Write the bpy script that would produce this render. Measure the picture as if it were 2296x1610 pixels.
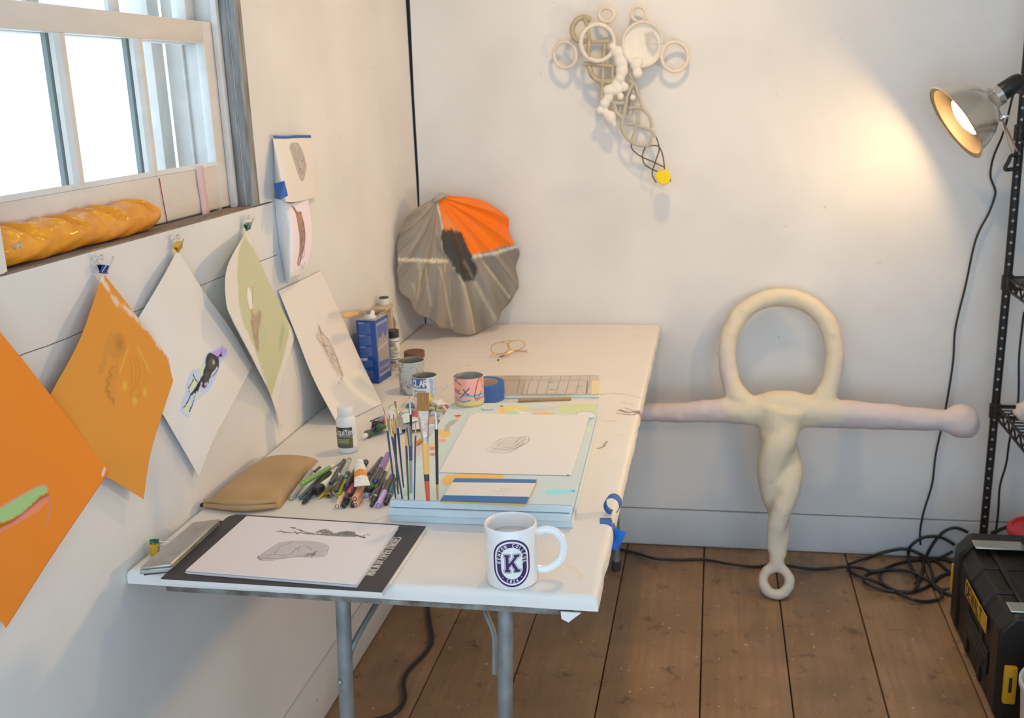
import bpy, bmesh, math, random
import numpy as np
from mathutils import Vector, Matrix

for _o in list(bpy.data.objects):
    bpy.data.objects.remove(_o, do_unlink=True)
scene = bpy.context.scene
COL = scene.collection
rng = random.Random(7)

# ---------------------------------------------------------------- camera
CAM = np.array([0.92485, -3.19289, 1.47303])
YAW, PITCH, ROLL = math.radians(11.3309), math.radians(14.5839), math.radians(-2.1222)
FPX = 2333.83                      # focal length in pixels of the 2296 px wide frame
_f = np.array([-math.sin(YAW)*math.cos(PITCH), math.cos(YAW)*math.cos(PITCH), -math.sin(PITCH)])
_r = np.array([math.cos(YAW), math.sin(YAW), 0.0])
_u = np.cross(_r, _f)
CR = math.cos(ROLL)*_r + math.sin(ROLL)*_u
CU = -math.sin(ROLL)*_r + math.cos(ROLL)*_u
CF = _f
cam_d = bpy.data.cameras.new('camera')
cam = bpy.data.objects.new('camera', cam_d)
COL.objects.link(cam)
cam.matrix_world = Matrix(((CR[0], CU[0], -CF[0], CAM[0]), (CR[1], CU[1], -CF[1], CAM[1]),
                           (CR[2], CU[2], -CF[2], CAM[2]), (0, 0, 0, 1)))
cam_d.sensor_fit = 'HORIZONTAL'
cam_d.sensor_width = 36.0
cam_d.lens = FPX/2296*36.0
cam_d.clip_start = 0.05
cam_d.dof.use_dof = True
cam_d.dof.focus_distance = 1.76
cam_d.dof.aperture_fstop = 8.0
scene.camera = cam

# ---------------------------------------------------------------- daylight
world = bpy.data.worlds.new('daylight')
scene.world = world
world.use_nodes = True
bg = world.node_tree.nodes['Background']
bg.inputs['Color'].default_value = (0.61, 0.81, 1.0, 1)
bg.inputs['Strength'].default_value = 1.30
BULB_STRENGTH = 43.0
BULB2_STRENGTH = 105.0
BULB3_STRENGTH = 150.0
BULB_COLOR = (1.0, 0.64, 0.29, 1)

scene.view_settings.view_transform = 'Standard'
scene.view_settings.look = 'None'
scene.view_settings.exposure = 1.0
scene.view_settings.gamma = 1.0
scene.view_settings.use_curve_mapping = False


# ---------------------------------------------------------------- geometry helpers
def on(axis, v, px, py):
    """point where the sight line through a photo pixel meets the plane axis = v"""
    d = CF*FPX + CR*(px-1148) - CU*(py-805)
    return CAM + d*((v-CAM[axis])/d[axis])
def X(px, py, v=0.0): return on(0, v, px, py)
def Y(px, py, v=0.0): return on(1, v, px, py)
TZ = 0.745                          # top of the covered table
def Z(px, py, v=TZ): return on(2, v, px, py)
def onplane(px, py, p0, n):
    d = CF*FPX + CR*(px-1148) - CU*(py-805)
    n = np.array(n); return CAM + d*(np.dot(np.array(p0)-CAM, n)/np.dot(d, n))

def V3(*a): return np.array(a, float)
def norm(v):
    v = np.array(v, float); return v/(np.linalg.norm(v)+1e-12)

def join(*ms):
    V = []; F = []; k = 0
    for v, f in ms:
        V += [tuple(q) for q in v]; F += [tuple(i+k for i in q) for q in f]; k += len(v)
    return V, F

def box(x0, x1, y0, y1, z0, z1):
    V = [(x0,y0,z0),(x1,y0,z0),(x1,y1,z0),(x0,y1,z0),(x0,y0,z1),(x1,y0,z1),(x1,y1,z1),(x0,y1,z1)]
    return V, [(0,3,2,1),(4,5,6,7),(0,1,5,4),(1,2,6,5),(2,3,7,6),(3,0,4,7)]

def bbox3(x0, x1, y0, y1, z0, z1, b=0.002):
    """box with all edges chamfered"""
    b = min(b, (x1-x0)*.45, (y1-y0)*.45, (z1-z0)*.45)
    bm = bmesh.new()
    v, f = box(x0, x1, y0, y1, z0, z1)
    vs = [bm.verts.new(q) for q in v]
    for q in f: bm.faces.new([vs[i] for i in q])
    bmesh.ops.bevel(bm, geom=list(bm.edges), offset=b, segments=2, affect='EDGES', profile=0.5)
    bm.verts.index_update()
    out = [tuple(q.co) for q in bm.verts], [tuple(q.index for q in p.verts) for p in bm.faces]
    bm.free()
    return out

def xform(m, M):
    M = Matrix(M) if not isinstance(M, Matrix) else M
    return [tuple(M @ Vector(q)) for q in m[0]], m[1]

def lathe(prof, n=32, c=(0, 0, 0), cap=True):
    """profile of (radius, z) turned about z"""
    V = []; F = []
    for r, z in prof:
        for k in range(n):
            a = 2*math.pi*k/n
            V.append((c[0]+r*math.cos(a), c[1]+r*math.sin(a), c[2]+z))
    for i in range(len(prof)-1):
        for k in range(n):
            k2 = (k+1) % n
            F.append((i*n+k, i*n+k2, (i+1)*n+k2, (i+1)*n+k))
    if cap:
        if prof[0][0] > 1e-6: F.append(tuple(range(n-1, -1, -1)))
        if prof[-1][0] > 1e-6: F.append(tuple((len(prof)-1)*n+k for k in range(n)))
    return V, F

def cr(pts, n=8, closed=False):
    """Catmull-Rom through points"""
    P = [np.array(p, float) for p in pts]
    out = []
    m = len(P)
    for i in range(m if closed else m-1):
        if closed: a, b, c, d = P[i-1], P[i], P[(i+1) % m], P[(i+2) % m]
        else: a, b, c, d = P[max(i-1, 0)], P[i], P[i+1], P[min(i+2, m-1)]
        for k in range(n):
            t = k/n
            out.append(0.5*((2*b)+(-a+c)*t+(2*a-5*b+4*c-d)*t*t+(-a+3*b-3*c+d)*t**3))
    if not closed: out.append(P[-1])
    return out

def tube(path, r, n=8, closed=False, cap=True, flat=None):
    """tube along path; r scalar or per-point; flat=(scale) squashes along the second frame axis"""
    P = [np.array(p, float) for p in path]; m = len(P)
    R = [r]*m if np.isscalar(r) else list(r)
    V = []; F = []
    up = None
    for i in range(m):
        if closed: t = P[(i+1) % m]-P[i-1]
        else: t = P[min(i+1, m-1)]-P[max(i-1, 0)]
        t = norm(t)
        if up is None:
            up = np.array([0, 0, 1.0]) if abs(t[2]) < .9 else np.array([1.0, 0, 0])
        s = norm(np.cross(t, up)); up = norm(np.cross(s, t))
        for k in range(n):
            a = 2*math.pi*k/n
            V.append(tuple(P[i]+R[i]*(math.cos(a)*s+math.sin(a)*up*(flat or 1.0))))
    for i in range(m if closed else m-1):
        j = (i+1) % m
        for k in range(n):
            k2 = (k+1) % n
            F.append((i*n+k, i*n+k2, j*n+k2, j*n+k))
    if cap and not closed:
        F.append(tuple(range(n-1, -1, -1))); F.append(tuple((m-1)*n+k for k in range(n)))
    return V, F

def prism(poly, h, origin=(0, 0, 0), ex=(1, 0, 0), ey=(0, 1, 0)):
    """extrude a 2d polygon by h along ex x ey"""
    ex = np.array(ex, float); ey = np.array(ey, float); ez = np.cross(ex, ey); o = np.array(origin, float)
    n = len(poly)
    V = [tuple(o+ex*p[0]+ey*p[1]) for p in poly]+[tuple(o+ex*p[0]+ey*p[1]+ez*h) for p in poly]
    F = [tuple(range(n-1, -1, -1)), tuple(range(n, 2*n))]
    F += [(i, (i+1) % n, n+(i+1) % n, n+i) for i in range(n)]
    return V, F

def ball(c, r, n=14, m=9, sc=(1, 1, 1)):
    pr = [(max(1e-7, math.sin(math.pi*i/m)), -math.cos(math.pi*i/m)) for i in range(m+1)]
    v, f = lathe(pr, n, cap=False)
    return [(c[0]+q[0]*r*sc[0], c[1]+q[1]*r*sc[1], c[2]+q[2]*r*sc[2]) for q in v], f

def cyl_between(a, b, r, n=12, r2=None):
    return tube([a, b], [r, r if r2 is None else r2], n)

def loft(ctrl, nu, nv):
    """smooth surface through a grid of control points (rows x cols x 3) -> (nv+1, nu+1, 3)"""
    A = np.array(ctrl, float)
    def interp(A, n):
        m = A.shape[0]
        t = np.linspace(0, m-1, n+1); i = np.minimum(t.astype(int), m-2); s = (t-i)[:, None, None]
        a = A[np.maximum(i-1, 0)]; b = A[i]; c = A[i+1]; d = A[np.minimum(i+2, m-1)]
        if m == 2: return b*(1-s)+c*s
        a = np.where((i == 0)[:, None, None], 2*b-c, a); d = np.where((i == m-2)[:, None, None], 2*c-b, d)
        return 0.5*((2*b)+(-a+c)*s+(2*a-5*b+4*c-d)*s**2+(-a+3*b-3*c+d)*s**3)
    A = interp(A, nv)
    A = interp(A.transpose(1, 0, 2), nu).transpose(1, 0, 2)
    return A


# ---------------------------------------------------------------- objects
def finish(o, parent, label, cat, group, kind):
    if parent is not None: o.parent = parent
    if label: o['label'] = label
    if cat: o['category'] = cat
    if group: o['group'] = group
    if kind: o['kind'] = kind
    return o

def root_of(o):
    loc = np.zeros(3)
    while o is not None:
        loc += np.array(o.location); o = o.parent
    return loc

def thing(name, label, cat, loc, group=None, M=None, kind=None):
    o = bpy.data.objects.new(name, None)
    o.empty_display_size = .05
    COL.objects.link(o)
    if M is not None: o.matrix_world = M
    else: o.location = tuple(loc)
    return finish(o, None, label, cat, group, kind)

def obj(name, m, mat, parent=None, label=None, cat=None, group=None, kind=None, smooth=30, local=False, solid=None, bevel=None):
    """one mesh object from (verts, faces) in world coordinates (or the parent's, with local)"""
    V = np.array(m[0], float)
    if parent is None:
        org = V0 = np.array([(V[:, 0].min()+V[:, 0].max())/2, (V[:, 1].min()+V[:, 1].max())/2, V[:, 2].min()])
        V = V-org
    elif not local:
        V = V-root_of(parent)
    me = bpy.data.meshes.new(name)
    me.from_pydata([tuple(q) for q in V], [], m[1])
    bm = bmesh.new(); bm.from_mesh(me)
    bmesh.ops.recalc_face_normals(bm, faces=bm.faces)
    bm.to_mesh(me); bm.free()
    if smooth:
        me.polygons.foreach_set('use_smooth', [True]*len(me.polygons))
        me.set_sharp_from_angle(angle=math.radians(smooth))
    if mat is not None: me.materials.append(mat)
    o = bpy.data.objects.new(name, me)
    if parent is None: o.location = tuple(org)
    COL.objects.link(o)
    if solid:
        md = o.modifiers.new('thick', 'SOLIDIFY'); md.thickness = solid; md.offset = 0
    if bevel:
        md = o.modifiers.new('round', 'BEVEL'); md.width = bevel; md.segments = 2; md.limit_method = 'ANGLE'
    return finish(o, parent, label, cat, group, kind)

def share(src, name, parent, loc=(0, 0, 0), M=None):
    """another object on the same mesh data"""
    o = bpy.data.objects.new(name, src.data)
    COL.objects.link(o)
    o.parent = parent
    if M is not None: o.matrix_local = M
    else: o.location = tuple(loc)
    return o

def gridobj(name, G, col, mat, parent=None, label=None, cat=None, group=None, kind=None, solid=None, keep=None):
    """dense surface from a (nv,nu,3) array with one colour per vertex"""
    nv, nu = G.shape[:2]
    V = G.reshape(-1, 3)
    if parent is None:
        org = np.array([(V[:, 0].min()+V[:, 0].max())/2, (V[:, 1].min()+V[:, 1].max())/2, V[:, 2].min()])
    else: org = root_of(parent)
    V = V-org
    a = (np.arange(nv-1)[:, None]*nu+np.arange(nu-1)[None, :]).ravel()
    Q = np.stack([a, a+1, a+1+nu, a+nu], 1)
    if keep is not None:
        kk = keep.reshape(-1)
        Q = Q[kk[Q].all(axis=1)]
        used = np.zeros(len(V), bool); used[Q.ravel()] = True
        idx = np.cumsum(used)-1
        V = V[used]; Q = idx[Q]
        if col is not None: col = col.reshape(-1, 3)[used]
    me = bpy.data.meshes.new(name)
    me.vertices.add(len(V)); me.vertices.foreach_set('co', V.astype(np.float32).ravel())
    me.loops.add(Q.size); me.loops.foreach_set('vertex_index', Q.astype(np.int32).ravel())
    me.polygons.add(len(Q)); me.polygons.foreach_set('loop_start', (np.arange(len(Q))*4).astype(np.int32))
    me.polygons.foreach_set('loop_total', np.full(len(Q), 4, np.int32))
    me.polygons.foreach_set('use_smooth', np.ones(len(Q), bool))
    me.update(calc_edges=True); me.validate()
    if col is not None:
        at = me.color_attributes.new('Col', 'FLOAT_COLOR', 'POINT')
        c4 = np.ones((len(V), 4), np.float32); c4[:, :3] = col.reshape(-1, 3)
        at.data.foreach_set('color', c4.ravel())
    me.materials.append(mat)
    o = bpy.data.objects.new(name, me)
    if parent is None: o.location = tuple(org)
    COL.objects.link(o)
    if solid:
        md = o.modifiers.new('thick', 'SOLIDIFY'); md.thickness = abs(solid); md.offset = -1 if solid > 0 else 1
    return finish(o, parent, label, cat, group, kind)


# ---------------------------------------------------------------- colour and materials
def lin(c):
    c = np.array(c, float)/255.0
    return np.where(c <= .04045, c/12.92, ((c+.055)/1.055)**2.4)
WARM = (214, 199, 186)              # how white paper reads in the lamp light of the photograph
def alb(c, white=WARM, k=.84):
    return np.clip(lin(c)/lin(white)*k, .004, .92)

_mats = {}
def mat(name, col, rough=.6, metal=0.0, var=0.0, scale=30.0, bump=0.0, bscale=200.0, spec=.5, trans=0.0, ior=1.45,
        col2=None, stretch=None, coat=0.0, emit=None, alpha=1.0):
    if name in _mats: return _mats[name]
    m = bpy.data.materials.new(name); _mats[name] = m
    m.use_nodes = True
    nt = m.node_tree; N = nt.nodes; L = nt.links
    b = N['Principled BSDF']
    col = [float(q) for q in col]
    b.inputs['Base Color'].default_value = (*col, 1)
    b.inputs['Roughness'].default_value = rough
    b.inputs['Metallic'].default_value = metal
    b.inputs['Specular IOR Level'].default_value = spec
    b.inputs['IOR'].default_value = ior
    b.inputs['Transmission Weight'].default_value = trans
    b.inputs['Coat Weight'].default_value = coat
    b.inputs['Alpha'].default_value = alpha
    if emit:
        b.inputs['Emission Color'].default_value = emit[0]
        b.inputs['Emission Strength'].default_value = emit[1]
    co = None
    if var or bump:
        tc = N.new('ShaderNodeTexCoord'); co = tc.outputs['Object']
        if stretch:
            mp = N.new('ShaderNodeMapping'); mp.inputs['Scale'].default_value = stretch
            L.new(co, mp.inputs['Vector']); co = mp.outputs['Vector']
    if var:
        nz = N.new('ShaderNodeTexNoise'); nz.inputs['Scale'].default_value = scale; nz.inputs['Detail'].default_value = 6
        L.new(co, nz.inputs['Vector'])
        rp = N.new('ShaderNodeValToRGB'); rp.color_ramp.elements[0].position = .3; rp.color_ramp.elements[1].position = .7
        c2 = [float(q) for q in col2] if col2 is not None else [q*(1-var) for q in col]
        rp.color_ramp.elements[0].color = (*c2, 1); rp.color_ramp.elements[1].color = (*col, 1)
        L.new(nz.outputs['Fac'], rp.inputs['Fac']); L.new(rp.outputs['Color'], b.inputs['Base Color'])
    if bump:
        nb = N.new('ShaderNodeTexNoise'); nb.inputs['Scale'].default_value = bscale; nb.inputs['Detail'].default_value = 4
        L.new(co, nb.inputs['Vector'])
        bp = N.new('ShaderNodeBump'); bp.inputs['Strength'].default_value = bump; bp.inputs['Distance'].default_value = .002
        L.new(nb.outputs['Fac'], bp.inputs['Height']); L.new(bp.outputs['Normal'], b.inputs['Normal'])
    return m

def paintmat(name, rough=.7, spec=.3, coat=0.0, bump=0.0, bscale=300, metal=0.0):
    """material that shows the vertex paint on the mesh"""
    if name in _mats: return _mats[name]
    m = mat(name, (.8, .8, .8), rough, metal, spec=spec, coat=coat, bump=bump, bscale=bscale)
    nt = m.node_tree
    at = nt.nodes.new('ShaderNodeVertexColor'); at.layer_name = 'Col'
    nt.links.new(at.outputs['Color'], nt.nodes['Principled BSDF'].inputs['Base Color'])
    return m

def glassmat(name, tint=(.97, .99, .98), refl=.06, rough=0.0):
    """thin clear pane: mostly transparent with a faint mirror reflection"""
    if name in _mats: return _mats[name]
    m = bpy.data.materials.new(name); _mats[name] = m
    m.use_nodes = True
    nt = m.node_tree; N = nt.nodes; L = nt.links
    N.clear()
    out = N.new('ShaderNodeOutputMaterial'); tr = N.new('ShaderNodeBsdfTransparent'); gl = N.new('ShaderNodeBsdfGlossy')
    mx = N.new('ShaderNodeMixShader')
    tr.inputs['Color'].default_value = (*tint, 1); gl.inputs['Roughness'].default_value = rough
    gl.inputs['Color'].default_value = (1, 1, 1, 1)
    mx.inputs['Fac'].default_value = refl
    L.new(tr.outputs[0], mx.inputs[1]); L.new(gl.outputs[0], mx.inputs[2]); L.new(mx.outputs[0], out.inputs['Surface'])
    return m


# ---------------------------------------------------------------- painting on surfaces
def vnoise(P, s, seed=0):
    """value noise in 0..1"""
    r = np.random.RandomState(seed); T = r.rand(256)
    q = P*s+1000.0; i = np.floor(q).astype(int); f = q-i; f = f*f*(3-2*f)
    def h(a, b): return T[(a*73+b*151+(a*b)*7) % 256]
    x, y = i[..., 0], i[..., 1]
    return (h(x, y)*(1-f[..., 0])+h(x+1, y)*f[..., 0])*(1-f[..., 1])+(h(x, y+1)*(1-f[..., 0])+h(x+1, y+1)*f[..., 0])*f[..., 1]

class Paint:
    def __init__(self, P, base):
        self.sh = P.shape[:-1]
        self.P = P.reshape(-1, 2).astype(float)
        self.c = np.tile(np.array(base, float), (len(self.P), 1))
    def _mask(self, pts, m):
        lo = pts.min(0)-m; hi = pts.max(0)+m
        return np.nonzero(((self.P >= lo) & (self.P <= hi)).all(1))[0]
    def _mix(self, ids, a, color):
        color = np.array(color, float)
        self.c[ids] = self.c[ids]*(1-a[:, None])+color*a[:, None]
    @staticmethod
    def segd(P, pts, closed=False):
        d = np.full(len(P), 1e9)
        n = len(pts)
        for k in range(n if closed else n-1):
            a = pts[k]; b = pts[(k+1) % n]; ab = b-a; l = ab@ab+1e-18
            t = np.clip(((P-a)@ab)/l, 0, 1)
            d = np.minimum(d, np.linalg.norm(P-a-t[:, None]*ab, axis=1))
        return d
    @staticmethod
    def sd(P, pts):
        d = Paint.segd(P, pts, True)
        ins = np.zeros(len(P), bool); n = len(pts)
        for k in range(n):
            a = pts[k]; b = pts[(k+1) % n]
            c = (a[1] > P[:, 1]) != (b[1] > P[:, 1])
            xi = (b[0]-a[0])*(P[:, 1]-a[1])/((b[1]-a[1]) if b[1] != a[1] else 1e-12)+a[0]
            ins ^= c & (P[:, 0] < xi)
        return np.where(ins, -d, d)
    def fill(self, pts, color, a=1.0, f=.001, rag=0.0, rs=200, grow=0.0, seed=3, tex=0.0, ts=300):
        pts = np.array(pts, float)
        ids = self._mask(pts, f+rag+abs(grow))
        if len(ids) == 0: return self
        Q = self.P[ids]
        d = self.sd(Q, pts)-grow
        if rag: d = d+(vnoise(Q, rs, seed)-.5)*2*rag
        al = a*np.clip(.5-d/f, 0, 1)
        if tex: al = al*(1-tex*vnoise(Q, ts, seed+9))
        self._mix(ids, al, color); return self
    def stroke(self, pts, w, color, a=1.0, f=.0008, smooth=True, rag=0.0, rs=400, closed=False, seed=5, dash=None):
        pts = np.array(cr(pts, 6, closed) if smooth and len(pts) > 2 else pts, float)
        ids = self._mask(pts, w+f+rag)
        if len(ids) == 0: return self
        Q = self.P[ids]
        d = self.segd(Q, pts, closed)-w/2
        if rag: d = d+(vnoise(Q, rs, seed)-.5)*2*rag
        self._mix(ids, a*np.clip(.5-d/f, 0, 1), color); return self
    def blob(self, c, r, color, a=1.0, f=None):
        c = np.array(c, float); f = f or r*.5
        ids = self._mask(np.array([c]), r+f)
        if len(ids) == 0: return self
        d = np.linalg.norm(self.P[ids]-c, axis=1)-r
        self._mix(ids, a*np.clip(.5-d/f, 0, 1), color); return self
    def mottle(self, s, amt, seed=1):
        n = vnoise(self.P, s, seed)*.6+vnoise(self.P, s*2.7, seed+1)*.4
        self.c *= (1-amt*(n-.3))[:, None]; return self
    def out(self): return self.c.reshape(*self.sh, 3)

# stroke lettering, each glyph on a box 0..1 high
GLY = {
 'A': [[(0,0),(.3,1),(.6,0)],[(.12,.38),(.48,.38)]], 'C': [[(.58,.85),(.38,1),(.12,.85),(0,.5),(.12,.15),(.38,0),(.58,.15)]],
 'D': [[(0,0),(0,1),(.3,1),(.55,.75),(.55,.25),(.3,0),(0,0)]], 'E': [[(.5,1),(0,1),(0,0),(.5,0)],[(0,.5),(.38,.5)]],
 'F': [[(.5,1),(0,1),(0,0)],[(0,.5),(.38,.5)]],
 'G': [[(.58,.85),(.38,1),(.12,.85),(0,.5),(.12,.15),(.38,0),(.6,.12),(.6,.45),(.36,.45)]], 'H': [[(0,0),(0,1)],[(.55,0),(.55,1)],[(0,.5),(.55,.5)]],
 'I': [[(.1,0),(.1,1)]], 'K': [[(0,0),(0,1)],[(.55,1),(.02,.42)],[(.18,.58),(.58,0)]], 'L': [[(0,1),(0,0),(.5,0)]],
 'M': [[(0,0),(.05,1),(.38,.2),(.7,1),(.75,0)]], 'N': [[(0,0),(0,1),(.55,0),(.55,1)]],
 'O': [[(.3,1),(.08,.82),(0,.5),(.08,.18),(.3,0),(.52,.18),(.6,.5),(.52,.82),(.3,1)]], 'P': [[(0,0),(0,1),(.35,1),(.52,.78),(.35,.5),(0,.5)]],
 'Q': [[(.3,1),(.08,.82),(0,.5),(.08,.18),(.3,0),(.52,.18),(.6,.5),(.52,.82),(.3,1)],[(.35,.2),(.6,-.05)]],
 'R': [[(0,0),(0,1),(.35,1),(.5,.78),(.35,.52),(0,.52)],[(.25,.52),(.55,0)]], 'S': [[(.5,.85),(.28,1),(.05,.85),(.05,.65),(.5,.35),(.5,.15),(.25,0),(0,.15)]],
 'T': [[(.3,0),(.3,1)],[(0,1),(.6,1)]], 'U': [[(0,1),(0,.25),(.15,0),(.4,0),(.55,.25),(.55,1)]], 'V': [[(0,1),(.3,0),(.6,1)]],
 'W': [[(0,1),(.2,0),(.4,.8),(.6,0),(.8,1)]], 'Y': [[(0,1),(.3,.5),(.6,1)],[(.3,.5),(.3,0)]], 'X': [[(0,0),(.55,1)],[(0,1),(.55,0)]],
 '1': [[(0,.8),(.2,1),(.2,0)]], '2': [[(0,.8),(.2,1),(.45,.85),(.4,.55),(0,0),(.5,0)]], '4': [[(.4,0),(.4,1),(0,.3),(.52,.3)]],
 '8': [[(.25,.52),(.05,.75),(.25,1),(.45,.75),(.25,.52),(0,.25),(.25,0),(.5,.25),(.25,.52)]], "'": [[(.05,1),(.05,.75)]], '.': [[(.02,.45),(.06,.45)]],
 'e': [[(0,.32),(.42,.32),(.38,.55),(.2,.62),(.02,.4),(.05,.12),(.22,0),(.42,.1)]], 'i': [[(.05,0),(.05,.6)],[(.05,.82),(.05,.86)]],
 'u': [[(0,.6),(0,.15),(.15,0),(.35,.1),(.38,.6)],[(.38,.6),(.38,0)]], 't': [[(.12,.95),(.12,.1),(.3,0)],[(0,.6),(.3,.6)]],
 'x': [[(0,0),(.4,.6)],[(0,.6),(.4,0)]], 'q': [[(.38,.6),(.12,.6),(0,.3),(.12,0),(.38,.1)],[(.38,.6),(.38,-.35)]], ' ': [],
}
WID = {'I': .2, ' ': .4, "'": .12, '1': .3, '.': .2, 'i': .14, 'M': .75, 'W': .8, 't': .3, 'x': .4, 'u': .4, 'e': .42, 'q': .4}
def text_strokes(s, h, gap=.22, sx=1.0):
    """list of polylines for a word, starting at x=0, height h"""
    out = []; x = 0.0
    for ch in s:
        for st in GLY[ch]: out.append([((x+p[0]*sx)*h, p[1]*h) for p in st])
        x += WID.get(ch, .57)*sx+gap
    return out, (x-gap)*h
def write(pa, s, h, org, ex, ey, w, color, a=1.0, gap=.22, sx=1.0, f=None, serif=False, center=False):
    st, L = text_strokes(s, h, gap, sx)
    ex = np.array(ex, float); ey = np.array(ey, float); o = np.array(org, float)
    if center: o = o-ex*L/2
    for p in st:
        q = [o+ex*a_[0]+ey*a_[1] for a_ in p]
        pa.stroke(q, w, color, a, f or w*.5, smooth=False)
        if serif:
            for e in (p[0], p[-1]):
                if e[1] < .02*h or e[1] > .98*h:
                    pa.stroke([o+ex*(e[0]-.12*h)+ey*e[1], o+ex*(e[0]+.12*h)+ey*e[1]], w*.7, color, a, f or w*.5, smooth=False)

# ================================================================ THE ROOM
def noise_node(nt, vec, scale, detail=4, rough=.5):
    n = nt.nodes.new('ShaderNodeTexNoise'); n.inputs['Scale'].default_value = scale
    n.inputs['Detail'].default_value = detail; n.inputs['Roughness'].default_value = rough
    nt.links.new(vec, n.inputs['Vector']); return n.outputs['Fac']
def ramp_node(nt, fac, stops):
    r = nt.nodes.new('ShaderNodeValToRGB'); e = r.color_ramp.elements
    while len(e) < len(stops): e.new(.5)
    for k, (p, c) in enumerate(stops):
        e[k].position = p; e[k].color = (*[float(q) for q in c], 1) if not np.isscalar(c) else (c, c, c, 1)
    nt.links.new(fac, r.inputs['Fac']); return r.outputs['Color']
def mix_node(nt, fac, a, b, mode='MIX'):
    m = nt.nodes.new('ShaderNodeMix'); m.data_type = 'RGBA'; m.blend_type = mode
    for s, v in (('Factor', fac), ('A', a), ('B', b)):
        i = [q for q in m.inputs if q.name == s and (q.type == 'RGBA' or s == 'Factor') and (s != 'Factor' or q.type == 'VALUE')][0]
        if isinstance(v, (float, int)): i.default_value = v
        elif isinstance(v, (tuple, list, np.ndarray)): i.default_value = (*[float(q) for q in v], 1)
        else: nt.links.new(v, i)
    return [q for q in m.outputs if q.type == 'RGBA'][0]
def map_node(nt, vec, scale):
    m = nt.nodes.new('ShaderNodeMapping'); m.inputs['Scale'].default_value = scale
    nt.links.new(vec, m.inputs['Vector']); return m.outputs['Vector']

def floor_material():
    m = bpy.data.materials.new('worn_painted_planks'); m.use_nodes = True
    nt = m.node_tree; b = nt.nodes['Principled BSDF']; L = nt.links
    g = nt.nodes.new('ShaderNodeNewGeometry'); P = g.outputs['Position']
    oi = nt.nodes.new('ShaderNodeObjectInfo')
    base = ramp_node(nt, noise_node(nt, P, 5, 6), [(.3, (.30, .175, .088)), (.7, (.45, .28, .145))])
    grain = noise_node(nt, map_node(nt, P, (60, 3, 60)), 1.0, 5, .6)
    base = mix_node(nt, ramp_node(nt, grain, [(.35, .55), (.65, 0.0)]), base, (.235, .145, .082))
    base = mix_node(nt, ramp_node(nt, oi.outputs['Random'], [(0, 0.0), (1, .25)]), base, (.33, .21, .12))
    # dark scuffs and knots
    base = mix_node(nt, ramp_node(nt, noise_node(nt, P, 15, 7, .72), [(.57, 0.0), (.68, .85)]), base, (.075, .050, .038))
    base = mix_node(nt, ramp_node(nt, noise_node(nt, map_node(nt, P, (1.0, 1.0, 1.0)), 2.3, 3), [(.52, 0.0), (.66, .6)]), base, (.19, .13, .088))
    # paint spatters
    for sc, thr, colr, ch in ((34, .10, (.55, .50, .44), 0), (52, .085, (.42, .56, .60), 1), (19, .075, (.46, .36, .27), 2)):
        v = nt.nodes.new('ShaderNodeTexVoronoi'); v.inputs['Scale'].default_value = sc
        mp = nt.nodes.new('ShaderNodeMapping'); mp.inputs['Location'].default_value = (ch*3.1, ch*1.7, 0); mp.inputs['Scale'].default_value = (1, .8, 1)
        dn = nt.nodes.new('ShaderNodeTexNoise'); dn.inputs['Scale'].default_value = 90
        L.new(P, dn.inputs['Vector'])
        ad = mix_node(nt, .012, P, dn.outputs['Color'], 'ADD')
        L.new(ad, mp.inputs['Vector']); L.new(mp.outputs['Vector'], v.inputs['Vector'])
        sep = nt.nodes.new('ShaderNodeSeparateColor'); L.new(v.outputs['Color'], sep.inputs['Color'])
        dot = ramp_node(nt, v.outputs['Distance'], [(thr, 1.0), (thr*1.35, 0.0)])
        some = ramp_node(nt, sep.outputs[0], [(.78, 0.0), (.79, 1.0)])
        big = ramp_node(nt, noise_node(nt, P, 1.6, 2), [(.40, .30), (.55, 1.0)])
        fac = mix_node(nt, 1.0, dot, some, 'MULTIPLY'); fac = mix_node(nt, 1.0, fac, big, 'MULTIPLY')
        base = mix_node(nt, fac, base, colr)
    # dragged pale scrapes and dust along the boards
    base = mix_node(nt, ramp_node(nt, noise_node(nt, map_node(nt, P, (14, 2.2, 14)), 1.0, 6, .7), [(.58, 0.0), (.70, .55)]), base, (.36, .27, .19))
    L.new(base, b.inputs['Base Color'])
    b.inputs['Roughness'].default_value = .55
    bp = nt.nodes.new('ShaderNodeBump'); bp.inputs['Strength'].default_value = .35; bp.inputs['Distance'].default_value = .003
    L.new(grain, bp.inputs['Height']); L.new(bp.outputs['Normal'], b.inputs['Normal'])
    return m

def wall_material(name, base, dirt=.12):
    m = bpy.data.materials.new(name); m.use_nodes = True
    nt = m.node_tree; b = nt.nodes['Principled BSDF']; L = nt.links
    g = nt.nodes.new('ShaderNodeNewGeometry'); P = g.outputs['Position']
    c = ramp_node(nt, noise_node(nt, P, 3.0, 5), [(.3, tuple(q*(1-dirt) for q in base)), (.65, base)])
    c = mix_node(nt, ramp_node(nt, noise_node(nt, map_node(nt, P, (18, 18, 18)), 2.0, 3), [(.735, 0.0), (.75, .45)]), c, (.30, .28, .26))
    L.new(c, b.inputs['Base Color'])
    b.inputs['Roughness'].default_value = .55; b.inputs['Specular IOR Level'].default_value = .35
    bp = nt.nodes.new('ShaderNodeBump'); bp.inputs['Strength'].default_value = .18; bp.inputs['Distance'].default_value = .004
    L.new(noise_node(nt, P, 26, 5), bp.inputs['Height']); L.new(bp.outputs['Normal'], b.inputs['Normal'])
    return m

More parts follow.
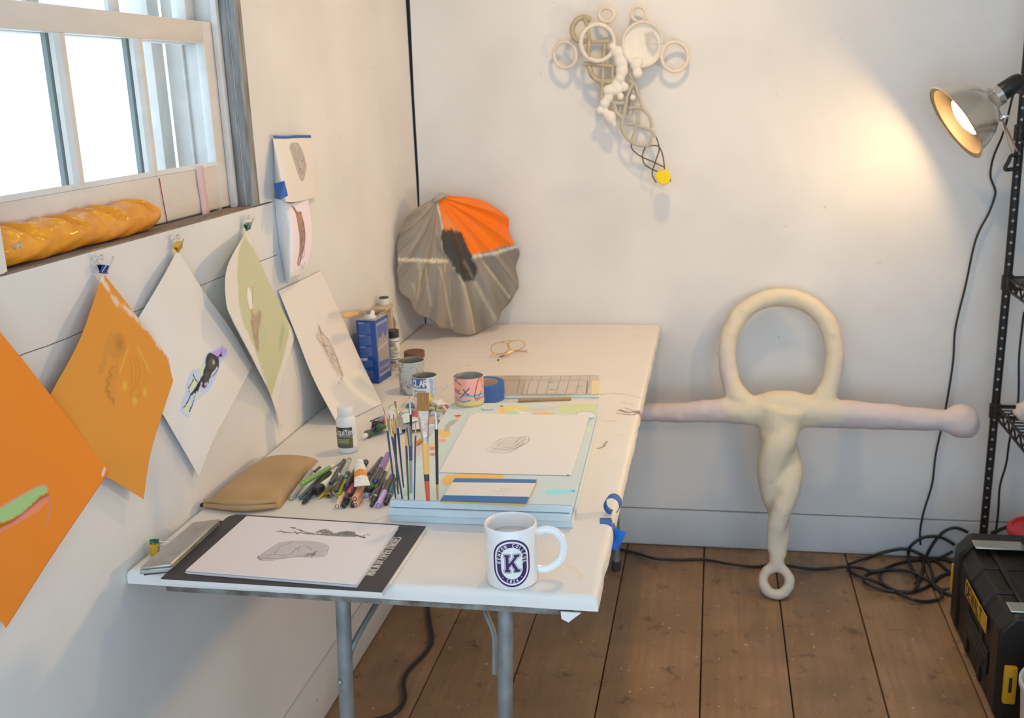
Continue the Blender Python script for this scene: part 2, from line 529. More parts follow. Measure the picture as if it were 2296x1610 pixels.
M_FLOOR = floor_material()
M_WALL = wall_material('white_wall_paint', (.80, .79, .775))
M_BASE = wall_material('scuffed_white_baseboard_paint', (.74, .745, .75), .2)
M_DARK = mat('dark_gap', (.03, .027, .025), .9)
M_WOODGREY = mat('weathered_grey_wood', (.40, .40, .39), .8, var=.6, scale=9, stretch=(9, 9, 1), bump=.6, bscale=60, col2=(.16, .15, .14))
M_SILL = mat('bare_brown_wood', (.34, .26, .20), .85, var=.5, scale=14, stretch=(8, 1, 8), bump=.5, bscale=80)
M_SASH = mat('cream_white_window_paint', (.78, .73, .68), .45, var=.12, scale=7, stretch=(4, 1, 4), bump=.15, bscale=60)
M_STORM = mat('blue_grey_storm_frame', (.20, .27, .27), .6)
M_GLASS = glassmat('window_glass', (.985, .995, .99), .05)

RX, RY, RZ = 2.62, -4.0, 2.5        # right wall, open end of the studio behind the camera, ceiling
# floor: subfloor with individually laid planks
fl = obj('floor', box(-.05, RX, RY, .05, -.06, -.024), M_DARK, kind='structure')
edges = [-.03, .207, .43, .654, .903, 1.124, 1.344, 1.57, 1.80, 2.03, 2.27, 2.60]
for a, b in zip(edges[:-1], edges[1:]):
    obj('plank', bbox3(a+.0017, b-.0017, RY+.01, .03, -.026, rng.uniform(-.0012, 0.0), .0025), M_FLOOR, fl)

# back wall: one large painted panel above a baseboard, a dark open joint in the corner
wb = obj('wall_back', box(-.03, RX, .025, .06, -.02, RZ), M_DARK, kind='structure')
def corner_gap(z): return .0055+.007*max(0.0, min(1.0, (z-.9)/.9))
zs = [.129, .5, .75, 1.0, 1.12, 1.2, 1.45, 1.8, RZ]
poly = [(corner_gap(z)+.002*math.sin(z*21), z) for z in zs]
panel = [(x, z) for x, z in poly]+[(RX, RZ), (RX, .129)]
obj('wall_panel', prism(panel, .04, (0, .04, 0), (1, 0, 0), (0, 0, 1)), M_WALL, wb)
obj('baseboard_back', bbox3(.004, RX, -.004, .03, .001, .1245, .002), M_BASE, kind='structure')

# left wall: smooth panel beside the window, a wide board under it, a lower panel, a baseboard
WY0, WY1, WZ0, WZ1 = -1.975, -1.197, 1.258, 2.16
wl = obj('wall_left', join(box(-.16, -.028, RY, WY0-.02, 0, RZ), box(-.16, -.028, WY1+.03, .0, 0, RZ), box(-.16, -.028, WY0-.02, WY1+.03, 0, WZ0-.03), box(-.16, -.028, WY0-.02, WY1+.03, WZ1+.02, RZ)), M_DARK, kind='structure')
YB = -1.10                          # the boards under the window end here
obj('wall_panel', prism([(WY1, RZ), (WY1, WZ0+.0015), (YB-.002, WZ0+.0015), (YB, WZ0-.001), (YB, .145), (-.003, .145), (-.003, RZ)][::-1], .03, (-.03, 0, 0), (0, 1, 0), (0, 0, 1)), M_WALL, wl)
obj('wall_panel', box(-.03, .001, RY, WY0, WZ0+.003, RZ), M_WALL, wl)
obj('wall_panel', box(-.03, 0, WY0, WY1, WZ1, RZ), M_WALL, wl)
# board under the window with a slightly ragged lower edge
r2 = random.Random(3)
low = [(RY, 1.152)]+[(y, 1.143+.010*abs(y+1.55)**1.0*.6+r2.uniform(-.0012, .0012)) for y in np.linspace(-2.3, YB, 26)]
up = [(y, z-.0016) for y, z in low]
obj('wall_board', prism([(y, z) for y, z in low]+[(YB, WZ0-.002), (RY, WZ0-.002)], .030, (-.03, 0, 0), (0, 1, 0), (0, 0, 1)), M_WALL, wl)
obj('wall_board', prism([(y, z) for y, z in up[::-1]]+[(RY, .145), (YB, .145)], .030, (-.03, 0, 0), (0, 1, 0), (0, 0, 1)), M_WALL, wl)
obj('baseboard_left', bbox3(-.03, .0035, RY, -.006, .001, .1415, .002), M_BASE, kind='structure')
obj('wall_right', box(RX, RX+.1, RY, .06, 0, RZ), M_WALL, kind='structure')
obj('ceiling', box(-.16, RX+.1, RY, .06, RZ, RZ+.08), M_WALL, kind='structure')

# window: lower sash inside, upper sash and storm frame outside it, bare jambs and sill
SX = -.045
win = thing('window_1', None, None, (SX, (WY0+WY1)/2, WZ0), kind='structure')
m1 = (X(126, 66, SX)[1]+X(149, 66, SX)[1])/2; m2 = (X(304, 85, SX)[1]+X(324, 85, SX)[1])/2
gr = X(457, 92, SX)[1]; gl_ = m1-(m2-m1)+.004
gb, gt, st = 1.345, 1.578, 1.618
sash = obj('lower_sash', join(bbox3(SX-.018, SX, WY0+.004, gl_, WZ0+.004, st), bbox3(SX-.018, SX, gr, WY1-.004, WZ0+.004, st),
     bbox3(SX-.018, SX, gl_, gr, WZ0+.004, gb), bbox3(SX-.018, SX, gl_, gr, gt, st)), M_SASH, win)
def muntin(y, z0, z1, x, w, parent):
    p = [(-w/2, -.015), (w/2, -.015), (w/2, -.007), (w/4, 0), (-w/4, 0), (-w/2, -.007)]
    obj('muntin', prism([(q[1], q[0]) for q in p], z1-z0, (x, y, z0), (1, 0, 0), (0, 1, 0)), M_SASH, parent)
muntin(m1, gb, gt, SX, .024, sash); muntin(m2, gb, gt, SX, .024, sash)
for a, b in ((gl_, m1-.012), (m1+.012, m2-.012), (m2+.012, gr)):
    obj('pane', box(SX-.013, SX-.011, a, b, gb, gt), M_GLASS, sash)
# putty bead around the glass
obj('glazing_bead', join(*[prism([(0, 0), (.008, 0), (0, .010)], b-a, (SX-.010, a, gb), (0, 0, 1), (1, 0, 0)) for a, b in ((gl_, gr),)]+
    [prism([(0, 0), (-.008, 0), (0, .009)], gt-gb, (SX-.009, gr, gb), (0, 1, 0), (1, 0, 0))]), M_SASH, sash)
UX = SX-.036
up_s = obj('upper_sash', join(bbox3(UX-.03, UX, WY0+.004, gl_, st-.04, WZ1-.01), bbox3(UX-.03, UX, gr+.01, WY1-.004, st-.04, WZ1-.01),
     bbox3(UX-.03, UX, gl_, gr+.01, st-.04, st-.004), bbox3(UX-.03, UX, gl_, gr+.01, WZ1-.06, WZ1-.01), ), M_SASH, win)
muntin(m1, st-.004, WZ1-.06, UX, .029, up_s); muntin(m2, st-.004, WZ1-.06, UX, .029, up_s)
for a, b in ((gl_, m1-.012), (m1+.012, m2-.012), (m2+.012, gr+.01)):
    obj('pane', box(UX-.018, UX-.016, a, b, st-.004, WZ1-.06), M_GLASS, up_s)
OX = SX-.020
for y in (m1, m2): obj('storm_bar', box(OX-.008, OX, y-.013, y+.010, WZ0, st-.030), M_STORM, win)
for x0, x1, y0, y1 in ((-.20, -.157, WY1-.050, WY1-.006), (-.118, -.114, WY1-.012, WY1-.004), (-.20, -.157, WY0+.002, WY0+.03)): obj('blind_stop', bbox3(x0, x1, y0, y1, WZ0, WZ1), M_SASH, win)
obj('stop_bead', bbox3(SX, SX+.014, WY1-.016, WY1-.003, WZ0, WZ1, .003), M_SASH, win)
obj('jamb_board', bbox3(-.031, -.0165, WY1-.003, WY1+.028, WZ0, WZ1, .002), M_WOODGREY, win)
obj('jamb_board', bbox3(-.0160, .0015, WY1-.001, WY1+.028, WZ0, WZ1, .002), M_WOODGREY, win)
obj('jamb_board', bbox3(-.15, -.002, WY0-.018, WY0+.001, WZ0, WZ1, .002), M_WALL, win)
obj('jamb_liner', bbox3(-.155, -.033, WY1-.003, WY1+.027, WZ0, WZ1, .002), M_SASH, win)
obj('sill_board', bbox3(-.15, -.0015, WY0, WY1+.002, WZ0-.026, WZ0+.001, .002), M_SILL, win)
obj('head_board', bbox3(-.15, -.002, WY0, WY1, WZ1-.008, WZ1+.02, .002), M_WOODGREY, win)

# ================================================================ TABLE
M_STEEL = mat('dull_grey_steel', (.33, .36, .36), .5, .55, var=.35, scale=25, bump=.1)
M_RUST = mat('grey_rusted_steel', (.34, .36, .33), .7, .1, var=.8, scale=30, col2=(.085, .045, .030), bump=.25, bscale=90)
W, LEN = .76, 1.805
tb = thing('folding_table', 'long folding table with grey steel legs pushed into the corner under the window', 'table', (W/2, -LEN/2, 0))
obj('tabletop', bbox3(.006, W-.006, -LEN+.006, -.008, TZ-.028, TZ-.0045, .004), mat('table_board', (.45, .38, .30), .7), tb)
for q in ((.06, W-.035, -LEN+.010, -LEN+.022), (.06, W-.035, -.034, -.022), (.055, .067, -LEN+.022, -.034), (W-.042, W-.030, -LEN+.022, -.034)):
    obj('apron_rail', bbox3(*q, TZ-.040, TZ-.0285), M_RUST, tb)
def leg(x, y, dx, dy=0.0):
    top = V3(x, y, TZ-.03); bot = V3(x+dx, y+dy, .002)
    obj('leg', tube([bot, bot+(top-bot)*.5, top], .0122, 14), M_STEEL, tb)
xl = Z(760, 1345, .70)[0]; xr = Z(1128, 1370, .70)[0]
FY = -LEN+.045
leg(xl, FY, -.032); leg(xr, FY, -.030)
leg(.10, -.20, .005); leg(.632, -.20, .002)
obj('foot', cyl_between((.634, -.20, .0), (.634, -.20, .03), .0145, 14), mat('dark_rubber', (.05, .045, .04), .8), tb)
obj('cross_bar', tube([(.10, -.20, .25), (.632, -.20, .25)], .009, 10), M_STEEL, tb)
a = Y(845, 1352, FY+.10); b = Y(795, 1440, FY+.03); c = Y(777, 1495, FY+.013)
obj('brace', tube(cr([c, b, a, a+(a-b)*.8+V3(0, .05, 0)], 5), .0052, 8), M_STEEL, tb)
a = Y(1088, 1366, FY+.06); b = Y(1108, 1425, FY+.04); c = Y(1109, 1512, FY+.013)
obj('brace', tube(cr([c, b, a, a+V3(-.01, .06, .03)], 5), .0045, 8), M_STEEL, tb)
for q in (Y(778, 1487, FY+.0), Y(762, 1530, FY-.012)):
    obj('rivet', ball(q, .0045, 8, 6), M_STEEL, tb)

# paper cover wrapped over the table top and taped underneath
def drape_axis(a0, a1, n, r=.009, drop=.024):
    """positions and drop along one direction: flat, rounded edge, short hanging edge"""
    flat = np.linspace(a0+r, a1-r, n)
    ang = np.linspace(0, math.pi/2, 6)[1:]
    hang = np.linspace(0, drop-r, 4)[1:]
    hi = np.concatenate([a1-r+r*np.sin(ang), np.full(3, a1)+.0012]); hd = np.concatenate([r*(1-np.cos(ang)), r+hang])
    lo = (a0+r-r*np.sin(ang))[::-1]; lo = np.concatenate([np.full(3, a0)-.0002, lo]); ld = np.concatenate([(r+hang)[::-1], (r*(1-np.cos(ang)))[::-1]])
    return np.concatenate([lo, flat, hi]), np.concatenate([ld, np.zeros(n), hd])
px_, dx_ = drape_axis(.0015, W, 230); py_, dy_ = drape_axis(-LEN, -.0055, 520)
GX, GY = np.meshgrid(px_, py_); DX, DY = np.meshgrid(dx_, dy_)
GZ = TZ-np.maximum(DX, DY)
PT = np.stack([GX, GY], -1)
GZ = GZ+np.where((DX+DY) == 0, (vnoise(PT, 7, 4)-.5)*.0012+(vnoise(PT*np.array([1, 3.]), 16, 5)-.5)*.0008*(GY > -.75), 0)
GX2 = np.where(DX > .006, GX+(vnoise(PT*1.0, 26, 8)-.5)*.003*np.sign(GX-.3), GX); GY2 = np.where(DY > .006, GY-(vnoise(PT, 26, 9))*.002*(GY < -1), GY)
pa = Paint(np.stack([GX, GY], -1), (.80, .765, .725))
pa.mottle(5, .05, 2)
def tp(x, y): return Z(x, y)[:2]
DK = alb((110, 90, 75)); OR = alb((225, 170, 100))
for pts, w, c, a_ in [
  ([(1390, 920), (1410, 925), (1432, 922)], .010, DK, .85), ([(1385, 927), (1420, 930), (1436, 918)], .006, DK, .8), ([(1400, 915), (1436, 926)], .003, DK, .8),
  ([(1347, 885), (1375, 882), (1392, 884)], .006, alb((165, 130, 100)), .7), ([(1398, 884), (1440, 892)], .003, DK, .5), ([(1395, 902), (1420, 908)], .002, DK, .5),
  ([(1340, 1006), (1353, 1001), (1360, 990)], .0035, DK, .9), ([(1350, 945), (1385, 944)], .002, DK, .35), ([(1385, 976), (1400, 978)], .006, OR, .6),
  ([(1375, 1103), (1388, 1101)], .004, OR, .9), ([(1273, 1269), (1290, 1277), (1303, 1290), (1302, 1297)], .0022, OR, .8),
  ([(1020, 824), (1030, 826)], .003, DK, .45), ([(1045, 820), (1055, 818)], .003, DK, .45), ([(1340, 760), (1350, 762)], .004, OR, .5), ([(1420, 752), (1432, 754)], .003, DK, .4),
  ([(1470, 775), (1472, 785)], .004, alb((70, 120, 190)), .9), ([(990, 870), (998, 874)], .003, DK, .4), ([(1000, 860), (1003, 868)], .002, DK, .35)]:
    pa.stroke([tp(*q) for q in pts], w, c, a_, f=.002, rag=.0025, rs=350)
for q in ((930, 895), (870, 985), (650, 1000), (1100, 760), (1250, 800), (1200, 770)):
    pa.blob(tp(*q), .03, (.70, .63, .56), .18, .04)
M_COVER = paintmat('white_table_paper', .45, .4)
cv = thing('table_cover', 'white paper cover wrapped over the folding table, stained and taped at the edge', 'table cover', (W/2, -LEN/2, TZ-.03))
gridobj('paper_sheet', np.stack([GX2, GY2, GZ], -1), pa.out(), M_COVER, cv)
pc = [Y(q[0], q[1], -LEN-.003) for q in ((1257, 1372), (1303, 1375), (1290, 1384), (1275, 1396), (1259, 1388))]
obj('folded_corner', ([tuple(q) for q in pc]+[tuple(q+V3(0, .003, 0)) for q in pc], [(0, 1, 2, 3, 4), (9, 8, 7, 6, 5)]+[(i, (i+1) % 5, 5+(i+1) % 5, 5+i) for i in range(5)]), mat('white_fold_paper', (.80, .79, .78), .5), cv)

# ---- blue tape on the table edge
M_BTAPE = mat('blue_painter_tape', (.050, .150, .47), .6, var=.12, scale=60)
c0 = Z(1374, 1150, TZ+.002)
loop = [(c0[0]+.0135*math.cos(t), c0[1], c0[2]+.0165+.0155*math.sin(t)) for t in np.linspace(-.9, 2*math.pi-1.7, 26)]
def strip(path, side, w, th=.0006):
    s = np.array(side, float)*w/2
    P = [np.array(p) for p in path]; n = len(P)
    V = [tuple(p-s) for p in P]+[tuple(p+s) for p in P]
    return V, [(i, i+1, n+i+1, n+i) for i in range(n-1)]
obj('tape_curl', strip(loop, (.12, .95, 0), .022), M_BTAPE, label='curled loop of blue tape standing near the right table edge', cat='tape', solid=.0006)
e0 = Z(1345, 1170, TZ+.001); e1 = Z(1370, 1170, TZ+.0012)
pth = [e0, (e0+e1)/2, e1, (W-.004, e1[1], TZ-.001), (W+.003, e1[1]-.002, TZ-.012), (W+.006, e1[1]-.006, TZ-.026), (W+.015, e1[1]-.010, TZ-.040), (W+.011, e1[1]-.015, TZ-.060)]
tst = thing('tape_strip', 'strip of blue tape folded over the right table edge and hanging down', 'tape', e1)
obj('strip', strip(cr(pth[:6], 5), norm((-.1, 1, .1)), .026), M_BTAPE, tst, solid=.0006)
fl_ = [Y(x, y, e1[1]-.012) for x, y in ((1376, 1184), (1388, 1190), (1403, 1193), (1399, 1207), (1390, 1224), (1384, 1236), (1372, 1231), (1374, 1212))]
obj('hanging_flap', ([tuple(q+V3(0, .004*(k % 2), 0)) for k, q in enumerate(fl_)]+[tuple(q+V3(0, .004*(k % 2)+.0012, 0)) for k, q in enumerate(fl_)], [tuple(range(8)), tuple(range(15, 7, -1))]+[(i, (i+1) % 8, 8+(i+1) % 8, 8+i) for i in range(8)]), mat('bright_blue_tape', (.012, .17, .56), .6), tst, smooth=0)

# ================================================================ THINGS ON THE TABLE
def turned(A, B, prof, n=14):
    """solid of revolution along A->B; prof = (metres from A, radius)"""
    A = np.array(A, float); B = np.array(B, float); t = norm(B-A)
    up = np.array([0, 0, 1.0]) if abs(t[2]) < .9 else np.array([1.0, 0, 0])
    s = norm(np.cross(t, up)); u = np.cross(s, t)
    V = []; F = []
    for d, r in prof:
        for k in range(n):
            a = 2*math.pi*k/n; V.append(tuple(A+t*d+max(r, 1e-6)*(math.cos(a)*s+math.sin(a)*u)))
    for i in range(len(prof)-1):
        for k in range(n):
            k2 = (k+1) % n; F.append((i*n+k, i*n+k2, (i+1)*n+k2, (i+1)*n+k))
    F.append(tuple(range(n-1, -1, -1))); F.append(tuple((len(prof)-1)*n+k for k in range(n)))
    return V, F

def quadgrid(NL, NR, FR, FL, z, nu, nv):
    """flat patch from four photo corners at height z"""
    return loft([[Z(*NL, z), Z(*NR, z)], [Z(*FL, z), Z(*FR, z)]], nu, nv)
def slab(NL, NR, FR, FL, z, th):
    q = [Z(*p, z) for p in (NL, NR, FR, FL)]
    return prism([(p[0], p[1]) for p in q], th, (0, 0, z-th), (1, 0, 0), (0, 1, 0))

# ---- mug
M_PORC = mat('white_glazed_ceramic', (.84, .83, .82), .12, coat=.4)
mc = Z(1149, 1299); MR, MH = .0402, .0955
mug = thing('mug', 'white ceramic mug with a purple college crest at the front table edge', 'mug', mc)
prof = [(MR-.006, .0), (MR-.002, .0012), (MR, .004), (MR, MH-.003), (MR-.0005, MH-.001), (MR-.002, MH), (MR-.0035, MH-.001), (MR-.004, MH-.004), (MR-.004, .010), (MR-.008, .0055), (.0001, .005)]
obj('body', lathe(prof, 72, mc), M_PORC, mug, smooth=50)
hr = CR*V3(1, 1, 0); hr = norm(hr)
hp = [(MR-.002, .0775), (MR+.012, .0800), (MR+.027, .0765), (MR+.0375, .063), (MR+.0395, .047), (MR+.034, .031), (MR+.022, .020), (MR+.010, .0155), (MR-.002, .0165)]
obj('handle', tube(cr([mc+hr*a+V3(0, 0, b) for a, b in hp], 6), .0052, 14, flat=1.25), M_PORC, mug, smooth=60)
obj('water', lathe([(MR-.0042, .0), (.0001, .0003)], 40, mc+V3(0, 0, .072), cap=False), mat('clear_tea', (.62, .58, .55), .05, spec=.6), mug)
# crest
LW, LH = .0292, .0765               # half width along the surface, full height
ucr = np.linspace(-LW-.0004, LW+.0004, 190); vcr = np.linspace(-LH/2-.0004, LH/2+.0004, 240)
GU, GV = np.meshgrid(ucr, vcr)
PUR = (.052, .022, .115); WHT = (.84, .83, .82)
pa = Paint(np.stack([GU, GV], -1), PUR)
def stadium(hw, hh, n=20):
    k = hh-hw
    return [(hw*math.cos(t), k+hw*math.sin(t)) for t in np.linspace(0, math.pi, n)]+[(hw*math.cos(t), -k+hw*math.sin(t)) for t in np.linspace(math.pi, 2*math.pi, n)]
pa.fill(stadium(LW-.0030, LH/2-.0030), WHT, f=.0003)
pa.fill(stadium(LW-.0056, LH/2-.0056), PUR, f=.0003)
pa.fill(stadium(LW-.0128, LH/2-.0128), WHT, f=.0003)
def path_text(pa, s, h, hw, hh, start, step, w):
    """letters along a stadium path, start/step in metres of arc from the top centre, clockwise"""
    k = hh-hw
    def pt(d):
        sg = 1 if d >= 0 else -1; d = abs(d); q = hw*math.pi/2
        if d < q: a = math.pi/2-d/hw; p = (hw*math.cos(a), k+hw*math.sin(a)); ty = (math.sin(a), -math.cos(a))
        else: p = (hw, k-(d-q)); ty = (0, -1)
        return np.array([sg*p[0], p[1]]), np.array([ty[0], sg*ty[1]])
    d = start
    for ch in s:
        p, t = pt(d); n = np.array([-t[1], t[0]])
        if ch != ' ':
            write(pa, ch, h, p-t*.28*h-n*h*.5, t, n, w, WHT, serif=True, f=.0002)
        d += step*(1.0 if ch != 'I' else .7)
path_text(pa, 'KENYON COLLEGE', .0050, LW-.0094, LH/2-.0094, -.0395, .00607, .00085)
kk = LH/2-.0092; hwp = LW-.0092
for ch, a in (('.', -.80), ('1', -.36), ('8', -.12), ('2', .12), ('4', .36), ('.', .80)):
    aa = -math.pi/2+a; p = np.array([hwp*math.cos(aa), -(kk-hwp)+hwp*math.sin(aa)]); n = -np.array([math.cos(aa), math.sin(aa)]); t = np.array([n[1], -n[0]])
    if ch == '.': pa.blob(p, .0007, WHT, f=.0003)
    else: write(pa, ch, .0050, p-t*.0013-n*.0025, t, n, .0008, WHT, f=.0002)
# block letter K built of slab-serif bars
kb = [[(-.0115, -.0145), (-.0025, -.0145), (-.0025, -.0102), (-.0045, -.0102), (-.0045, .0102), (-.0025, .0102), (-.0025, .0145), (-.0115, .0145), (-.0115, .0102), (-.0098, .0102), (-.0098, -.0102), (-.0115, -.0102)],
      [(.0125, .0145), (.0030, .0145), (.0030, .0105), (.0042, .0105), (-.0050, -.0005), (-.0050, -.0075), (.0095, .0105), (.0125, .0105)],
      [(.0130, -.0145), (.0030, -.0145), (.0030, -.0105), (.0040, -.0105), (-.0012, -.0012), (.0026, .0034), (.0098, -.0105), (.0130, -.0105)]]
kb = [[(x*.98, y*.98) for x, y in p] for p in kb]
for g, c in ((.0028, PUR), (.0021, WHT), (.0013, PUR)):
    for p in kb: pa.fill(p, c, f=.0003, grow=g-.0014)
fh = norm((CAM-mc)*V3(1, 1, 0)); rh = np.array([-fh[1], fh[0], 0])
rr = MR+.0003
G = mc+fh*(rr*np.cos(GU/rr))[..., None]+rh*(rr*np.sin(GU/rr))[..., None]+V3(0, 0, 1)*(GV+.0455)[..., None]
keep = Paint.sd(np.stack([GU, GV], -1).reshape(-1, 2), np.array(stadium(LW+.0002, LH/2+.0002))) < 0
gridobj('crest', G, pa.out(), paintmat('glossy_print', .2, .5, .3), mug, label='purple college crest with a block letter and lettering', keep=keep)

# ---- drawing pad
zp = TZ+.0095
pad = thing('drawing_pad', 'black covered paper pad with white lettering under the loose sheets at the front edge', 'paper pad', Z(650, 1250))
NL, NR, FR, FL = (360, 1297), (856, 1327), (955, 1180), (517, 1152)
obj('page_block', slab((364, 1299), (857, 1329), (957, 1182), (523, 1154), zp-.0012, .0072), mat('pad_pages', (.76, .73, .69), .7, var=.08, scale=300, stretch=(1, 1, 30)), pad)
G = quadgrid(NL, NR, FR, FL, zp, 300, 200)
pa = Paint(G[..., :2], alb((62, 56, 54)))
pa.mottle(40, .08)
a = Z(838, 1290, zp)[:2]; b = Z(902, 1205, zp)[:2]; ex = norm(b-a); ey = np.array([-ex[1], ex[0]])
st_, Ltx = text_strokes("MOVLIN DV PAPIER D'ARCHES".replace('DV', 'DV'), 1.0, .16)
hh = np.linalg.norm(b-a)/Ltx
write(pa, "MOVLIN DV PAPIER D'ARCHES", hh, a+ey*.001, ex, ey*1.6, .0016, (.74, .72, .68), gap=.16, serif=True)
uu = np.linspace(0, 1, G.shape[1])[None, :]; vv = np.linspace(0, 1, G.shape[0])[:, None]
keep = ~((uu < .05) & (vv > .93) & (((uu-.05)/.05)**2+((vv-.93)/.07)**2 > 1))
gridobj('cover', G, pa.out(), paintmat('black_card', .55, .4), pad, keep=np.broadcast_to(keep, G.shape[:2]), solid=.0011)

# ---- loose sheets on the pad
M_SHEET = mat('white_drawing_paper', (.82, .80, .81), .75)
base_q = [(416, 1279), (797, 1310), (891, 1178), (553, 1157)]
names = ['lowest loose white sheet on the black pad', 'second loose white sheet from the bottom on the black pad', 'white sheet just under the top drawing on the black pad']
for k, (dx, dy) in enumerate(((3, 5), (-2, 4), (4, 1))):
    z = zp+.0012+k*.0013
    q = [(p[0]+dx, p[1]+dy+(2-k)*1.0) for p in base_q]
    obj('paper_sheet', slab(q[0], q[1], q[2], q[3], z, .0006), M_SHEET, label=names[k], cat='paper', group='loose sheets on the pad')
zs_ = zp+.0052
G = quadgrid(*base_q, zs_, 300, 240)
pa = Paint(G[..., :2], (.82, .79, .80))
def dq(x, y): return Z(560+x/6.378, 1140+y/6.378, zs_)[:2]
GRA = alb((95, 86, 76)); GR2 = alb((112, 100, 92)); 
body = [(940,352),(960,330),(1000,310),(1060,298),(1120,308),(1180,338),(1195,358),(1290,335),(1400,323),(1500,338),(1522,380),(1510,412),(1380,406),(1180,396),(1000,383),(900,376),(780,366),(755,348),(850,341),(925,352)]
pa.fill([dq(*q) for q in body], GRA, .95, .0015, rag=.0008, tex=.35, ts=500)
pa.fill([dq(*q) for q in [(1300, 345), (1400, 335), (1490, 350), (1500, 385), (1400, 395), (1330, 380)]], GR2, .6, .003)
for p, w in (([(430, 320), (490, 340), (560, 345), (600, 352), (640, 335), (680, 362), (720, 342), (770, 360)], .0028), ([(585, 275), (640, 287), (720, 312), (790, 335)], .0032), ([(1515, 385), (1590, 402), (1645, 417)], .0045), ([(1620, 398), (1650, 377), (1712, 380)], .002), ([(370, 330), (440, 340)], .0012), ([(600, 270), (655, 275)], .0022), ([(1080, 300), (1115, 292)], .002)):
    pa.stroke([dq(*q) for q in p], w, GRA, .95, .0008, rag=.0010, rs=500)
for q in ((945, 362), (985, 350), (1005, 360)): pa.blob(dq(*q), .0022, (.8, .78, .78), .8, .0015)
rock = [(110,690),(150,740),(300,745),(480,715),(700,690),(850,700),(1060,685),(1120,590),(1110,530),(970,480),(650,465),(430,490),(300,570),(150,670)]
pa.fill([dq(*q) for q in rock], alb((150, 136, 130)), .62, .0022, tex=.3, ts=220)
pa.fill([dq(*q) for q in [(430, 540), (640, 480), (700, 560), (600, 640), (420, 640)]], (.66, .62, .60), .35, .008)
LN = alb((92, 80, 74))
for p, w, a_ in ((rock+[rock[0]], .0009, .75), ([(180,670),(350,660),(500,668),(580,650),(680,560)], .0011, .85), ([(350,640),(400,600),(420,560),(500,530),(620,470)], .0010, .8), ([(690,600),(700,560),(760,535),(830,550),(880,590)], .0016, .7), ([(120,700),(260,715),(500,710),(720,680),(850,645)], .0013, .8), ([(130,680),(120,710),(170,735)], .002, .7), ([(780,690),(840,660),(900,640),(950,610)], .0022, .8), ([(880,690),(920,650),(940,630)], .002, .85), ([(820,690),(880,640)], .0016, .7)):
    pa.stroke([dq(*q) for q in p], w, LN, a_, .0010)
pa.blob(dq(905, 660), .004, LN, .6, .004)
gridobj('drawing_sheet', G, pa.out(), paintmat('paper_paint', .75, .2), label='top white sheet with a pencil rock and dark ink figure on the black pad', cat='drawing', group='loose sheets on the pad', solid=.0006)

# ---- pencil tin on a thin notebook, two bulldog clips beside it
zt = TZ+.0215
nb = thing('notebook', 'thin purple notebook lying under the metal pencil tin', 'notebook', Z(400, 1230))
tq = ((314, 1270), (384, 1264), (494, 1162), (432, 1170))
obj('cover', slab((322, 1284), (391, 1276), (498, 1167), (440, 1176), TZ+.0052, .0050), mat('purple_book_cloth', (.10, .035, .06), .7), nb)
obj('pages', slab((324, 1283), (390, 1275), (496, 1168), (441, 1177), TZ+.0040, .0026), mat('book_pages', (.70, .66, .60), .8), nb)
tin = thing('pencil_tin', 'scratched flat silver pencil tin lying along the left wall', 'tin', Z(400, 1220))
M_TIN = mat('scratched_tin', (.52, .51, .47), .38, .75, var=.2, scale=40, bump=.15, bscale=40)
obj('tray', slab((312, 1278), (383, 1272), (494, 1168), (430, 1176), TZ+.0140, .0085), M_TIN, tin, bevel=.002)
obj('lid', slab(tq[0], tq[1], tq[2], tq[3], zt, .0072), M_TIN, tin, bevel=.003)
e1 = Z(384, 1266, zt-.004); e2 = Z(494, 1165, zt-.004)
for t in (.42, ): obj('clasp', bbox3(*[q for p in zip(e1+(e2-e1)*t-V3(.003, .008, .004), e1+(e2-e1)*t+V3(.0016, .008, .003)) for q in p], .0008), mat('tin_clasp', (.5, .5, .46), .35, .8), tin)

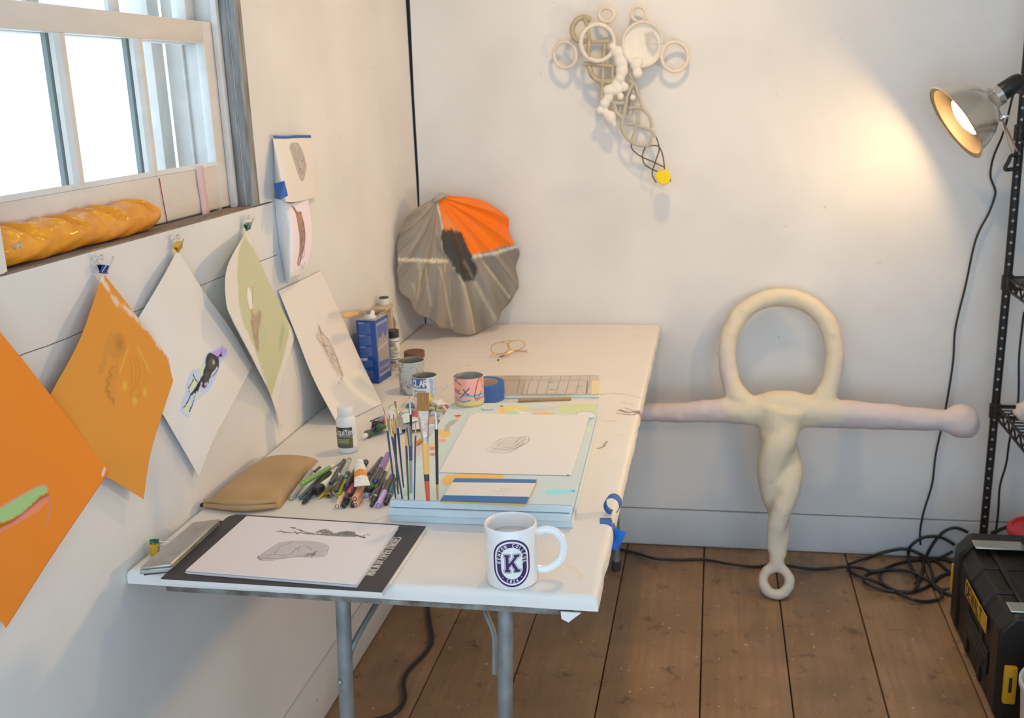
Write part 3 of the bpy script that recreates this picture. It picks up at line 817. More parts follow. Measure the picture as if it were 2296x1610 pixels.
M_WIRE = mat('clip_wire', (.62, .60, .55), .28, .9)
def binder_clip(M, w, color, label, group, spread=1.0, mname=''):
    """triangular spring clip with two wire loops; local: jaws at z=0 pointing -z, x along the jaw"""
    t = thing('binder_clip', label, 'binder clip', (0, 0, 0), group, M=M)
    h = w*.62; d = w*.5
    pr = [(-.0006, 0), (.0006, 0), (d/2+.0004, h), (-d/2-.0004, h)]
    inn = [(-.0001, .0012), (.0001, .0012), (d/2-.0008, h-.001), (-d/2+.0008, h-.001)]
    V = []; n = 4
    for x in (-w/2, w/2): V += [(x, q[0], q[1]) for q in pr]
    for x in (-w/2, w/2): V += [(x, q[0], q[1]) for q in inn]
    F = [(0, 1, 5, 4), (1, 2, 6, 5), (2, 3, 7, 6), (3, 0, 4, 7), (8, 12, 13, 9), (9, 13, 14, 10), (10, 14, 15, 11), (11, 15, 12, 8)]
    F += [(0, 8, 9, 1), (1, 9, 10, 2), (2, 10, 11, 3), (3, 11, 8, 0), (4, 5, 13, 12), (5, 6, 14, 13), (6, 7, 15, 14), (7, 4, 12, 15)]
    obj('spring', (V, F), mat('clip_'+mname, color, .3, .2, coat=.3), t, local=True, smooth=0)
    obj('jaw_lip', join(tube([(-w/2, .0012, 0), (w/2, .0012, 0)], .0009, 6), tube([(-w/2, -.0012, 0), (w/2, -.0012, 0)], .0009, 6)), mat('clip_'+mname, color), t, local=True)
    for s in (-1, 1):
        a = .42*spread
        def q(x, r): return (x, s*(.0014+r*math.sin(a)), .001+r*math.cos(a)*1.0)
        lp = [q(-w*.34, 0), q(-w*.26, h*.9), q(-w*.16, h*1.75), q(-w*.12, h*2.15), q(0, h*2.38), q(w*.12, h*2.15), q(w*.16, h*1.75), q(w*.26, h*.9), q(w*.34, 0)]
        obj('wire_handle', tube(cr(lp, 4), .00065, 6), M_WIRE, t, local=True)
    return t
c1 = Z(338, 1232, TZ+.010)
binder_clip(Matrix.Translation(c1+V3(.002, -.004, .0)) @ Matrix.Rotation(.5, 4, 'Z') @ Matrix.Rotation(math.pi/2, 4, 'Y') @ Matrix.Rotation(.3, 4, 'X'), .020, alb((205, 150, 20)), 'yellow binder clip beside the metal tin', 'binder clips by the tin', mname='yellow')
binder_clip(Matrix.Translation(c1+V3(-.006, .012, .002)) @ Matrix.Rotation(.2, 4, 'Z') @ Matrix.Rotation(math.pi/2, 4, 'Y') @ Matrix.Rotation(.3, 4, 'X'), .020, alb((20, 100, 80)), 'green binder clip behind the yellow one by the metal tin', 'binder clips by the tin', mname='green')

# ---- tan pouch
pq = dict(NL=(458, 1140), NR=(628, 1141), FR=(713, 1034), FL=(597, 1032))
n = 60
B = loft([[Z(*pq['NL']), Z(545, 1149), Z(*pq['NR'])], [Z(528, 1082), Z(600, 1088), Z(668, 1092)], [Z(*pq['FL']), Z(655, 1029), Z(*pq['FR'])]], n, n)
u = np.linspace(0, 1, n+1)[None, :]; v = np.linspace(0, 1, n+1)[:, None]
hgt = .0215*((1-np.abs(2*u-1)**3.5)*(1-np.abs(2*v-1)**4))**.42
hgt = hgt*(1-.12*np.exp(-((u-.55)**2+(v-.5)**2)/.06))
B[..., 2] += .001
top = B.copy(); top[..., 2] += hgt
pouch = thing('pouch', 'tan leather zip pouch lying on the table between the wall and the pens', 'pouch', Z(580, 1090))
M_TAN = mat('tan_leather', (.52, .33, .15), .42, var=.18, scale=9, bump=.25, bscale=420, spec=.5)
VV = [tuple(q) for q in top.reshape(-1, 3)]+[tuple(q) for q in B.reshape(-1, 3)]; k = (n+1)**2; FF = []
for j in range(n):
    for i in range(n):
        a = j*(n+1)+i; FF.append((a, a+1, a+n+2, a+n+1)); FF.append((k+a, k+a+n+1, k+a+n+2, k+a+1))
for i in range(n):
    for a, b in ((i, i+1), (n*(n+1)+i, n*(n+1)+i+1), (i*(n+1), (i+1)*(n+1)), (i*(n+1)+n, (i+1)*(n+1)+n)): FF.append((a, b, k+b, k+a))
obj('body', (VV, FF), M_TAN, pouch, smooth=80)
lip = [B[0, i]+V3(0, -.0025, .0062+.003*math.sin(math.pi*i/n)) for i in range(1, n, 3)]
obj('lower_lip', tube(lip, [.0045+.002*math.sin(math.pi*i/(len(lip)-1)) for i in range(len(lip))], 10), M_TAN, pouch, smooth=80)
obj('upper_lip', tube([q+V3(0, .002, .0085) for q in lip], [.003+.0025*math.sin(math.pi*i/(len(lip)-1)) for i in range(len(lip))], 10), M_TAN, pouch, smooth=80)
obj('zip_pull', bbox3(*[q for p in zip(B[0, 0]+V3(-.006, -.003, .002), B[0, 0]+V3(.002, .004, .009)) for q in p], .001), mat('black_zip', (.02, .02, .02), .5), pouch)

# ---- pens
def pz(x, y, z): return Z(620+x/8.2, 1010+y/8.2, z)
PENS = []
def pen(A, B, r, zA, zB, segs, label, plug=None, clip=None, name='marker_pen'):
    """segs = (fraction end, colour, radius factor, part name); A is the near end"""
    a = pz(A[0], A[1], TZ+zA); b = pz(B[0], B[1], TZ+zB); Ln = np.linalg.norm(b-a); R = r/8.2*.00078*1.10
    t = thing(name, label, 'pen', a, 'pens and markers in the pile')
    s0 = 0.0; d = norm(b-a)
    for k, (e, colr, rf, pn) in enumerate(segs):
        x0, x1 = s0*Ln, e*Ln; q = R*rf
        ch = min(.0012, (x1-x0)*.3)
        c = alb(colr, (205, 190, 177), .8)
        m = mat('pen_%d_%d_%d' % tuple(colr), c, .32, coat=.25)
        po = obj(pn, turned(a+d*x0, a+d*x1, [(0, q-ch), (ch*.6, q), (x1-x0-ch*.6, q), (x1-x0, q-ch)], 16), m, t, smooth=40)
        if k == 0: first = po
        s0 = e
    if plug:
        c = alb(plug, (205, 190, 177), .8)
        obj('end_plug', turned(a-d*.0006, a+d*.002, [(0, R*.42), (.0004, R*.5), (.0026, R*.5)], 14), mat('pen_%d_%d_%d' % tuple(plug), c, .32, coat=.25), first)
        obj('end_ring', turned(a-d*.0003, a+d*.001, [(0, R*.62), (.0003, R*.68), (.0013, R*.68)], 14), mat('pen_groove', (.06, .05, .045), .6), first)
    if clip:
        up_ = norm(np.cross(np.cross(d, V3(0, 0, 1)), d)); c0, c1 = clip
        obj('clip', tube([a+d*Ln*c0+up_*(R+.0004), a+d*Ln*c0+up_*(R+.0018), a+d*Ln*c1+up_*(R+.0016)], .0009, 6), mat('pen_clip', (.10, .10, .10), .3), t)
    return t
BK = (38, 36, 36); DG = (72, 68, 64); GY_ = (150, 146, 122)
R0 = .0052
pen((268, 880), (640, 380), 50, R0, R0+.002, [(.42, (152, 142, 134), 1, 'cap'), (1, (150, 140, 134), .95, 'barrel')], 'pale grey marker with a yellow-green end beside the tan pouch', plug=(196, 186, 96))
pen((452, 622), (1190, 200), 46, .026, .022, [(.06, (120, 150, 78), .8, 'tip_cap'), (.70, (112, 142, 62), 1, 'barrel'), (.80, (196, 176, 150), 1.02, 'clear_cap'), (1, (172, 164, 146), .95, 'cap')], 'long olive green marker with a clear cap lying on top beside the pouch')
pen((430, 880), (960, 330), 36, R0, .012, [(.5, (72, 98, 92), 1, 'cap'), (1, (58, 66, 62), .95, 'barrel')], 'dark teal pen under the olive green marker')
pen((490, 965), (985, 400), 40, R0, .016, [(.06, BK, .8, 'end_cap'), (.32, BK, 1.1, 'cap'), (1, (44, 42, 42), .95, 'barrel')], 'glossy black pen with a clip at the front left of the pen pile', clip=(.05, .3))
pen((715, 755), (1130, 460), 78, .0125, .018, [(.24, (40, 34, 36), 1.04, 'cap'), (.30, (66, 58, 54), .9, 'collar'), (1, (222, 200, 160), .98, 'barrel')], 'fat cream ink marker with a black cap', name='ink_marker')
pen((1000, 605), (1245, 190), 48, .024, .020, [(.10, (48, 45, 44), .9, 'end_cap'), (.5, (74, 70, 66), 1, 'cap'), (1, (66, 62, 58), 1, 'barrel')], 'dark grey marker pointing at the fat cream ink marker', clip=(.1, .45))
pen((1090, 745), (1342, 168), 47, .020, .024, [(.42, (58, 52, 48), .92, 'barrel'), (.96, GY_, 1, 'cap'), (1, (120, 116, 96), .98, 'end_cap')], 'grey-green capped marker standing high in the pen pile')
pen((775, 875), (1060, 660), 24, .004, .006, [(.1, (205, 150, 30), .7, 'tip'), (1, (200, 150, 30), 1, 'barrel')], 'thin yellow pen under the fat cream marker')
pen((1130, 835), (1262, 570), 56, .011, .013, [(1, (152, 142, 18), 1, 'cap')], 'olive yellow marker with a ringed end', plug=(160, 150, 30))
pen((1282, 655), (1500, 300), 52, .022, .026, [(.5, (46, 43, 42), 1, 'cap'), (1, (52, 49, 47), .95, 'barrel')], 'black marker with a round end beside the orange paint tube', plug=(60, 58, 70))
pen((1112, 1030), (1230, 800), 54, R0+.0005, R0+.001, [(1, (212, 170, 138), 1, 'cap')], 'beige marker with a ringed end at the front of the pen pile', plug=(220, 180, 150))
pen((1272, 890), (1450, 560), 46, .012, .016, [(.24, (58, 40, 38), .96, 'barrel'), (.7, (196, 84, 88), 1, 'cap'), (1, (150, 70, 74), .98, 'end_cap')], 'rose red marker with a dark brown end')
pen((1235, 1025), (1310, 905), 46, R0, R0, [(.4, (30, 29, 30), .85, 'tip_cap'), (1, (36, 35, 36), 1, 'barrel')], 'short black pen end at the front between beige and orange markers')
pen((1440, 885), (1590, 670), 58, .0155, .0155, [(1, (228, 138, 94), 1, 'cap')], 'salmon orange marker lying on another orange one', plug=(228, 130, 86))
pen((1446, 1000), (1570, 800), 56, R0+.0005, R0+.001, [(1, (216, 146, 104), 1, 'cap')], 'light orange marker under the salmon one', plug=(210, 130, 92))
pen((1395, 1020), (1440, 930), 40, R0-.001, R0-.001, [(1, (34, 32, 32), 1, 'barrel')], 'black pen end half hidden behind the light orange marker')
pen((1640, 215), (1560, 330), 56, .016, .016, [(.55, (48, 46, 44), 1.12, 'cap'), (1, (40, 38, 38), .8, 'barrel')], 'stubby black capped marker behind the orange paint tube')
pen((1675, 725), (1850, 520), 58, .0145, .017, [(.2, (46, 42, 40), .92, 'end_cap'), (1, (72, 118, 58), 1, 'barrel')], 'green marker with a dark end beside the orange paint tube')
pen((1812, 560), (2050, 75), 55, .024, .022, [(.40, (56, 50, 48), 1, 'cap'), (.96, (132, 92, 146), 1, 'barrel'), (1, (100, 70, 112), .95, 'end_cap')], 'purple marker with a black cap and violet end', plug=(110, 92, 190), clip=(.05, .38))
pen((1740, 850), (1850, 700), 42, R0+.003, R0+.004, [(1, (92, 70, 68), 1, 'barrel')], 'dark marker with a round pink end low in the pile', plug=(214, 130, 132))
pen((1745, 1020), (2085, 190), 42, R0, .012, [(.06, (34, 33, 34), .7, 'tip_cap'), (.17, (42, 40, 40), .95, 'cap'), (.20, (170, 164, 150), 1.02, 'ring'), (.72, (70, 66, 62), .95, 'barrel'), (1, (226, 210, 150), 1, 'end_cap')], 'long dark grey pen with a pale ring and cream end')
pen((1872, 1010), (2135, 470), 56, R0+.001, .014, [(.44, (190, 154, 192), 1, 'cap'), (1, (66, 62, 58), .9, 'barrel')], 'lilac capped marker at the front right of the pen pile', plug=(196, 150, 206))
pen((2010, 985), (2160, 640), 44, R0-.001, .008, [(.2, (36, 35, 35), .8, 'tip_cap'), (.42, (52, 50, 48), 1, 'cap'), (.48, (118, 140, 130), 1.04, 'ring'), (1, (96, 90, 84), 1, 'barrel')], 'grey pen with a pale green ring against the foam board')
pen((1700, 440), (1935, 145), 40, .013, .011, [(.7, (82, 78, 72), 1, 'barrel'), (1, (70, 66, 62), 1.05, 'cap')], 'grey capped marker behind the purple one')
pen((1640, 600), (1850, 300), 34, .009, .009, [(.8, (62, 60, 56), 1, 'barrel'), (.84, (180, 172, 160), 1.03, 'ring'), (1, (58, 56, 54), 1, 'cap')], 'thin dark pen with a silver ring beside the green marker')
pen((1925, 745), (2030, 575), 16, .007, .008, [(1, (216, 150, 40), 1, 'shaft')], 'orange pencil deep in the pen pile', name='pencil')
pen((1645, 835), (1760, 690), 52, R0-.001, R0, [(.3, (150, 156, 164), 1, 'cap'), (1, (70, 70, 70), .95, 'barrel')], 'marker with a pale blue-grey end under the green one')
pen((700, 390), (800, 305), 26, .010, .010, [(1, (54, 52, 50), 1, 'barrel')], 'thin dark pen end peeking out beside the tan pouch')
pen((1262, 500), (1330, 400), 30, .018, .018, [(.3, (120, 160, 190), 1, 'tip_cap'), (1, (52, 50, 60), .95, 'barrel')], 'small pen with a light blue tip in the middle of the pile')
pen((1060, 790), (1120, 650), 30, .006, .008, [(.25, (150, 176, 166), .9, 'tip_cap'), (1, (56, 60, 56), 1, 'barrel')], 'pen with a pale mint tip under the grey-green marker')
pen((560, 805), (830, 470), 38, R0-.001, .008, [(.3, (58, 54, 52), 1, 'cap'), (1, (74, 70, 66), .95, 'barrel')], 'dark grey pen between the teal and the glossy black pens')
pen((1180, 760), (1330, 430), 40, .010, .012, [(.4, (44, 42, 42), 1, 'cap'), (1, (60, 58, 56), .95, 'barrel')], 'black pen under the olive yellow marker')
pen((1365, 820), (1500, 540), 40, .008, .012, [(.4, (70, 46, 44), 1, 'cap'), (1, (60, 52, 50), .95, 'barrel')], 'brownish dark pen between the rose and salmon markers')
pen((1560, 800), (1710, 480), 40, .008, .010, [(.4, (52, 50, 48), 1, 'cap'), (1, (64, 60, 58), .95, 'barrel')], 'dark pen under the green marker')
pen((1890, 850), (2020, 560), 38, .008, .010, [(.4, (60, 58, 56), 1, 'cap'), (1, (90, 86, 80), .95, 'barrel')], 'mid grey pen between the long ringed pen and the lilac marker')
pen((2085, 780), (2175, 520), 38, .009, .012, [(.4, (50, 92, 88), 1, 'cap'), (1, (60, 62, 60), .95, 'barrel')], 'teal capped pen leaning on the foam board beside the brushes')
# brass sharpener in the pile
sc_ = pz(950, 830, TZ+.006)
sh = thing('brass_sharpener', 'small round brass sharpener among the pens', 'sharpener', sc_, )
dd = norm(pz(1000, 700, TZ+.006)-sc_)
obj('body', turned(sc_, sc_+dd, [(0, .0042), (.0005, .006), (.012, .006), (.014, .005)], 18), mat('old_brass', (.42, .27, .10), .35, .8, var=.4, scale=200), sh)
obj('hole', turned(sc_-dd*.0003, sc_+dd, [(0, .0030), (.0008, .0030)], 14), M_DARK, sh)

# ---- paint tubes
def paint_tube(A, B, r, body, cap, label, band=None, name='paint_tube', group='crumpled paint tubes', twist=0.0, bandrange=(.25, .7), capr=.55):
    """soft metal tube: cap and shoulder at A, flat crimped end at B (world points)"""
    A = np.array(A, float); B = np.array(B, float); d = norm(B-A); Ln = np.linalg.norm(B-A)
    t = thing(name, label, 'paint tube', A, group)
    s = norm(np.cross(d, V3(0, 0, 1))); u_ = np.cross(s, d)
    r = r*1.22; A = A+V3(0, 0, r*.15); cl = min(.016, Ln*.22)
    obj('cap', turned(A, B, [(0, r*capr*.9), (.001, r*capr), (cl, r*capr*1.08)], 14), mat('tubecap_%d_%d_%d' % tuple(cap), alb(cap), .4), t)
    nu, nv = 20, 16; V = []
    for j in range(nv+1):
        q = j/nv; x = cl+(Ln-cl)*q
        if q < .08: ra = rb = r*(capr+(1-capr)*q/.08)
        else:
            k = (q-.08)/.92; ra = r*(1+.42*k); rb = r*max(.06, 1-k**1.3*.97)
        tw = twist*q
        for i in range(nu):
            a = 2*math.pi*i/nu; w = 1+.05*math.sin(3*a+5*q)*(q > .1)
            p = ra*math.cos(a)*w; h = rb*math.sin(a)*w
            V.append(A+d*x+s*(p*math.cos(tw)-h*math.sin(tw))+u_*(p*math.sin(tw)+h*math.cos(tw))+u_*(rb-r)*.35)
    V = [tuple(q) for q in V]
    def part(j0, j1, nm, colr):
        F = [(j*nu+i, j*nu+(i+1) % nu, (j+1)*nu+(i+1) % nu, (j+1)*nu+i) for j in range(j0, j1) for i in range(nu)]
        vs = sorted({i for f in F for i in f}); mp = {i: k for k, i in enumerate(vs)}
        m = mat('tube_%d_%d_%d' % tuple(colr), alb(colr), .38, .15, var=.12, scale=120)
        obj(nm, ([V[i] for i in vs], [tuple(mp[i] for i in f) for f in F]+([] )), m, t, smooth=60)
    if band:
        j0, j1 = int(bandrange[0]*nv), int(bandrange[1]*nv)
        part(0, j0, 'neck', body); part(j0, j1, 'colour_band', band); part(j1, nv, 'crimp', body)
    else: part(0, nv, 'body', body)
    return t
def pt5(x, y, z): return Z(800+x/8.83, 870+y/8.83, TZ+z)
a = pz(1530, 235, TZ+.036); b = pz(1565, 640, TZ+.033)
paint_tube(a, b, .0085, (226, 208, 192), (224, 212, 202), 'white paint tube with an orange band on top of the pen pile', band=(236, 130, 40), group=None, bandrange=(.38, .68), capr=.75)
paint_tube(pt5(120, 985, .006), pt5(420, 800, .008), .0075, (96, 92, 70), (226, 210, 196), 'paint tube with a long white cap nearest the white bottle', band=(70, 100, 70))
paint_tube(pt5(300, 880, .010), pt5(470, 680, .010), .007, (70, 60, 84), (58, 50, 66), 'dark purple paint tube at the left of the tube pile')
paint_tube(pt5(420, 830, .014), pt5(540, 720, .015), .0075, (78, 92, 62), (60, 74, 50), 'olive green paint tube beside the purple one')
paint_tube(pt5(330, 760, .018), pt5(440, 660, .018), .007, (44, 44, 46), (40, 40, 42), 'black paint tube in the tube pile')
paint_tube(pt5(560, 650, .020), pt5(410, 620, .022), .009, (128, 140, 146), (190, 80, 80), 'blue-grey paint tube with a red cap in the tube pile')
paint_tube(pt5(690, 395, .008), pt5(820, 520, .010), .008, (216, 202, 188), (140, 196, 70), 'white paint tube with a lime green cap', capr=.8)
paint_tube(pt5(1020, 470, .012), pt5(820, 640, .018), .0095, (206, 194, 178), (190, 180, 168), 'crumpled off-white paint tube behind the brushes')
paint_tube(pt5(840, 640, .012), pt5(980, 800, .012), .012, (150, 142, 132), (110, 104, 98), 'bare grey metal paint tube behind the thin brushes')
paint_tube(pt5(1040, 400, .016), pt5(1180, 300, .018), .014, (226, 212, 198), (112, 108, 98), 'rolled up white paint tube with orange stripes seen end on', band=(226, 170, 130), bandrange=(.1, .25))
paint_tube(pt5(1130, 640, .010), pt5(1230, 800, .010), .010, (216, 200, 186), (214, 204, 194), 'short white paint tube beside the thin navy brush')
paint_tube(pt5(1160, 480, .012), pt5(1190, 620, .016), .008, (196, 78, 76), (150, 50, 50), 'red paint tube behind the wide flat brush')
paint_tube(pt5(1460, 380, .010), pt5(1720, 270, .012), .010, (216, 200, 184), (140, 128, 116), 'long off-white paint tube at the far side of the tube pile')
paint_tube(pt5(1500, 640, .016), pt5(1480, 760, .012), .011, (196, 158, 118), (176, 140, 104), 'tan paint tube behind the black handled brush')
paint_tube(pt5(1620, 700, .008), pt5(1740, 640, .010), .009, (164, 170, 64), (60, 120, 90), 'yellow-green paint tube at the foam board edge')
paint_tube(pt5(1640, 790, .007), pt5(1700, 740, .007), .007, (120, 50, 46), (80, 40, 40), 'dark red paint tube beside the yellow-green one')
paint_tube(pt5(1500, 860, .009), pt5(1540, 760, .009), .0105, (206, 194, 184), (222, 214, 210), 'paint tube with a round white cap facing forward', capr=.95)
paint_tube(pt5(860, 880, .006), pt5(760, 800, .006), .007, (210, 184, 176), (200, 190, 180), 'pale pink paint tube in front of the grey one')
paint_tube(pt5(590, 500, .012), pt5(770, 600, .016), .009, (222, 196, 190), (206, 196, 186), 'pale paint tube with a faint pink tint between the thin brushes')
paint_tube(pt5(880, 540, .020), pt5(1070, 660, .022), .010, (214, 204, 192), (96, 92, 86), 'clean white paint tube lying on top behind the thin brushes', band=(120, 150, 120), bandrange=(.2, .35))
paint_tube(pt5(690, 690, .008), pt5(850, 800, .008), .0085, (214, 180, 176), (150, 60, 60), 'pink paint tube low in the pile behind the navy brushes')
paint_tube(pt5(900, 820, .006), pt5(1060, 730, .008), .0085, (74, 92, 78), (60, 70, 62), 'dark green paint tube low in the pile behind the craft knife')
paint_tube(pt5(1070, 560, .014), pt5(1190, 420, .016), .0095, (140, 134, 126), (80, 76, 72), 'grey paint tube beside the rolled up white one')
paint_tube(pt5(1450, 500, .016), pt5(1600, 420, .016), .0095, (190, 184, 110), (90, 110, 70), 'olive yellow paint tube behind the small white carton')
paint_tube(pt5(1480, 600, .010), pt5(1640, 500, .010), .0095, (196, 186, 206), (150, 140, 170), 'lavender paint tube under the small white carton')
paint_tube(pt5(1700, 330, .008), pt5(1560, 290, .008), .0085, (222, 206, 192), (150, 140, 130), 'small cream paint tube beside the eraser')
# white label box and eraser
def brick(pts, z0, z1, name, m, **k):
    q = [Z(800+x/8.83, 870+y/8.83, z1) for x, y in pts]
    return obj(name, prism([(p[0], p[1]) for p in q], z1-z0, (0, 0, z0), (1, 0, 0), (0, 1, 0)), m, bevel=.001, **k)
brick([(1600, 600), (1720, 670), (1810, 590), (1690, 500)], TZ+.012, TZ+.022, 'paint_box', mat('white_carton', (.78, .76, .77), .6), label='small white carton lying on the paint tubes', cat='box')
er = thing('eraser', 'white block eraser with a magenta sleeve near the striped can', 'eraser', pt5(1800, 440, 0))
def brick_p(pts, z0, z1, name, m):
    q = [Z(800+x/8.83, 870+y/8.83, z1) for x, y in pts]
    obj(name, prism([(p[0], p[1]) for p in q], z1-z0, (0, 0, z0), (1, 0, 0), (0, 1, 0)), m, er, bevel=.001)
brick_p([(1690, 350), (1840, 540), (1900, 440), (1770, 310)], TZ+.002, TZ+.014, 'block', mat('eraser_white', (.78, .70, .66), .8))
brick_p([(1725, 330), (1840, 475), (1890, 432), (1775, 318)], TZ+.0142, TZ+.0147, 'sleeve', mat('magenta_print', alb((165, 70, 100)), .6))
obj('pencil', cyl_between(pt5(265, 660, .012), pt5(530, 550, .012), .0016, 8), mat('dark_pencil', (.06, .06, .055), .5), label='thin dark pencil leaning on the left of the paint tubes', cat='pencil')
obj('crayon', cyl_between(pt5(1175, 1100, .005), pt5(1275, 1030, .005), .0045, 10), mat('orange_wax', alb((235, 140, 50)), .5), label='orange crayon stub beside the wide flat brush', cat='crayon')

# ---- stack of foam boards
ZF = TZ+.042
fq = [(874, 1121), (1282, 1134), (1341, 905), (1012, 903)]
M_FOAM = mat('pale_blue_foam', (.63, .76, .82), .7, var=.06, scale=40, bump=.1, bscale=300)
fc = [Z(*q, ZF)[:2] for q in fq]
labs = ['bottom pale blue foam board of the stack', 'middle pale blue foam board of the stack', 'top pale blue foam board smeared with paint']
for k in range(2):
    o = np.array([(0, .002), (-.003, -.004)][k])
    ctr = sum(fc)/4
    q = [ctr+(p-ctr)*(1.005-.004*k)+o for p in fc]
    obj('foam_board', prism([tuple(p) for p in q], .0132, (0, 0, TZ+.0004+k*.0138), (1, 0, 0), (0, 1, 0)), M_FOAM, label=labs[k], cat='foam board', group='stacked foam boards', bevel=.0015)
fb = thing('foam_board', labs[2], 'foam board', Z(1110, 1020, TZ+.028), 'stacked foam boards')
obj('board', prism([tuple(p) for p in fc], .0132, (0, 0, TZ+.0284), (1, 0, 0), (0, 1, 0)), M_FOAM, fb, bevel=.001)
G = loft([[np.append(fc[0]+.0012*np.array([1, 1]), ZF), np.append(fc[1]+.0012*np.array([-1, 1]), ZF)], [np.append(fc[3]+.0012*np.array([1, -1]), ZF), np.append(fc[2]+.0012*np.array([-1, -1]), ZF)]], 260, 420)
G[..., 2] = ZF+.0002
pa = Paint(G[..., :2], (.66, .765, .775))
pa.mottle(9, .06)
def fp(x, y): return Z(x, y, ZF)[:2]
def f2(x, y): return fp(740+x/5.367, 860+y/5.367)
def f6(x, y): return fp(1080+x/8.05, 730+y/8.05)
def f3(x, y): return fp(980+x/3.22, 740+y/3.22)
def ab(r, g, b): return alb((r, g, b), (214, 198, 184), .82)
for pts, c, a_, fe in [
  ([f2(1300, 560), f2(1400, 550), f2(1450, 590), f2(1440, 640), f2(1360, 660), f2(1300, 630)], ab(236, 168, 92), .95, .004),
  ([f2(1300, 670), f2(1380, 665), f2(1400, 700), f2(1330, 715)], ab(232, 150, 110), .9, .004), ([f2(1190, 740), f2(1260, 720), f2(1320, 740), f2(1250, 770)], ab(236, 170, 110), .9, .004),
  ([f2(1195, 765), f2(1260, 765), f2(1260, 800), f2(1195, 800)], ab(200, 110, 80), .9, .004), ([f2(1490, 385), f2(1570, 375), f2(1580, 395), f2(1510, 405)], ab(205, 70, 50), 1, .003),
  ([f2(1480, 400), f2(1580, 405), f2(1540, 425)], ab(232, 140, 80), .9, .003), ([f2(1370, 575), f2(1390, 500), f2(1460, 440), f2(1545, 430), f2(1500, 480), f2(1440, 520), f2(1430, 580)], ab(172, 158, 140), .95, .003),
  ([f2(1310, 770), f2(1430, 735), f2(1450, 760), f2(1330, 800)], ab(166, 206, 178), .9, .006), ([f2(1290, 800), f2(1380, 790), f2(1340, 840), f2(1270, 860)], ab(190, 202, 150), .8, .006),
  ([f2(1200, 850), f2(1260, 830), f2(1260, 870), f2(1210, 875)], ab(206, 90, 80), .85, .004), ([f2(1120, 900), f2(1200, 880), f2(1180, 960), f2(1090, 980)], ab(206, 220, 204), .8, .010), ([f2(1180, 900), f2(1240, 900), f2(1220, 940)], ab(226, 190, 150), .7, .006),
  ([f2(1240, 640), f2(1300, 620), f2(1290, 680), f2(1240, 700)], ab(210, 170, 140), .7, .005),
  ([f6(330, 1470), f6(600, 1430), f6(800, 1470), f6(930, 1520), f6(700, 1540), f6(450, 1560), f6(240, 1570)], ab(216, 186, 104), .9, .008), ([f6(320, 1490), f6(430, 1500), f6(430, 1600), f6(330, 1590)], ab(232, 170, 90), .9, .006),
  ([f6(440, 1560), f6(650, 1550), f6(690, 1600), f6(420, 1600)], ab(164, 196, 150), .9, .005), ([f6(900, 1490), f6(1380, 1470), f6(1380, 1500), f6(1150, 1540), f6(920, 1570)], ab(196, 178, 160), .9, .006),
  ([f6(1390, 1430), f6(1550, 1400), f6(1900, 1390), f6(2100, 1430), f6(2100, 1600), f6(1700, 1590), f6(1400, 1580)], ab(196, 190, 126), .85, .012), ([f6(1090, 1400), f6(1300, 1390), f6(1250, 1430), f6(1100, 1440)], ab(206, 200, 150), .7, .008),
  ([f6(900, 1590), f6(1150, 1560), f6(1340, 1580), f6(1330, 1610), f6(950, 1610)], ab(230, 168, 84), .95, .003), ([f6(610, 1510), f6(700, 1550), f6(900, 1590), f6(700, 1600)], ab(222, 200, 186), .95, .003),
  ([f3(30, 1090), f3(70, 1050), f3(200, 1035), f3(480, 1040), f3(480, 1080), f3(150, 1110), f3(60, 1125)], ab(236, 166, 92), .98, .004),
  ([f3(750, 1170), f3(860, 1150), f3(1000, 1155), f3(960, 1180), f3(800, 1190)], ab(130, 200, 220), .85, .010), ([f3(960, 1160), f3(1000, 1155), f3(990, 1175)], ab(60, 170, 210), .9, .004),
  ([f3(210, 1238), f3(300, 1232), f3(250, 1262)], ab(40, 150, 205), .95, .004), ([f3(1085, 700), f3(1125, 700), f3(1115, 740), f3(1085, 735)], ab(190, 206, 150), .7, .006), ([f3(1090, 640), f3(1140, 628), f3(1110, 650)], ab(80, 180, 220), .9, .003), ([f3(1000, 870), f3(1040, 865), f3(1010, 885)], ab(216, 150, 110), .7, .004)]:
    pa.fill(pts, c, a_, fe, rag=.0018, rs=260)
pa.stroke([f6(30, 1520), f6(120, 1525), f6(205, 1520)], .004, ab(60, 90, 150), .95)
pa.stroke([f6(40, 1530), f6(0, 1510)], .008, ab(90, 170, 150), .9)
lens = [fp(1313+22*math.cos(t), 931+8*math.sin(t)) for t in np.linspace(0, 2*math.pi, 24)[:-1]]
pa.fill(lens, ab(214, 202, 194), .95, .002); pa.stroke(lens, .0022, ab(140, 132, 130), .8, .002, closed=True)
pa.blob(f6(360, 1455), .004, ab(60, 80, 40), .95, .002)
gridobj('paint_smears', G, pa.out(), paintmat('foam_paint', .6, .3), fb)

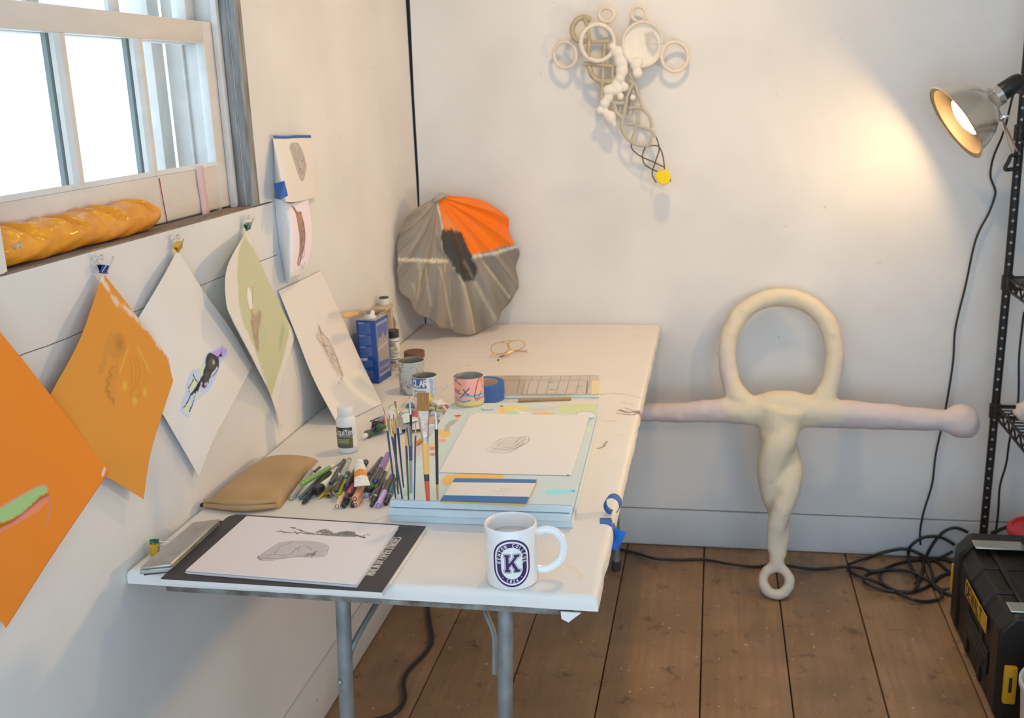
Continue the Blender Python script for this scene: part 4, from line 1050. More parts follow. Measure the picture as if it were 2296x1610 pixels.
# ---- sheet with a light pencil study on the foam board
zq = ZF+.0016
G = quadgrid((984, 1059), (1281, 1066), (1322, 933), (1057, 926), zq, 300, 300)
G[..., 2] += .004*np.exp(-((np.linspace(0, 1, 301)[None, :]-1)**2+(np.linspace(0, 1, 301)[:, None]-1)**2)/.02)
pa = Paint(G[..., :2], (.82, .795, .77))
def s3_(x, y): return Z(980+x/3.22, 740+y/3.22, zq)[:2]
PG = alb((150, 138, 120)); PD = alb((110, 98, 84))
pa.fill([s3_(*q) for q in [(380, 880), (430, 800), (560, 775), (660, 775), (650, 810), (560, 870), (500, 890)]], PG, .30, .012, tex=.5, ts=160)
for p, w, a_ in (([(430, 800), (500, 780), (590, 775), (650, 770), (665, 790), (640, 820), (580, 850), (520, 885)], .0016, .8), ([(560, 820), (600, 780), (645, 775)], .0013, .8), ([(350, 870), (400, 885), (470, 892), (520, 885)], .0012, .55), ([(440, 830), (500, 828), (560, 822)], .0012, .6), ([(400, 850), (450, 860), (560, 855), (630, 815)], .0022, .7), ([(355, 860), (400, 830), (440, 800)], .001, .4), ([(470, 850), (530, 845), (600, 825)], .0018, .5), ([(430, 840), (480, 800)], .001, .5), ([(560, 840), (620, 800), (640, 790)], .002, .6)):
    pa.stroke([s3_(*q) for q in p], w, PD, a_, .0012)
pa.blob(s3_(945, 1047), .002, (.08, .08, .08), .9, .001); pa.blob(s3_(262, 607), .002, (.1, .1, .1), .9, .001)
gridobj('drawing_sheet', G, pa.out(), paintmat('paper_paint'), label='cream white sheet with a faint pencil study on the foam board', cat='drawing', solid=.0006)

# ---- small card with blue tape along two edges
zc = ZF+.0050
card = thing('taped_card', 'small cream envelope with blue tape along two edges on the foam board', 'envelope', Z(1095, 1100, ZF))
G = quadgrid((987, 1122), (1180, 1128), (1204, 1075), (1020, 1072), zc, 160, 120)
vv = np.linspace(0, 1, 121)[:, None]*np.ones((1, 161)); uu = np.ones((121, 1))*np.linspace(0, 1, 161)[None, :]
pa = Paint(np.stack([uu, vv], -1), (.80, .765, .71))
pa.fill([(-.1, -.1), (1.1, -.1), (1.1, .26), (-.1, .22)], (.075, .20, .46), 1, .012); pa.fill([(-.1, .80), (1.1, .84), (1.1, 1.1), (-.1, 1.1)], (.095, .23, .48), 1, .012)
for y, x0, x1 in ((.56, .62, .76), (.46, .55, .75), (.34, .62, .70)):
    pts = [(x, y+.025*math.sin(60*x)+.015*math.sin(131*x)) for x in np.linspace(x0, x1, 26)]
    pa.stroke(pts, .006, alb((130, 120, 110)), .75, .008)
gridobj('front', G, pa.out(), paintmat('paper_paint'), card, solid=.0009)
obj('inner_pages', slab((990, 1124), (1178, 1131), (1203, 1079), (1024, 1077), zc-.0012, .0026), mat('ochre_pages', alb((200, 150, 70)), .7), card)

# ---- brushes stuck upright in the foam
def bp(x, y): return (740+x/5.367, 860+y/5.367)
def brush(base, pts, label, cat='brush', name='paint_brush', squash=None):
    """base: zoom pixel of the foot; pts: (x,y,radius_px,colour,part) sections from the foot upwards"""
    b = Z(*bp(*base), ZF+.0004); yb = b[1]
    t = thing(name, label, cat, b, 'brushes standing in the foam board')
    prev = b-V3(0, 0, .0)
    sc = .0007/5.367*1.02
    pr = None
    for k, (x, y, r0, r1, colr, pn, kw) in enumerate(pts):
        q = Y(*bp(x, y), yb)
        rows = [prev, prev+(q-prev)*.5, q]
        m = mat('brush_%s_%d_%d_%d' % (kw.get('m', 'h'), *colr), alb(colr), kw.get('rough', .28), kw.get('metal', 0.0), coat=.3 if not kw.get('metal') else 0, var=kw.get('var', 0), scale=kw.get('scale', 300), stretch=kw.get('stretch'), bump=kw.get('bump', 0.0), bscale=kw.get('bscale', 100))
        rm = kw.get('mid', (r0+r1)/2)
        fl = kw.get('flat', None)
        obj(pn, tube(rows, [r0*sc, rm*sc, r1*sc], 14, flat=fl), m, t, smooth=50)
        prev = q
    return t
GOLD = (196, 160, 96); NAVY = (34, 50, 78); SILV = (190, 182, 172); HAIR = (150, 106, 70)
mt = dict(m='f', metal=.85, rough=.28); hr_ = dict(m='b', rough=.7, var=.4, scale=500, stretch=(1, 1, .05))
brush((790, 1380), [(690, 565, 10, 14, NAVY, 'handle', {}), (665, 372, 12, 10, GOLD, 'ferrule', mt), (628, 262, 8, 2, (150, 100, 70), 'bristles', hr_)], 'leftmost thin navy brush with a long pointed tip')
brush((870, 1388), [(748, 640, 11, 15, NAVY, 'handle', {}), (720, 430, 14, 11, GOLD, 'ferrule', mt), (706, 365, 10, 6, HAIR, 'bristles', hr_)], 'navy brush with a short tip, leaning left in the foam')
brush((885, 1250), [(812, 530, 9, 17, NAVY, 'handle', {}), (796, 292, 16, 11, GOLD, 'ferrule', mt), (780, 215, 10, 15, (160, 105, 62), 'bristles', dict(hr_, mid=14))], 'navy brush with a fanned tan tip')
brush((820, 1325), [(800, 1000, 11, 14, (36, 72, 40), 'handle_end', {}), (780, 600, 14, 15, (40, 40, 44), 'handle', {}), (768, 430, 14, 11, (206, 150, 76), 'ferrule', mt), (764, 365, 8, 3, (120, 60, 40), 'bristles', hr_)], 'black brush with a copper ferrule and green end')
brush((945, 1395), [(925, 895, 11, 15, (24, 84, 44), 'handle_end', {}), (917, 745, 15, 14, (40, 44, 46), 'handle', {}), (910, 590, 14, 9, (206, 158, 80), 'ferrule', mt), (909, 560, 8, 6, (196, 140, 70), 'bristles', hr_)], 'green handled brush with a stubby golden tip')
brush((1015, 1395), [(1028, 630, 9, 12, (44, 66, 100), 'handle', {}), (1030, 520, 11, 8, GOLD, 'ferrule', mt), (1031, 445, 6, 2, (150, 100, 70), 'bristles', hr_)], 'slim navy brush beside the wide flat brush')
brush((985, 1260), [(972, 372, 10, 17, (36, 36, 44), 'handle', {}), (954, 180, 15, 9, (186, 184, 182), 'ferrule', mt), (951, 138, 6, 2, (110, 70, 56), 'bristles', hr_)], 'tall black brush with a silver ferrule and a fine point')
brush((975, 1310), [(972, 920, 20, 22, (150, 140, 134), 'sleeve', dict(m='clear', rough=.15)), (968, 740, 24, 26, (58, 76, 112), 'grip', {}), (944, 515, 30, 32, (140, 128, 120), 'blade_guard', dict(mt))], 'craft knife with a blue grip and a grey guard among the brushes', name='craft_knife', cat='knife')
brush((1295, 1395), [(1290, 1210, 13, 17, (166, 128, 66), 'handle_end', {}), (1280, 545, 18, 23, (34, 34, 34), 'handle', {}), (1272, 335, 22, 15, (196, 190, 184), 'ferrule', mt), (1270, 255, 13, 12, (130, 100, 84), 'bristles', hr_)], 'black handled brush with a silver ferrule, nearest the white sheet')
# wide flat brush
b0 = Z(*bp(1180, 1405), ZF+.0004); yb = b0[1]
fbz = thing('paint_brush', 'wide flat brush with an orange handle and red end', 'brush', b0, 'brushes standing in the foam board')
def fpt(x, y): return Y(*bp(x, y), yb)
sc = .0007/5.367*1.02
def sect(rows, nm, m, n=20):
    """rows of (centre, half width, half depth)"""
    V = []; F = []
    for c, w, d in rows:
        for k in range(n):
            a = 2*math.pi*k/n; ca, sa = math.cos(a), math.sin(a); e = .75
            V.append(tuple(c+CR*w*sc*np.sign(ca)*abs(ca)**e+V3(-CR[1], CR[0], 0)*d*sc*np.sign(sa)*abs(sa)**e))
    for i in range(len(rows)-1):
        for k in range(n): F.append((i*n+k, i*n+(k+1) % n, (i+1)*n+(k+1) % n, (i+1)*n+k))
    F.append(tuple(range(n-1, -1, -1))); F.append(tuple((len(rows)-1)*n+k for k in range(n)))
    obj(nm, (V, F), m, fbz, smooth=50)
sect([(fpt(1180, 1405), 27, 22), (fpt(1165, 1168), 33, 26)], 'handle_end', mat('red_lacquer', alb((196, 74, 52)), .25, coat=.4))
sect([(fpt(1165, 1168), 34, 26), (fpt(1160, 1085), 36, 28)], 'handle_band', mat('dark_band', alb((66, 58, 56)), .3))
sect([(fpt(1160, 1085), 36, 28), (fpt(1152, 880), 44, 32), (fpt(1146, 705), 42, 30)], 'handle', mat('orange_lacquer', alb((222, 158, 82)), .3, coat=.4, var=.08, scale=60))
sect([(fpt(1146, 705), 42, 30), (fpt(1143, 660), 45, 30), (fpt(1140, 600), 52, 24), (fpt(1128, 440), 70, 14), (fpt(1120, 330), 77, 12)], 'ferrule', mat('crinkled_tin', (.60, .54, .49), .34, .75, var=.4, scale=50, bump=.9, bscale=60, col2=(.52, .34, .24)))
tips = [(fpt(1120, 330), 75, 11), (fpt(1119, 230), 76, 10), (fpt(1120, 125), 75, 7), (fpt(1120, 110), 73, 4)]
sect(tips, 'bristles', mat('golden_bristle', alb((176, 116, 56)), .6, var=.45, scale=60, stretch=(14, 14, .4), bump=.5, bscale=120), 28)

# ---- striped drink can cut open
ccn = Z(1053, 905, ZF); CRD, CHT = .0335, .066
can = thing('drink_can', 'cut-off pink drink can with looping blue lettering at the corner of the foam board', 'can', ccn)
fh = norm((CAM-ccn)*V3(1, 1, 0)); rh = np.array([-fh[1], fh[0], 0])
th = np.linspace(-math.pi, math.pi, 281); zz = np.linspace(0, CHT, 90)
TH, ZZ = np.meshgrid(th, zz)
rad = CRD-.004*np.clip(1-ZZ/.006, 0, 1)**1.5
pa = Paint(np.stack([TH*CRD, ZZ], -1), alb((226, 150, 130)))
def cpt(x, y):
    s_ = np.clip((x-1800)/194, -1, 1); return (math.asin(s_)*CRD, (1590-y+22*(1-math.sqrt(1-s_*s_)))/370*CHT*.99)
pa.fill([(-.2, -.01), (.2, -.01), (.2, .012), (-.2, .014)], alb((206, 176, 110)), 1, .006, rag=.003, rs=60)
pa.fill([cpt(1610, 1300), cpt(1720, 1240), cpt(1720, 1420), cpt(1610, 1470)], alb((224, 146, 100)), .7, .012)
pa.stroke([cpt(1720, 1425), cpt(1850, 1435), cpt(1985, 1450)], .0045, alb((60, 160, 150)), .95, .001, rag=.0012)
pa.stroke([cpt(1620, 1485), cpt(1700, 1515), cpt(1810, 1490)], .0028, alb((50, 120, 170)), .95); pa.stroke([cpt(1890, 1505), cpt(1945, 1490), cpt(1985, 1495)], .0028, alb((50, 120, 170)), .95); pa.stroke([cpt(1640, 1470), cpt(1700, 1490)], .002, alb((60, 150, 150)), .9)
NV_ = alb((52, 40, 110))
for p in ([(1618, 1215), (1640, 1290)], [(1632, 1255), (1665, 1210)], [(1640, 1255), (1700, 1292)], [(1635, 1370), (1620, 1395), (1640, 1410), (1650, 1385), (1635, 1370)], [(1672, 1365), (1660, 1415), (1690, 1410)], [(1805, 1330), (1750, 1390), (1685, 1468)], [(1728, 1350), (1760, 1400), (1795, 1418)], [(1966, 1290), (1956, 1215), (1920, 1260), (1880, 1390), (1870, 1455), (1890, 1482), (1925, 1465), (1958, 1400)], [(1970, 1330), (1980, 1370)]):
    pa.stroke([cpt(*q) for q in p], .0022, NV_, .98, .0008)
G = ccn+fh*(rad*np.cos(TH))[..., None]+rh*(rad*np.sin(TH))[..., None]+V3(0, 0, 1)*ZZ[..., None]
gridobj('printed_wall', G, pa.out(), paintmat('printed_aluminium', .3, .5, .3, metal=.25), can, solid=.0006)
M_ALU = mat('bare_aluminium', (.60, .61, .60), .35, .7)
obj('inner_wall', lathe([(CRD-.0012, CHT), (CRD-.0012, .004), (.0001, .003)], 48, ccn, cap=False), M_ALU, can, smooth=50)

# ---- roll of blue tape
tc = Z(1086, 893); rl = thing('tape_roll', 'roll of blue painter tape behind the pink can', 'tape roll', tc)
obj('tape', lathe([(.034, 0), (.050, 0), (.050, .041), (.049, .042), (.036, .042), (.034, .041), (.034, 0)], 48, tc, cap=False), M_BTAPE, rl, smooth=40)
obj('core', lathe([(.0325, .001), (.034, .001), (.034, .0415), (.0325, .0415), (.0325, .001)], 48, tc, cap=False), mat('brown_card_core', alb((190, 150, 120)), .8), rl, smooth=40)

# ---- clear ruler on a thin board, with a wooden stick before it
obj('mat_board', slab((1078, 887), (1344, 884), (1343, 847), (1090, 847), TZ+.0085, .008), mat('pale_mat_board', alb((206, 208, 200)), .6), label='thin pale board under the clear ruler', cat='board', bevel=.001)
ru = thing('clear_ruler', 'wide clear plastic ruler with grid lines beside the blue tape roll', 'ruler', Z(1240, 880, TZ+.009))
zr = TZ+.0125
obj('plate', slab((1078, 884), (1344, 882), (1343, 841), (1090, 842), zr, .0035), mat('smoky_clear_acrylic', (.60, .52, .43), .12, spec=.6, coat=.5), ru)
MK = []
def rl_(x, y): return Z(1080+x/8.05, 730+y/8.05, zr+.0001)
for p, q, w in [((60, 990), (1990, 1000), .0016), ((60, 925), (2110, 905), .001)]+[((x, 1005), (x-60, 1230), .0011) for x in (690, 780, 870, 1040, 1220, 1400, 1575, 1760, 1950)]+[((x, 910), (x-8, 985), .0008) for x in range(900, 2100, 175)]+[((x, 955), (x-4, 990), .0006) for x in range(200, 1990, 44)]+[((1910, 1000), (1890, 1230), .002)]:
    a = rl_(*p); b = rl_(*q); d = norm(b-a); s = np.cross(d, V3(0, 0, 1))*w/2
    MK.append(([tuple(a-s), tuple(a+s), tuple(b+s), tuple(b-s)], [(0, 1, 2, 3)]))
obj('grid_lines', join(*MK), mat('ruler_ink', (.16, .12, .09), .6), ru)
M_RB = mat('ruler_blue', alb((110, 140, 150)), .6)
for x, y in ((1262, 1030), (1265, 1152), (1762, 1090)):
    c = rl_(x, y); obj('arrow_mark', prism([(-.0075, 0), (0, .005), (0, .002), (.0075, .002), (.0075, -.002), (0, -.002), (0, -.005)], .0002, c, (1, 0, 0), (0, 1, 0)), M_RB, ru)
obj('end_tab', slab((1325, 884), (1344, 882), (1343, 853), (1327, 854), zr+.0004, .0003), mat('yellowed_tab', alb((214, 186, 132)), .4), ru)
obj('wooden_stick', cyl_between(Z(1161, 898, TZ+.0044), Z(1280, 894, TZ+.0044), .0044, 12), mat('brown_stick', alb((166, 126, 82)), .6, var=.2, scale=60), label='short brown wooden stick lying in front of the clear ruler', cat='stick')

# ---- gold spectacles
gl = thing('spectacles', 'gold wire spectacles lying upside down on the table', 'glasses', Z(1140, 800))
M_GOLD = mat('gold_wire', (.72, .46, .14), .25, .9); yg = Z(1125, 800)[1]
def rim(cx, cy, rx, ry, tilt):
    return [Y(cx+rx*math.cos(t)*math.cos(tilt)-ry*math.sin(t)*math.sin(tilt), cy+rx*math.cos(t)*math.sin(tilt)+ry*math.sin(t)*math.cos(tilt), yg+.02*math.sin(t)) for t in np.linspace(0, 2*math.pi, 28)[:-1]]
for cx, cy, rx, ry in ((1121, 781, 20.5, 13), (1158, 774, 19, 11)):
    q = rim(cx, cy, rx, ry, -.12)
    obj('rim', tube(q, .0011, 8, closed=True), M_GOLD, gl)
    obj('lens', ([tuple(p) for p in q], [tuple(range(len(q)))]), glassmat('spectacle_lens', (.97, .97, .97), .06), gl, smooth=0)
def gp(x, y, z=.003): return Z(1080+x/8.05, 730+y/8.05, TZ+z)
def gy(x, y): return Y(1080+x/8.05, 730+y/8.05, yg)
obj('bridge', tube(cr([gy(300, 310), gy(420, 285), gy(530, 265)], 5), .0011, 8), M_GOLD, gl)
obj('bridge', tube(cr([gy(440, 330), gy(480, 312), gy(510, 325)], 5), .0010, 8), M_GOLD, gl)
obj('temple', tube(cr([gp(830, 480, .012), gp(700, 470, .006), gp(560, 480, .004), gp(440, 560, .003), gp(340, 585, .002)], 5), .0011, 8), M_GOLD, gl)
obj('temple', tube(cr([gp(165, 540, .010), gp(220, 520, .006), gp(420, 500, .005), gp(640, 455, .005), gp(820, 450, .010)], 5), .0010, 8), M_GOLD, gl)
obj('temple_tip', tube([gp(330, 565, .004), gp(410, 540, .004)], .0017, 8), mat('tortoise_tip', (.05, .03, .02), .3), gl)
obj('temple_tip', ball(gp(298, 622, .003), .003, 10, 7), mat('tortoise_tip', (.05, .03, .02)), gl)

# ---- metal cans used as water pots
def open_can(name, label, c, r, h, G_paint, matl, group='tin cans in a row'):
    t = thing(name, label, 'can', c, group)
    fh = norm((CAM-c)*V3(1, 1, 0)); rh = np.array([-fh[1], fh[0], 0])
    th = np.linspace(-math.pi, math.pi, 181); zz = np.linspace(0, h, 70); TH, ZZ = np.meshgrid(th, zz)
    rad = r+.0008*np.exp(-((ZZ-.002)/.0012)**2)+.0008*np.exp(-((ZZ-h+.002)/.0012)**2)
    pa = Paint(np.stack([TH*r, ZZ], -1), (.5, .5, .5)); G_paint(pa, r, h)
    G = c+fh*(rad*np.cos(TH))[..., None]+rh*(rad*np.sin(TH))[..., None]+V3(0, 0, 1)*ZZ[..., None]
    gridobj('wall', G, pa.out(), matl, t, solid=.0006)
    obj('inner_wall', lathe([(r-.0014, h-.0005), (r-.0014, .004), (.0001, .003)], 48, c, cap=False), mat('dull_tin_inside', (.36, .34, .29), .45, .5), t, smooth=50)
    return t
def p_grey(pa, r, h):
    pa.c[:] = alb((176, 170, 162)); n = vnoise(pa.P, 90, 3)*.5+vnoise(pa.P, 240, 4)*.5
    d = np.clip((n-.5)*6, 0, 1)*.75
    pa.c = pa.c*(1-d[:, None])+alb((112, 104, 96))*d[:, None]
    pa.fill([(.012, h*.62), (.030, h*.72), (.034, h*.60), (.012, h*.50)], alb((224, 120, 50)), .95, .003, rag=.002)
    pa.blob((.017, h*.27), .004, alb((90, 190, 196)), .9, .002); pa.fill([(-.2, -.01), (.2, -.01), (.2, .003), (-.2, .003)], alb((120, 116, 110)), .8, .002)
open_can('paint_can', 'grey paint-smeared tin can behind the yellow labelled tin', Z(926, 879), .0325, .083, p_grey, paintmat('smeared_tin', .45, .4, metal=.35))
def p_yel(pa, r, h):
    pa.c[:] = alb((206, 198, 186))
    pa.fill([(-.2, -.01), (.2, -.01), (.2, h*.26), (-.2, h*.22)], alb((206, 160, 20)), 1, .002); pa.blob((.012, h*.34), .013, alb((210, 176, 40)), 1, .002); pa.blob((.012, h*.36), .009, alb((222, 196, 90)), .7, .003)
    pa.fill([(-.2, h*.70), (.004, h*.66), (.004, h*.99), (-.2, h*.99)], alb((60, 92, 130)), 1, .001)
    write(pa, 'CLAR', h*.20, (-.0345, h*.72), (1, 0), (0, 1), .0026, alb((222, 212, 200)), gap=.16)
    for y in (.56, .47, .40): pa.stroke([(-.030, h*y), (.002, h*y)], h*.05, alb((130, 112, 108)), .8, .001, smooth=False, rag=.0016, rs=700)
    pa.fill([(.014, h*.30), (.022, h*.30), (.022, h*.98), (.012, h*.98)], alb((120, 150, 180)), .8, .004, rag=.002); pa.fill([(.024, 0), (.05, 0), (.05, h), (.024, h)], alb((190, 182, 172)), .9, .002)
    for k in range(9): pa.stroke([(.026, h*(.4+.06*k)), (.034, h*(.4+.06*k))], .0010, alb((110, 112, 120)), .7, .001, smooth=False)
    pa.fill([(-.2, h*.985), (.2, h*.985), (.2, h*1.1), (-.2, h*1.1)], alb((196, 190, 170)), 1, .001)
open_can('food_tin', 'tin can with a yellow and blue label behind the wide flat brush', Z(955, 908), .0300, .0745, p_yel, paintmat('tin_label', .4, .4))

# ---- blue solvent tin
nb_ = Z(850, 861); rb_ = Z(878, 842); hT = Y(851, 719, nb_[1])[2]-TZ
d1 = norm((rb_-nb_)*V3(1, 1, 0)); d2 = np.array([-d1[1], d1[0], 0]); w1 = np.linalg.norm(rb_-nb_); w2 = .052
so = thing('solvent_tin', 'tall blue rectangular solvent tin with a white cap near the left wall', 'tin', nb_+(d1*w1+d2*w2)/2)
M_BL = paintmat('blue_litho', .32, .5, .2)
def face(o, ex, w, painter, nm):
    nu, nv = 110, 170
    U_, V_ = np.meshgrid(np.linspace(0, w, nu), np.linspace(0, hT, nv)); pa = Paint(np.stack([U_, V_], -1), (.012, .07, .32)); painter(pa, w)
    G = np.array(o)+np.array(ex)*U_[..., None]+V3(0, 0, 1)*V_[..., None]
    gridobj(nm, G, pa.out(), M_BL, so)
LB = (.16, .24, .46)
def p_front(pa, w):
    r3 = random.Random(4)
    for y0, y1 in ((.78, .95), (.60, .75), (.42, .57), (.24, .36), (.06, .20)):
        y = y1
        while y > y0:
            x1 = w*(.72 if y > y0+.02 else r3.uniform(.4, .7)); pa.stroke([(w*.12, hT*y), (x1, hT*y)], .0018, LB, .75, .0014, smooth=False); y -= .021
        pa.stroke([(w*.12, hT*(y1+.004)), (w*.38, hT*(y1+.004))], .0026, (.42, .46, .6), .9, .0012, smooth=False)
    pa.stroke([(w*.14, hT*.385), (w*.44, hT*.385)], .005, (.7, .7, .74), .95, .0015, smooth=False, rag=.001)
def p_side(pa, w):
    pa.fill([(w*.08, hT*.10), (w*.94, hT*.10), (w*.94, hT*.94), (w*.08, hT*.94)], (.30, .33, .46), 1, .002)
    pa.fill([(w*.12, hT*.14), (w*.90, hT*.14), (w*.90, hT*.90), (w*.12, hT*.90)], (.07, .11, .36), 1, .002)
    pa.fill([(w*.12, hT*.34), (w*.90, hT*.30), (w*.90, hT*.72), (w*.7, hT*.66), (w*.55, hT*.78), (w*.4, hT*.68), (w*.25, hT*.72), (w*.12, hT*.62)], (.36, .31, .27), .95, .004); pa.fill([(w*.12, hT*.5), (w*.9, hT*.56), (w*.9, hT*.6), (w*.12, hT*.56)], (.50, .44, .40), .9, .003)
    pa.stroke([(w*.2, hT*.22), (w*.8, hT*.22)], .006, (.40, .38, .40), .7, .004, smooth=False, rag=.002)
face(nb_+d2*w2, -d2, w2, p_front, 'front_label'); face(nb_, d1, w1, p_side, 'side_label')
face(rb_, d2, w2, lambda p, w: None, 'back_label'); face(rb_+d2*w2, -d1, w1, lambda p, w: None, 'far_label')
tpq = [nb_, rb_, rb_+d2*w2, nb_+d2*w2]
obj('top_plate', prism([(p[0], p[1]) for p in tpq], .002, (0, 0, TZ+hT-.0012), (1, 0, 0), (0, 1, 0)), mat('tin_top', (.52, .48, .40), .35, .7), so)
obj('bottom_plate', prism([(p[0], p[1]) for p in tpq], .001, (0, 0, TZ), (1, 0, 0), (0, 1, 0)), mat('tin_top', (.5, .5, .5)), so)
obj('seam_rim', tube([p+V3(0, 0, hT+.0008) for p in tpq], .0016, 8, closed=True), mat('tin_top', (.5, .5, .5)), so)
cc = sum(tpq)/4+V3(0, 0, hT)-d1*.012
obj('cap', lathe([(.017, 0), (.017, .004), (.0135, .005), (.0130, .017), (.0115, .019), (.0001, .019)], 24, cc), mat('white_plastic', (.80, .79, .78), .4), so)

# ---- small wooden crate behind it, with a brush, a jar and bottles
yk0 = -.625; yk1 = -.455; zk = X(850, 694, .03)[2]
M_PINE = mat('pale_pine', (.66, .50, .33), .65, var=.2, scale=10, stretch=(6, 1, 6))
ck = thing('wooden_stand', 'small pine stand against the left wall behind the blue solvent tin', 'stand', (.03, (yk0+yk1)/2, TZ))
obj('top_board', bbox3(.003, .044, yk0, yk1, zk-.010, zk, .0015), M_PINE, ck)
obj('side_board', bbox3(.003, .042, yk0+.001, yk0+.013, TZ+.0002, zk-.0102, .0015), M_PINE, ck)
obj('side_board', bbox3(.003, .040, yk1-.013, yk1-.001, TZ+.0002, zk-.0102, .0015), M_PINE, ck)
ob = thing('paint_brush', 'round wooden handled brush lying on the small pine stand', 'brush', (.055, yk0, zk))
h0 = X(770, 709, .058); h1 = X(801, 703, .058); h2 = X(818, 701, .056); h3 = X(862, 696, .052)
obj('handle', turned(h0, h1, [(0, .002), (.006, .0062), (.03, .0078), (np.linalg.norm(h1-h0), .005)], 14), mat('varnished_wood', alb((204, 150, 84)), .35, coat=.3), ob, smooth=50)
obj('ferrule', cyl_between(h1, h2, .0052, 12), mat('brush_ferrule', (.6, .55, .45), .3, .85), ob)
obj('bristles', tube([h2, (h2+h3)/2, h3], [.005, .006, .003], 10), mat('grey_bristle', (.25, .22, .19), .8), ob)
jr = V3(.024, -.475, 0); jar = thing('small_jar', 'small white jar with a dark crust standing on the pine stand', 'jar', (jr[0], jr[1], zk))
obj('glass', lathe([(.0135, 0), (.0145, .002), (.0145, .016), (.013, .018)], 24, (jr[0], jr[1], zk+.0002)), mat('milky_jar', (.74, .74, .73), .3), jar)
obj('crust', lathe([(.0136, .0181), (.0142, .020), (.012, .022), (.0001, .021)], 24, (jr[0], jr[1], zk)), mat('dark_crust', (.12, .11, .09), .7, var=.6, scale=300), jar)
def medium_bottle(px, base, r, h, lidh, lid, label, nm='paint_bottle'):
    t = thing(nm, label, 'bottle', base, 'small paint bottles')
    obj('body', lathe([(r*.9, 0), (r, .002), (r, h*.86), (r*.9, h*.95), (r*.8, h)], 28, base), mat('bottle_white', (.76, .75, .72), .4), t, smooth=40)
    G_T, G_Z = np.meshgrid(np.linspace(-1.3, 1.3, 60), np.linspace(h*.12, h*.82, 50)); pa = Paint(np.stack([G_T*r, G_Z], -1), (.74, .71, .66))
    for k, y in enumerate((.66, .58, .50)): pa.stroke([(-r*.7, h*y), (r*.3, h*y)], .0022, (.08, .075, .07), .9, .001, smooth=False)
    pa.blob((r*.35, h*.34), r*.32, alb((176, 150, 40)), .9, .003); pa.stroke([(-r*1.3, h*.79), (r*1.3, h*.79)], .003, (.10, .09, .09), .8, .001, smooth=False)
    fh = norm((CAM-base)*V3(1, 1, 0)); rh = np.array([-fh[1], fh[0], 0]); q = r+.0003
    G = base+fh*(q*np.cos(G_T))[..., None]+rh*(q*np.sin(G_T))[..., None]+V3(0, 0, 1)*G_Z[..., None]
    gridobj('label', G, pa.out(), paintmat('paper_paint'), t)
    obj('lid', lathe([(r*.96, h), (r*1.02, h+.001), (r*1.02, h+lidh-.001), (r*.95, h+lidh), (r*.8, h+lidh-.001), (.0001, h+lidh-.0015)], 28, base), mat('bottle_lid_%d' % int(lid[0]*100), lid, .35), t, smooth=40)
    return t
B1 = Z(884, 828)
medium_bottle(884, B1, .0175, .040, .006, (.70, .68, .64), 'lower white paint bottle stacked behind the blue solvent tin')
medium_bottle(884, B1+V3(.001, .002, .0465), .0175, .043, .020, (.04, .035, .03), 'upper white paint bottle with a black lid behind the blue solvent tin')
B3 = Z(880, 800)+V3(-.012, .035, 0)
sp = thing('spray_bottle', 'dark mottled bottle beside the pine stand', 'bottle', B3)
obj('body', lathe([(.016, 0), (.0165, .003), (.0165, .095), (.011, .108), (.009, .112), (.009, .128), (.0001, .129)], 24, B3), mat('black_mottled', (.05, .05, .05), .4, var=.7, scale=90, col2=(.3, .3, .28)), sp, smooth=45)
# ---- jar with brown lid
J = Z(932, 842); jb = thing('lidded_jar', 'cream plastic jar with a brown lid behind the tin cans', 'jar', J)
obj('body', lathe([(.024, 0), (.026, .002), (.026, .048), (.023, .051)], 32, J), mat('cream_plastic', (.74, .64, .46), .4), jb, smooth=45)
obj('lid', lathe([(.0265, .0512), (.0275, .052), (.0275, .0655), (.0265, .067), (.0001, .067)], 36, J), mat('brown_plastic', alb((104, 62, 46)), .45), jb, smooth=45)
# ---- white medium bottle in front
Bq = Z(781, 1011); bt = thing('acrylic_medium_bottle', 'white bottle of acrylic medium with a black and olive label', 'bottle', Bq)
RB, HB = .0212, .066
obj('body', lathe([(RB*.85, 0), (RB*.97, .0015), (RB, .005), (RB, HB), (RB*.96, HB+.006), (RB*.80, HB+.012), (RB*.66, HB+.0145), (RB*.66, HB+.016)], 48, Bq), mat('bottle_plastic', (.80, .79, .78), .35), bt, smooth=50)
obj('cap', lathe([(RB*.74, HB+.0155), (RB*.77, HB+.0165), (RB*.77, HB+.031), (RB*.72, HB+.0325), (.0001, HB+.0325)], 48, Bq), mat('white_plastic', (.8, .8, .8)), bt, smooth=45)
G_T, G_Z = np.meshgrid(np.linspace(-1.9, 1.15, 260), np.linspace(.013, .058, 130)); pa = Paint(np.stack([G_T*RB, G_Z], -1), (.055, .050, .046))
pa.fill([(-.1, .021), (.0115, .021), (.0115, .035), (-.1, .035)], alb((92, 92, 40)), 1, .0006); pa.fill([(-.1, .0), (.0115, .0), (.0115, .021), (-.1, .021)], alb((84, 78, 70)), 1, .0006)
pa.fill([(.0115, 0), (.1, 0), (.1, .1), (.0115, .1)], (.79, .775, .765), 1, .0005)
write(pa, 'Liquitex', .0125, (-.0325, .0425), (1, 0), (0, 1), .0017, (.72, .69, .66), gap=.14); pa.stroke([(-.035, .0405), (.0075, .0405)], .0010, (.7, .68, .64), .9, .0006, smooth=False); pa.stroke([(-.0065, .0525), (.005, .0525)], .0013, (.7, .68, .64), .9, .0006, smooth=False)
write(pa, 'PROFESSIONAL', .0026, (-.020, .0362), (1, 0), (0, 1), .0005, (.6, .58, .54), gap=.5)
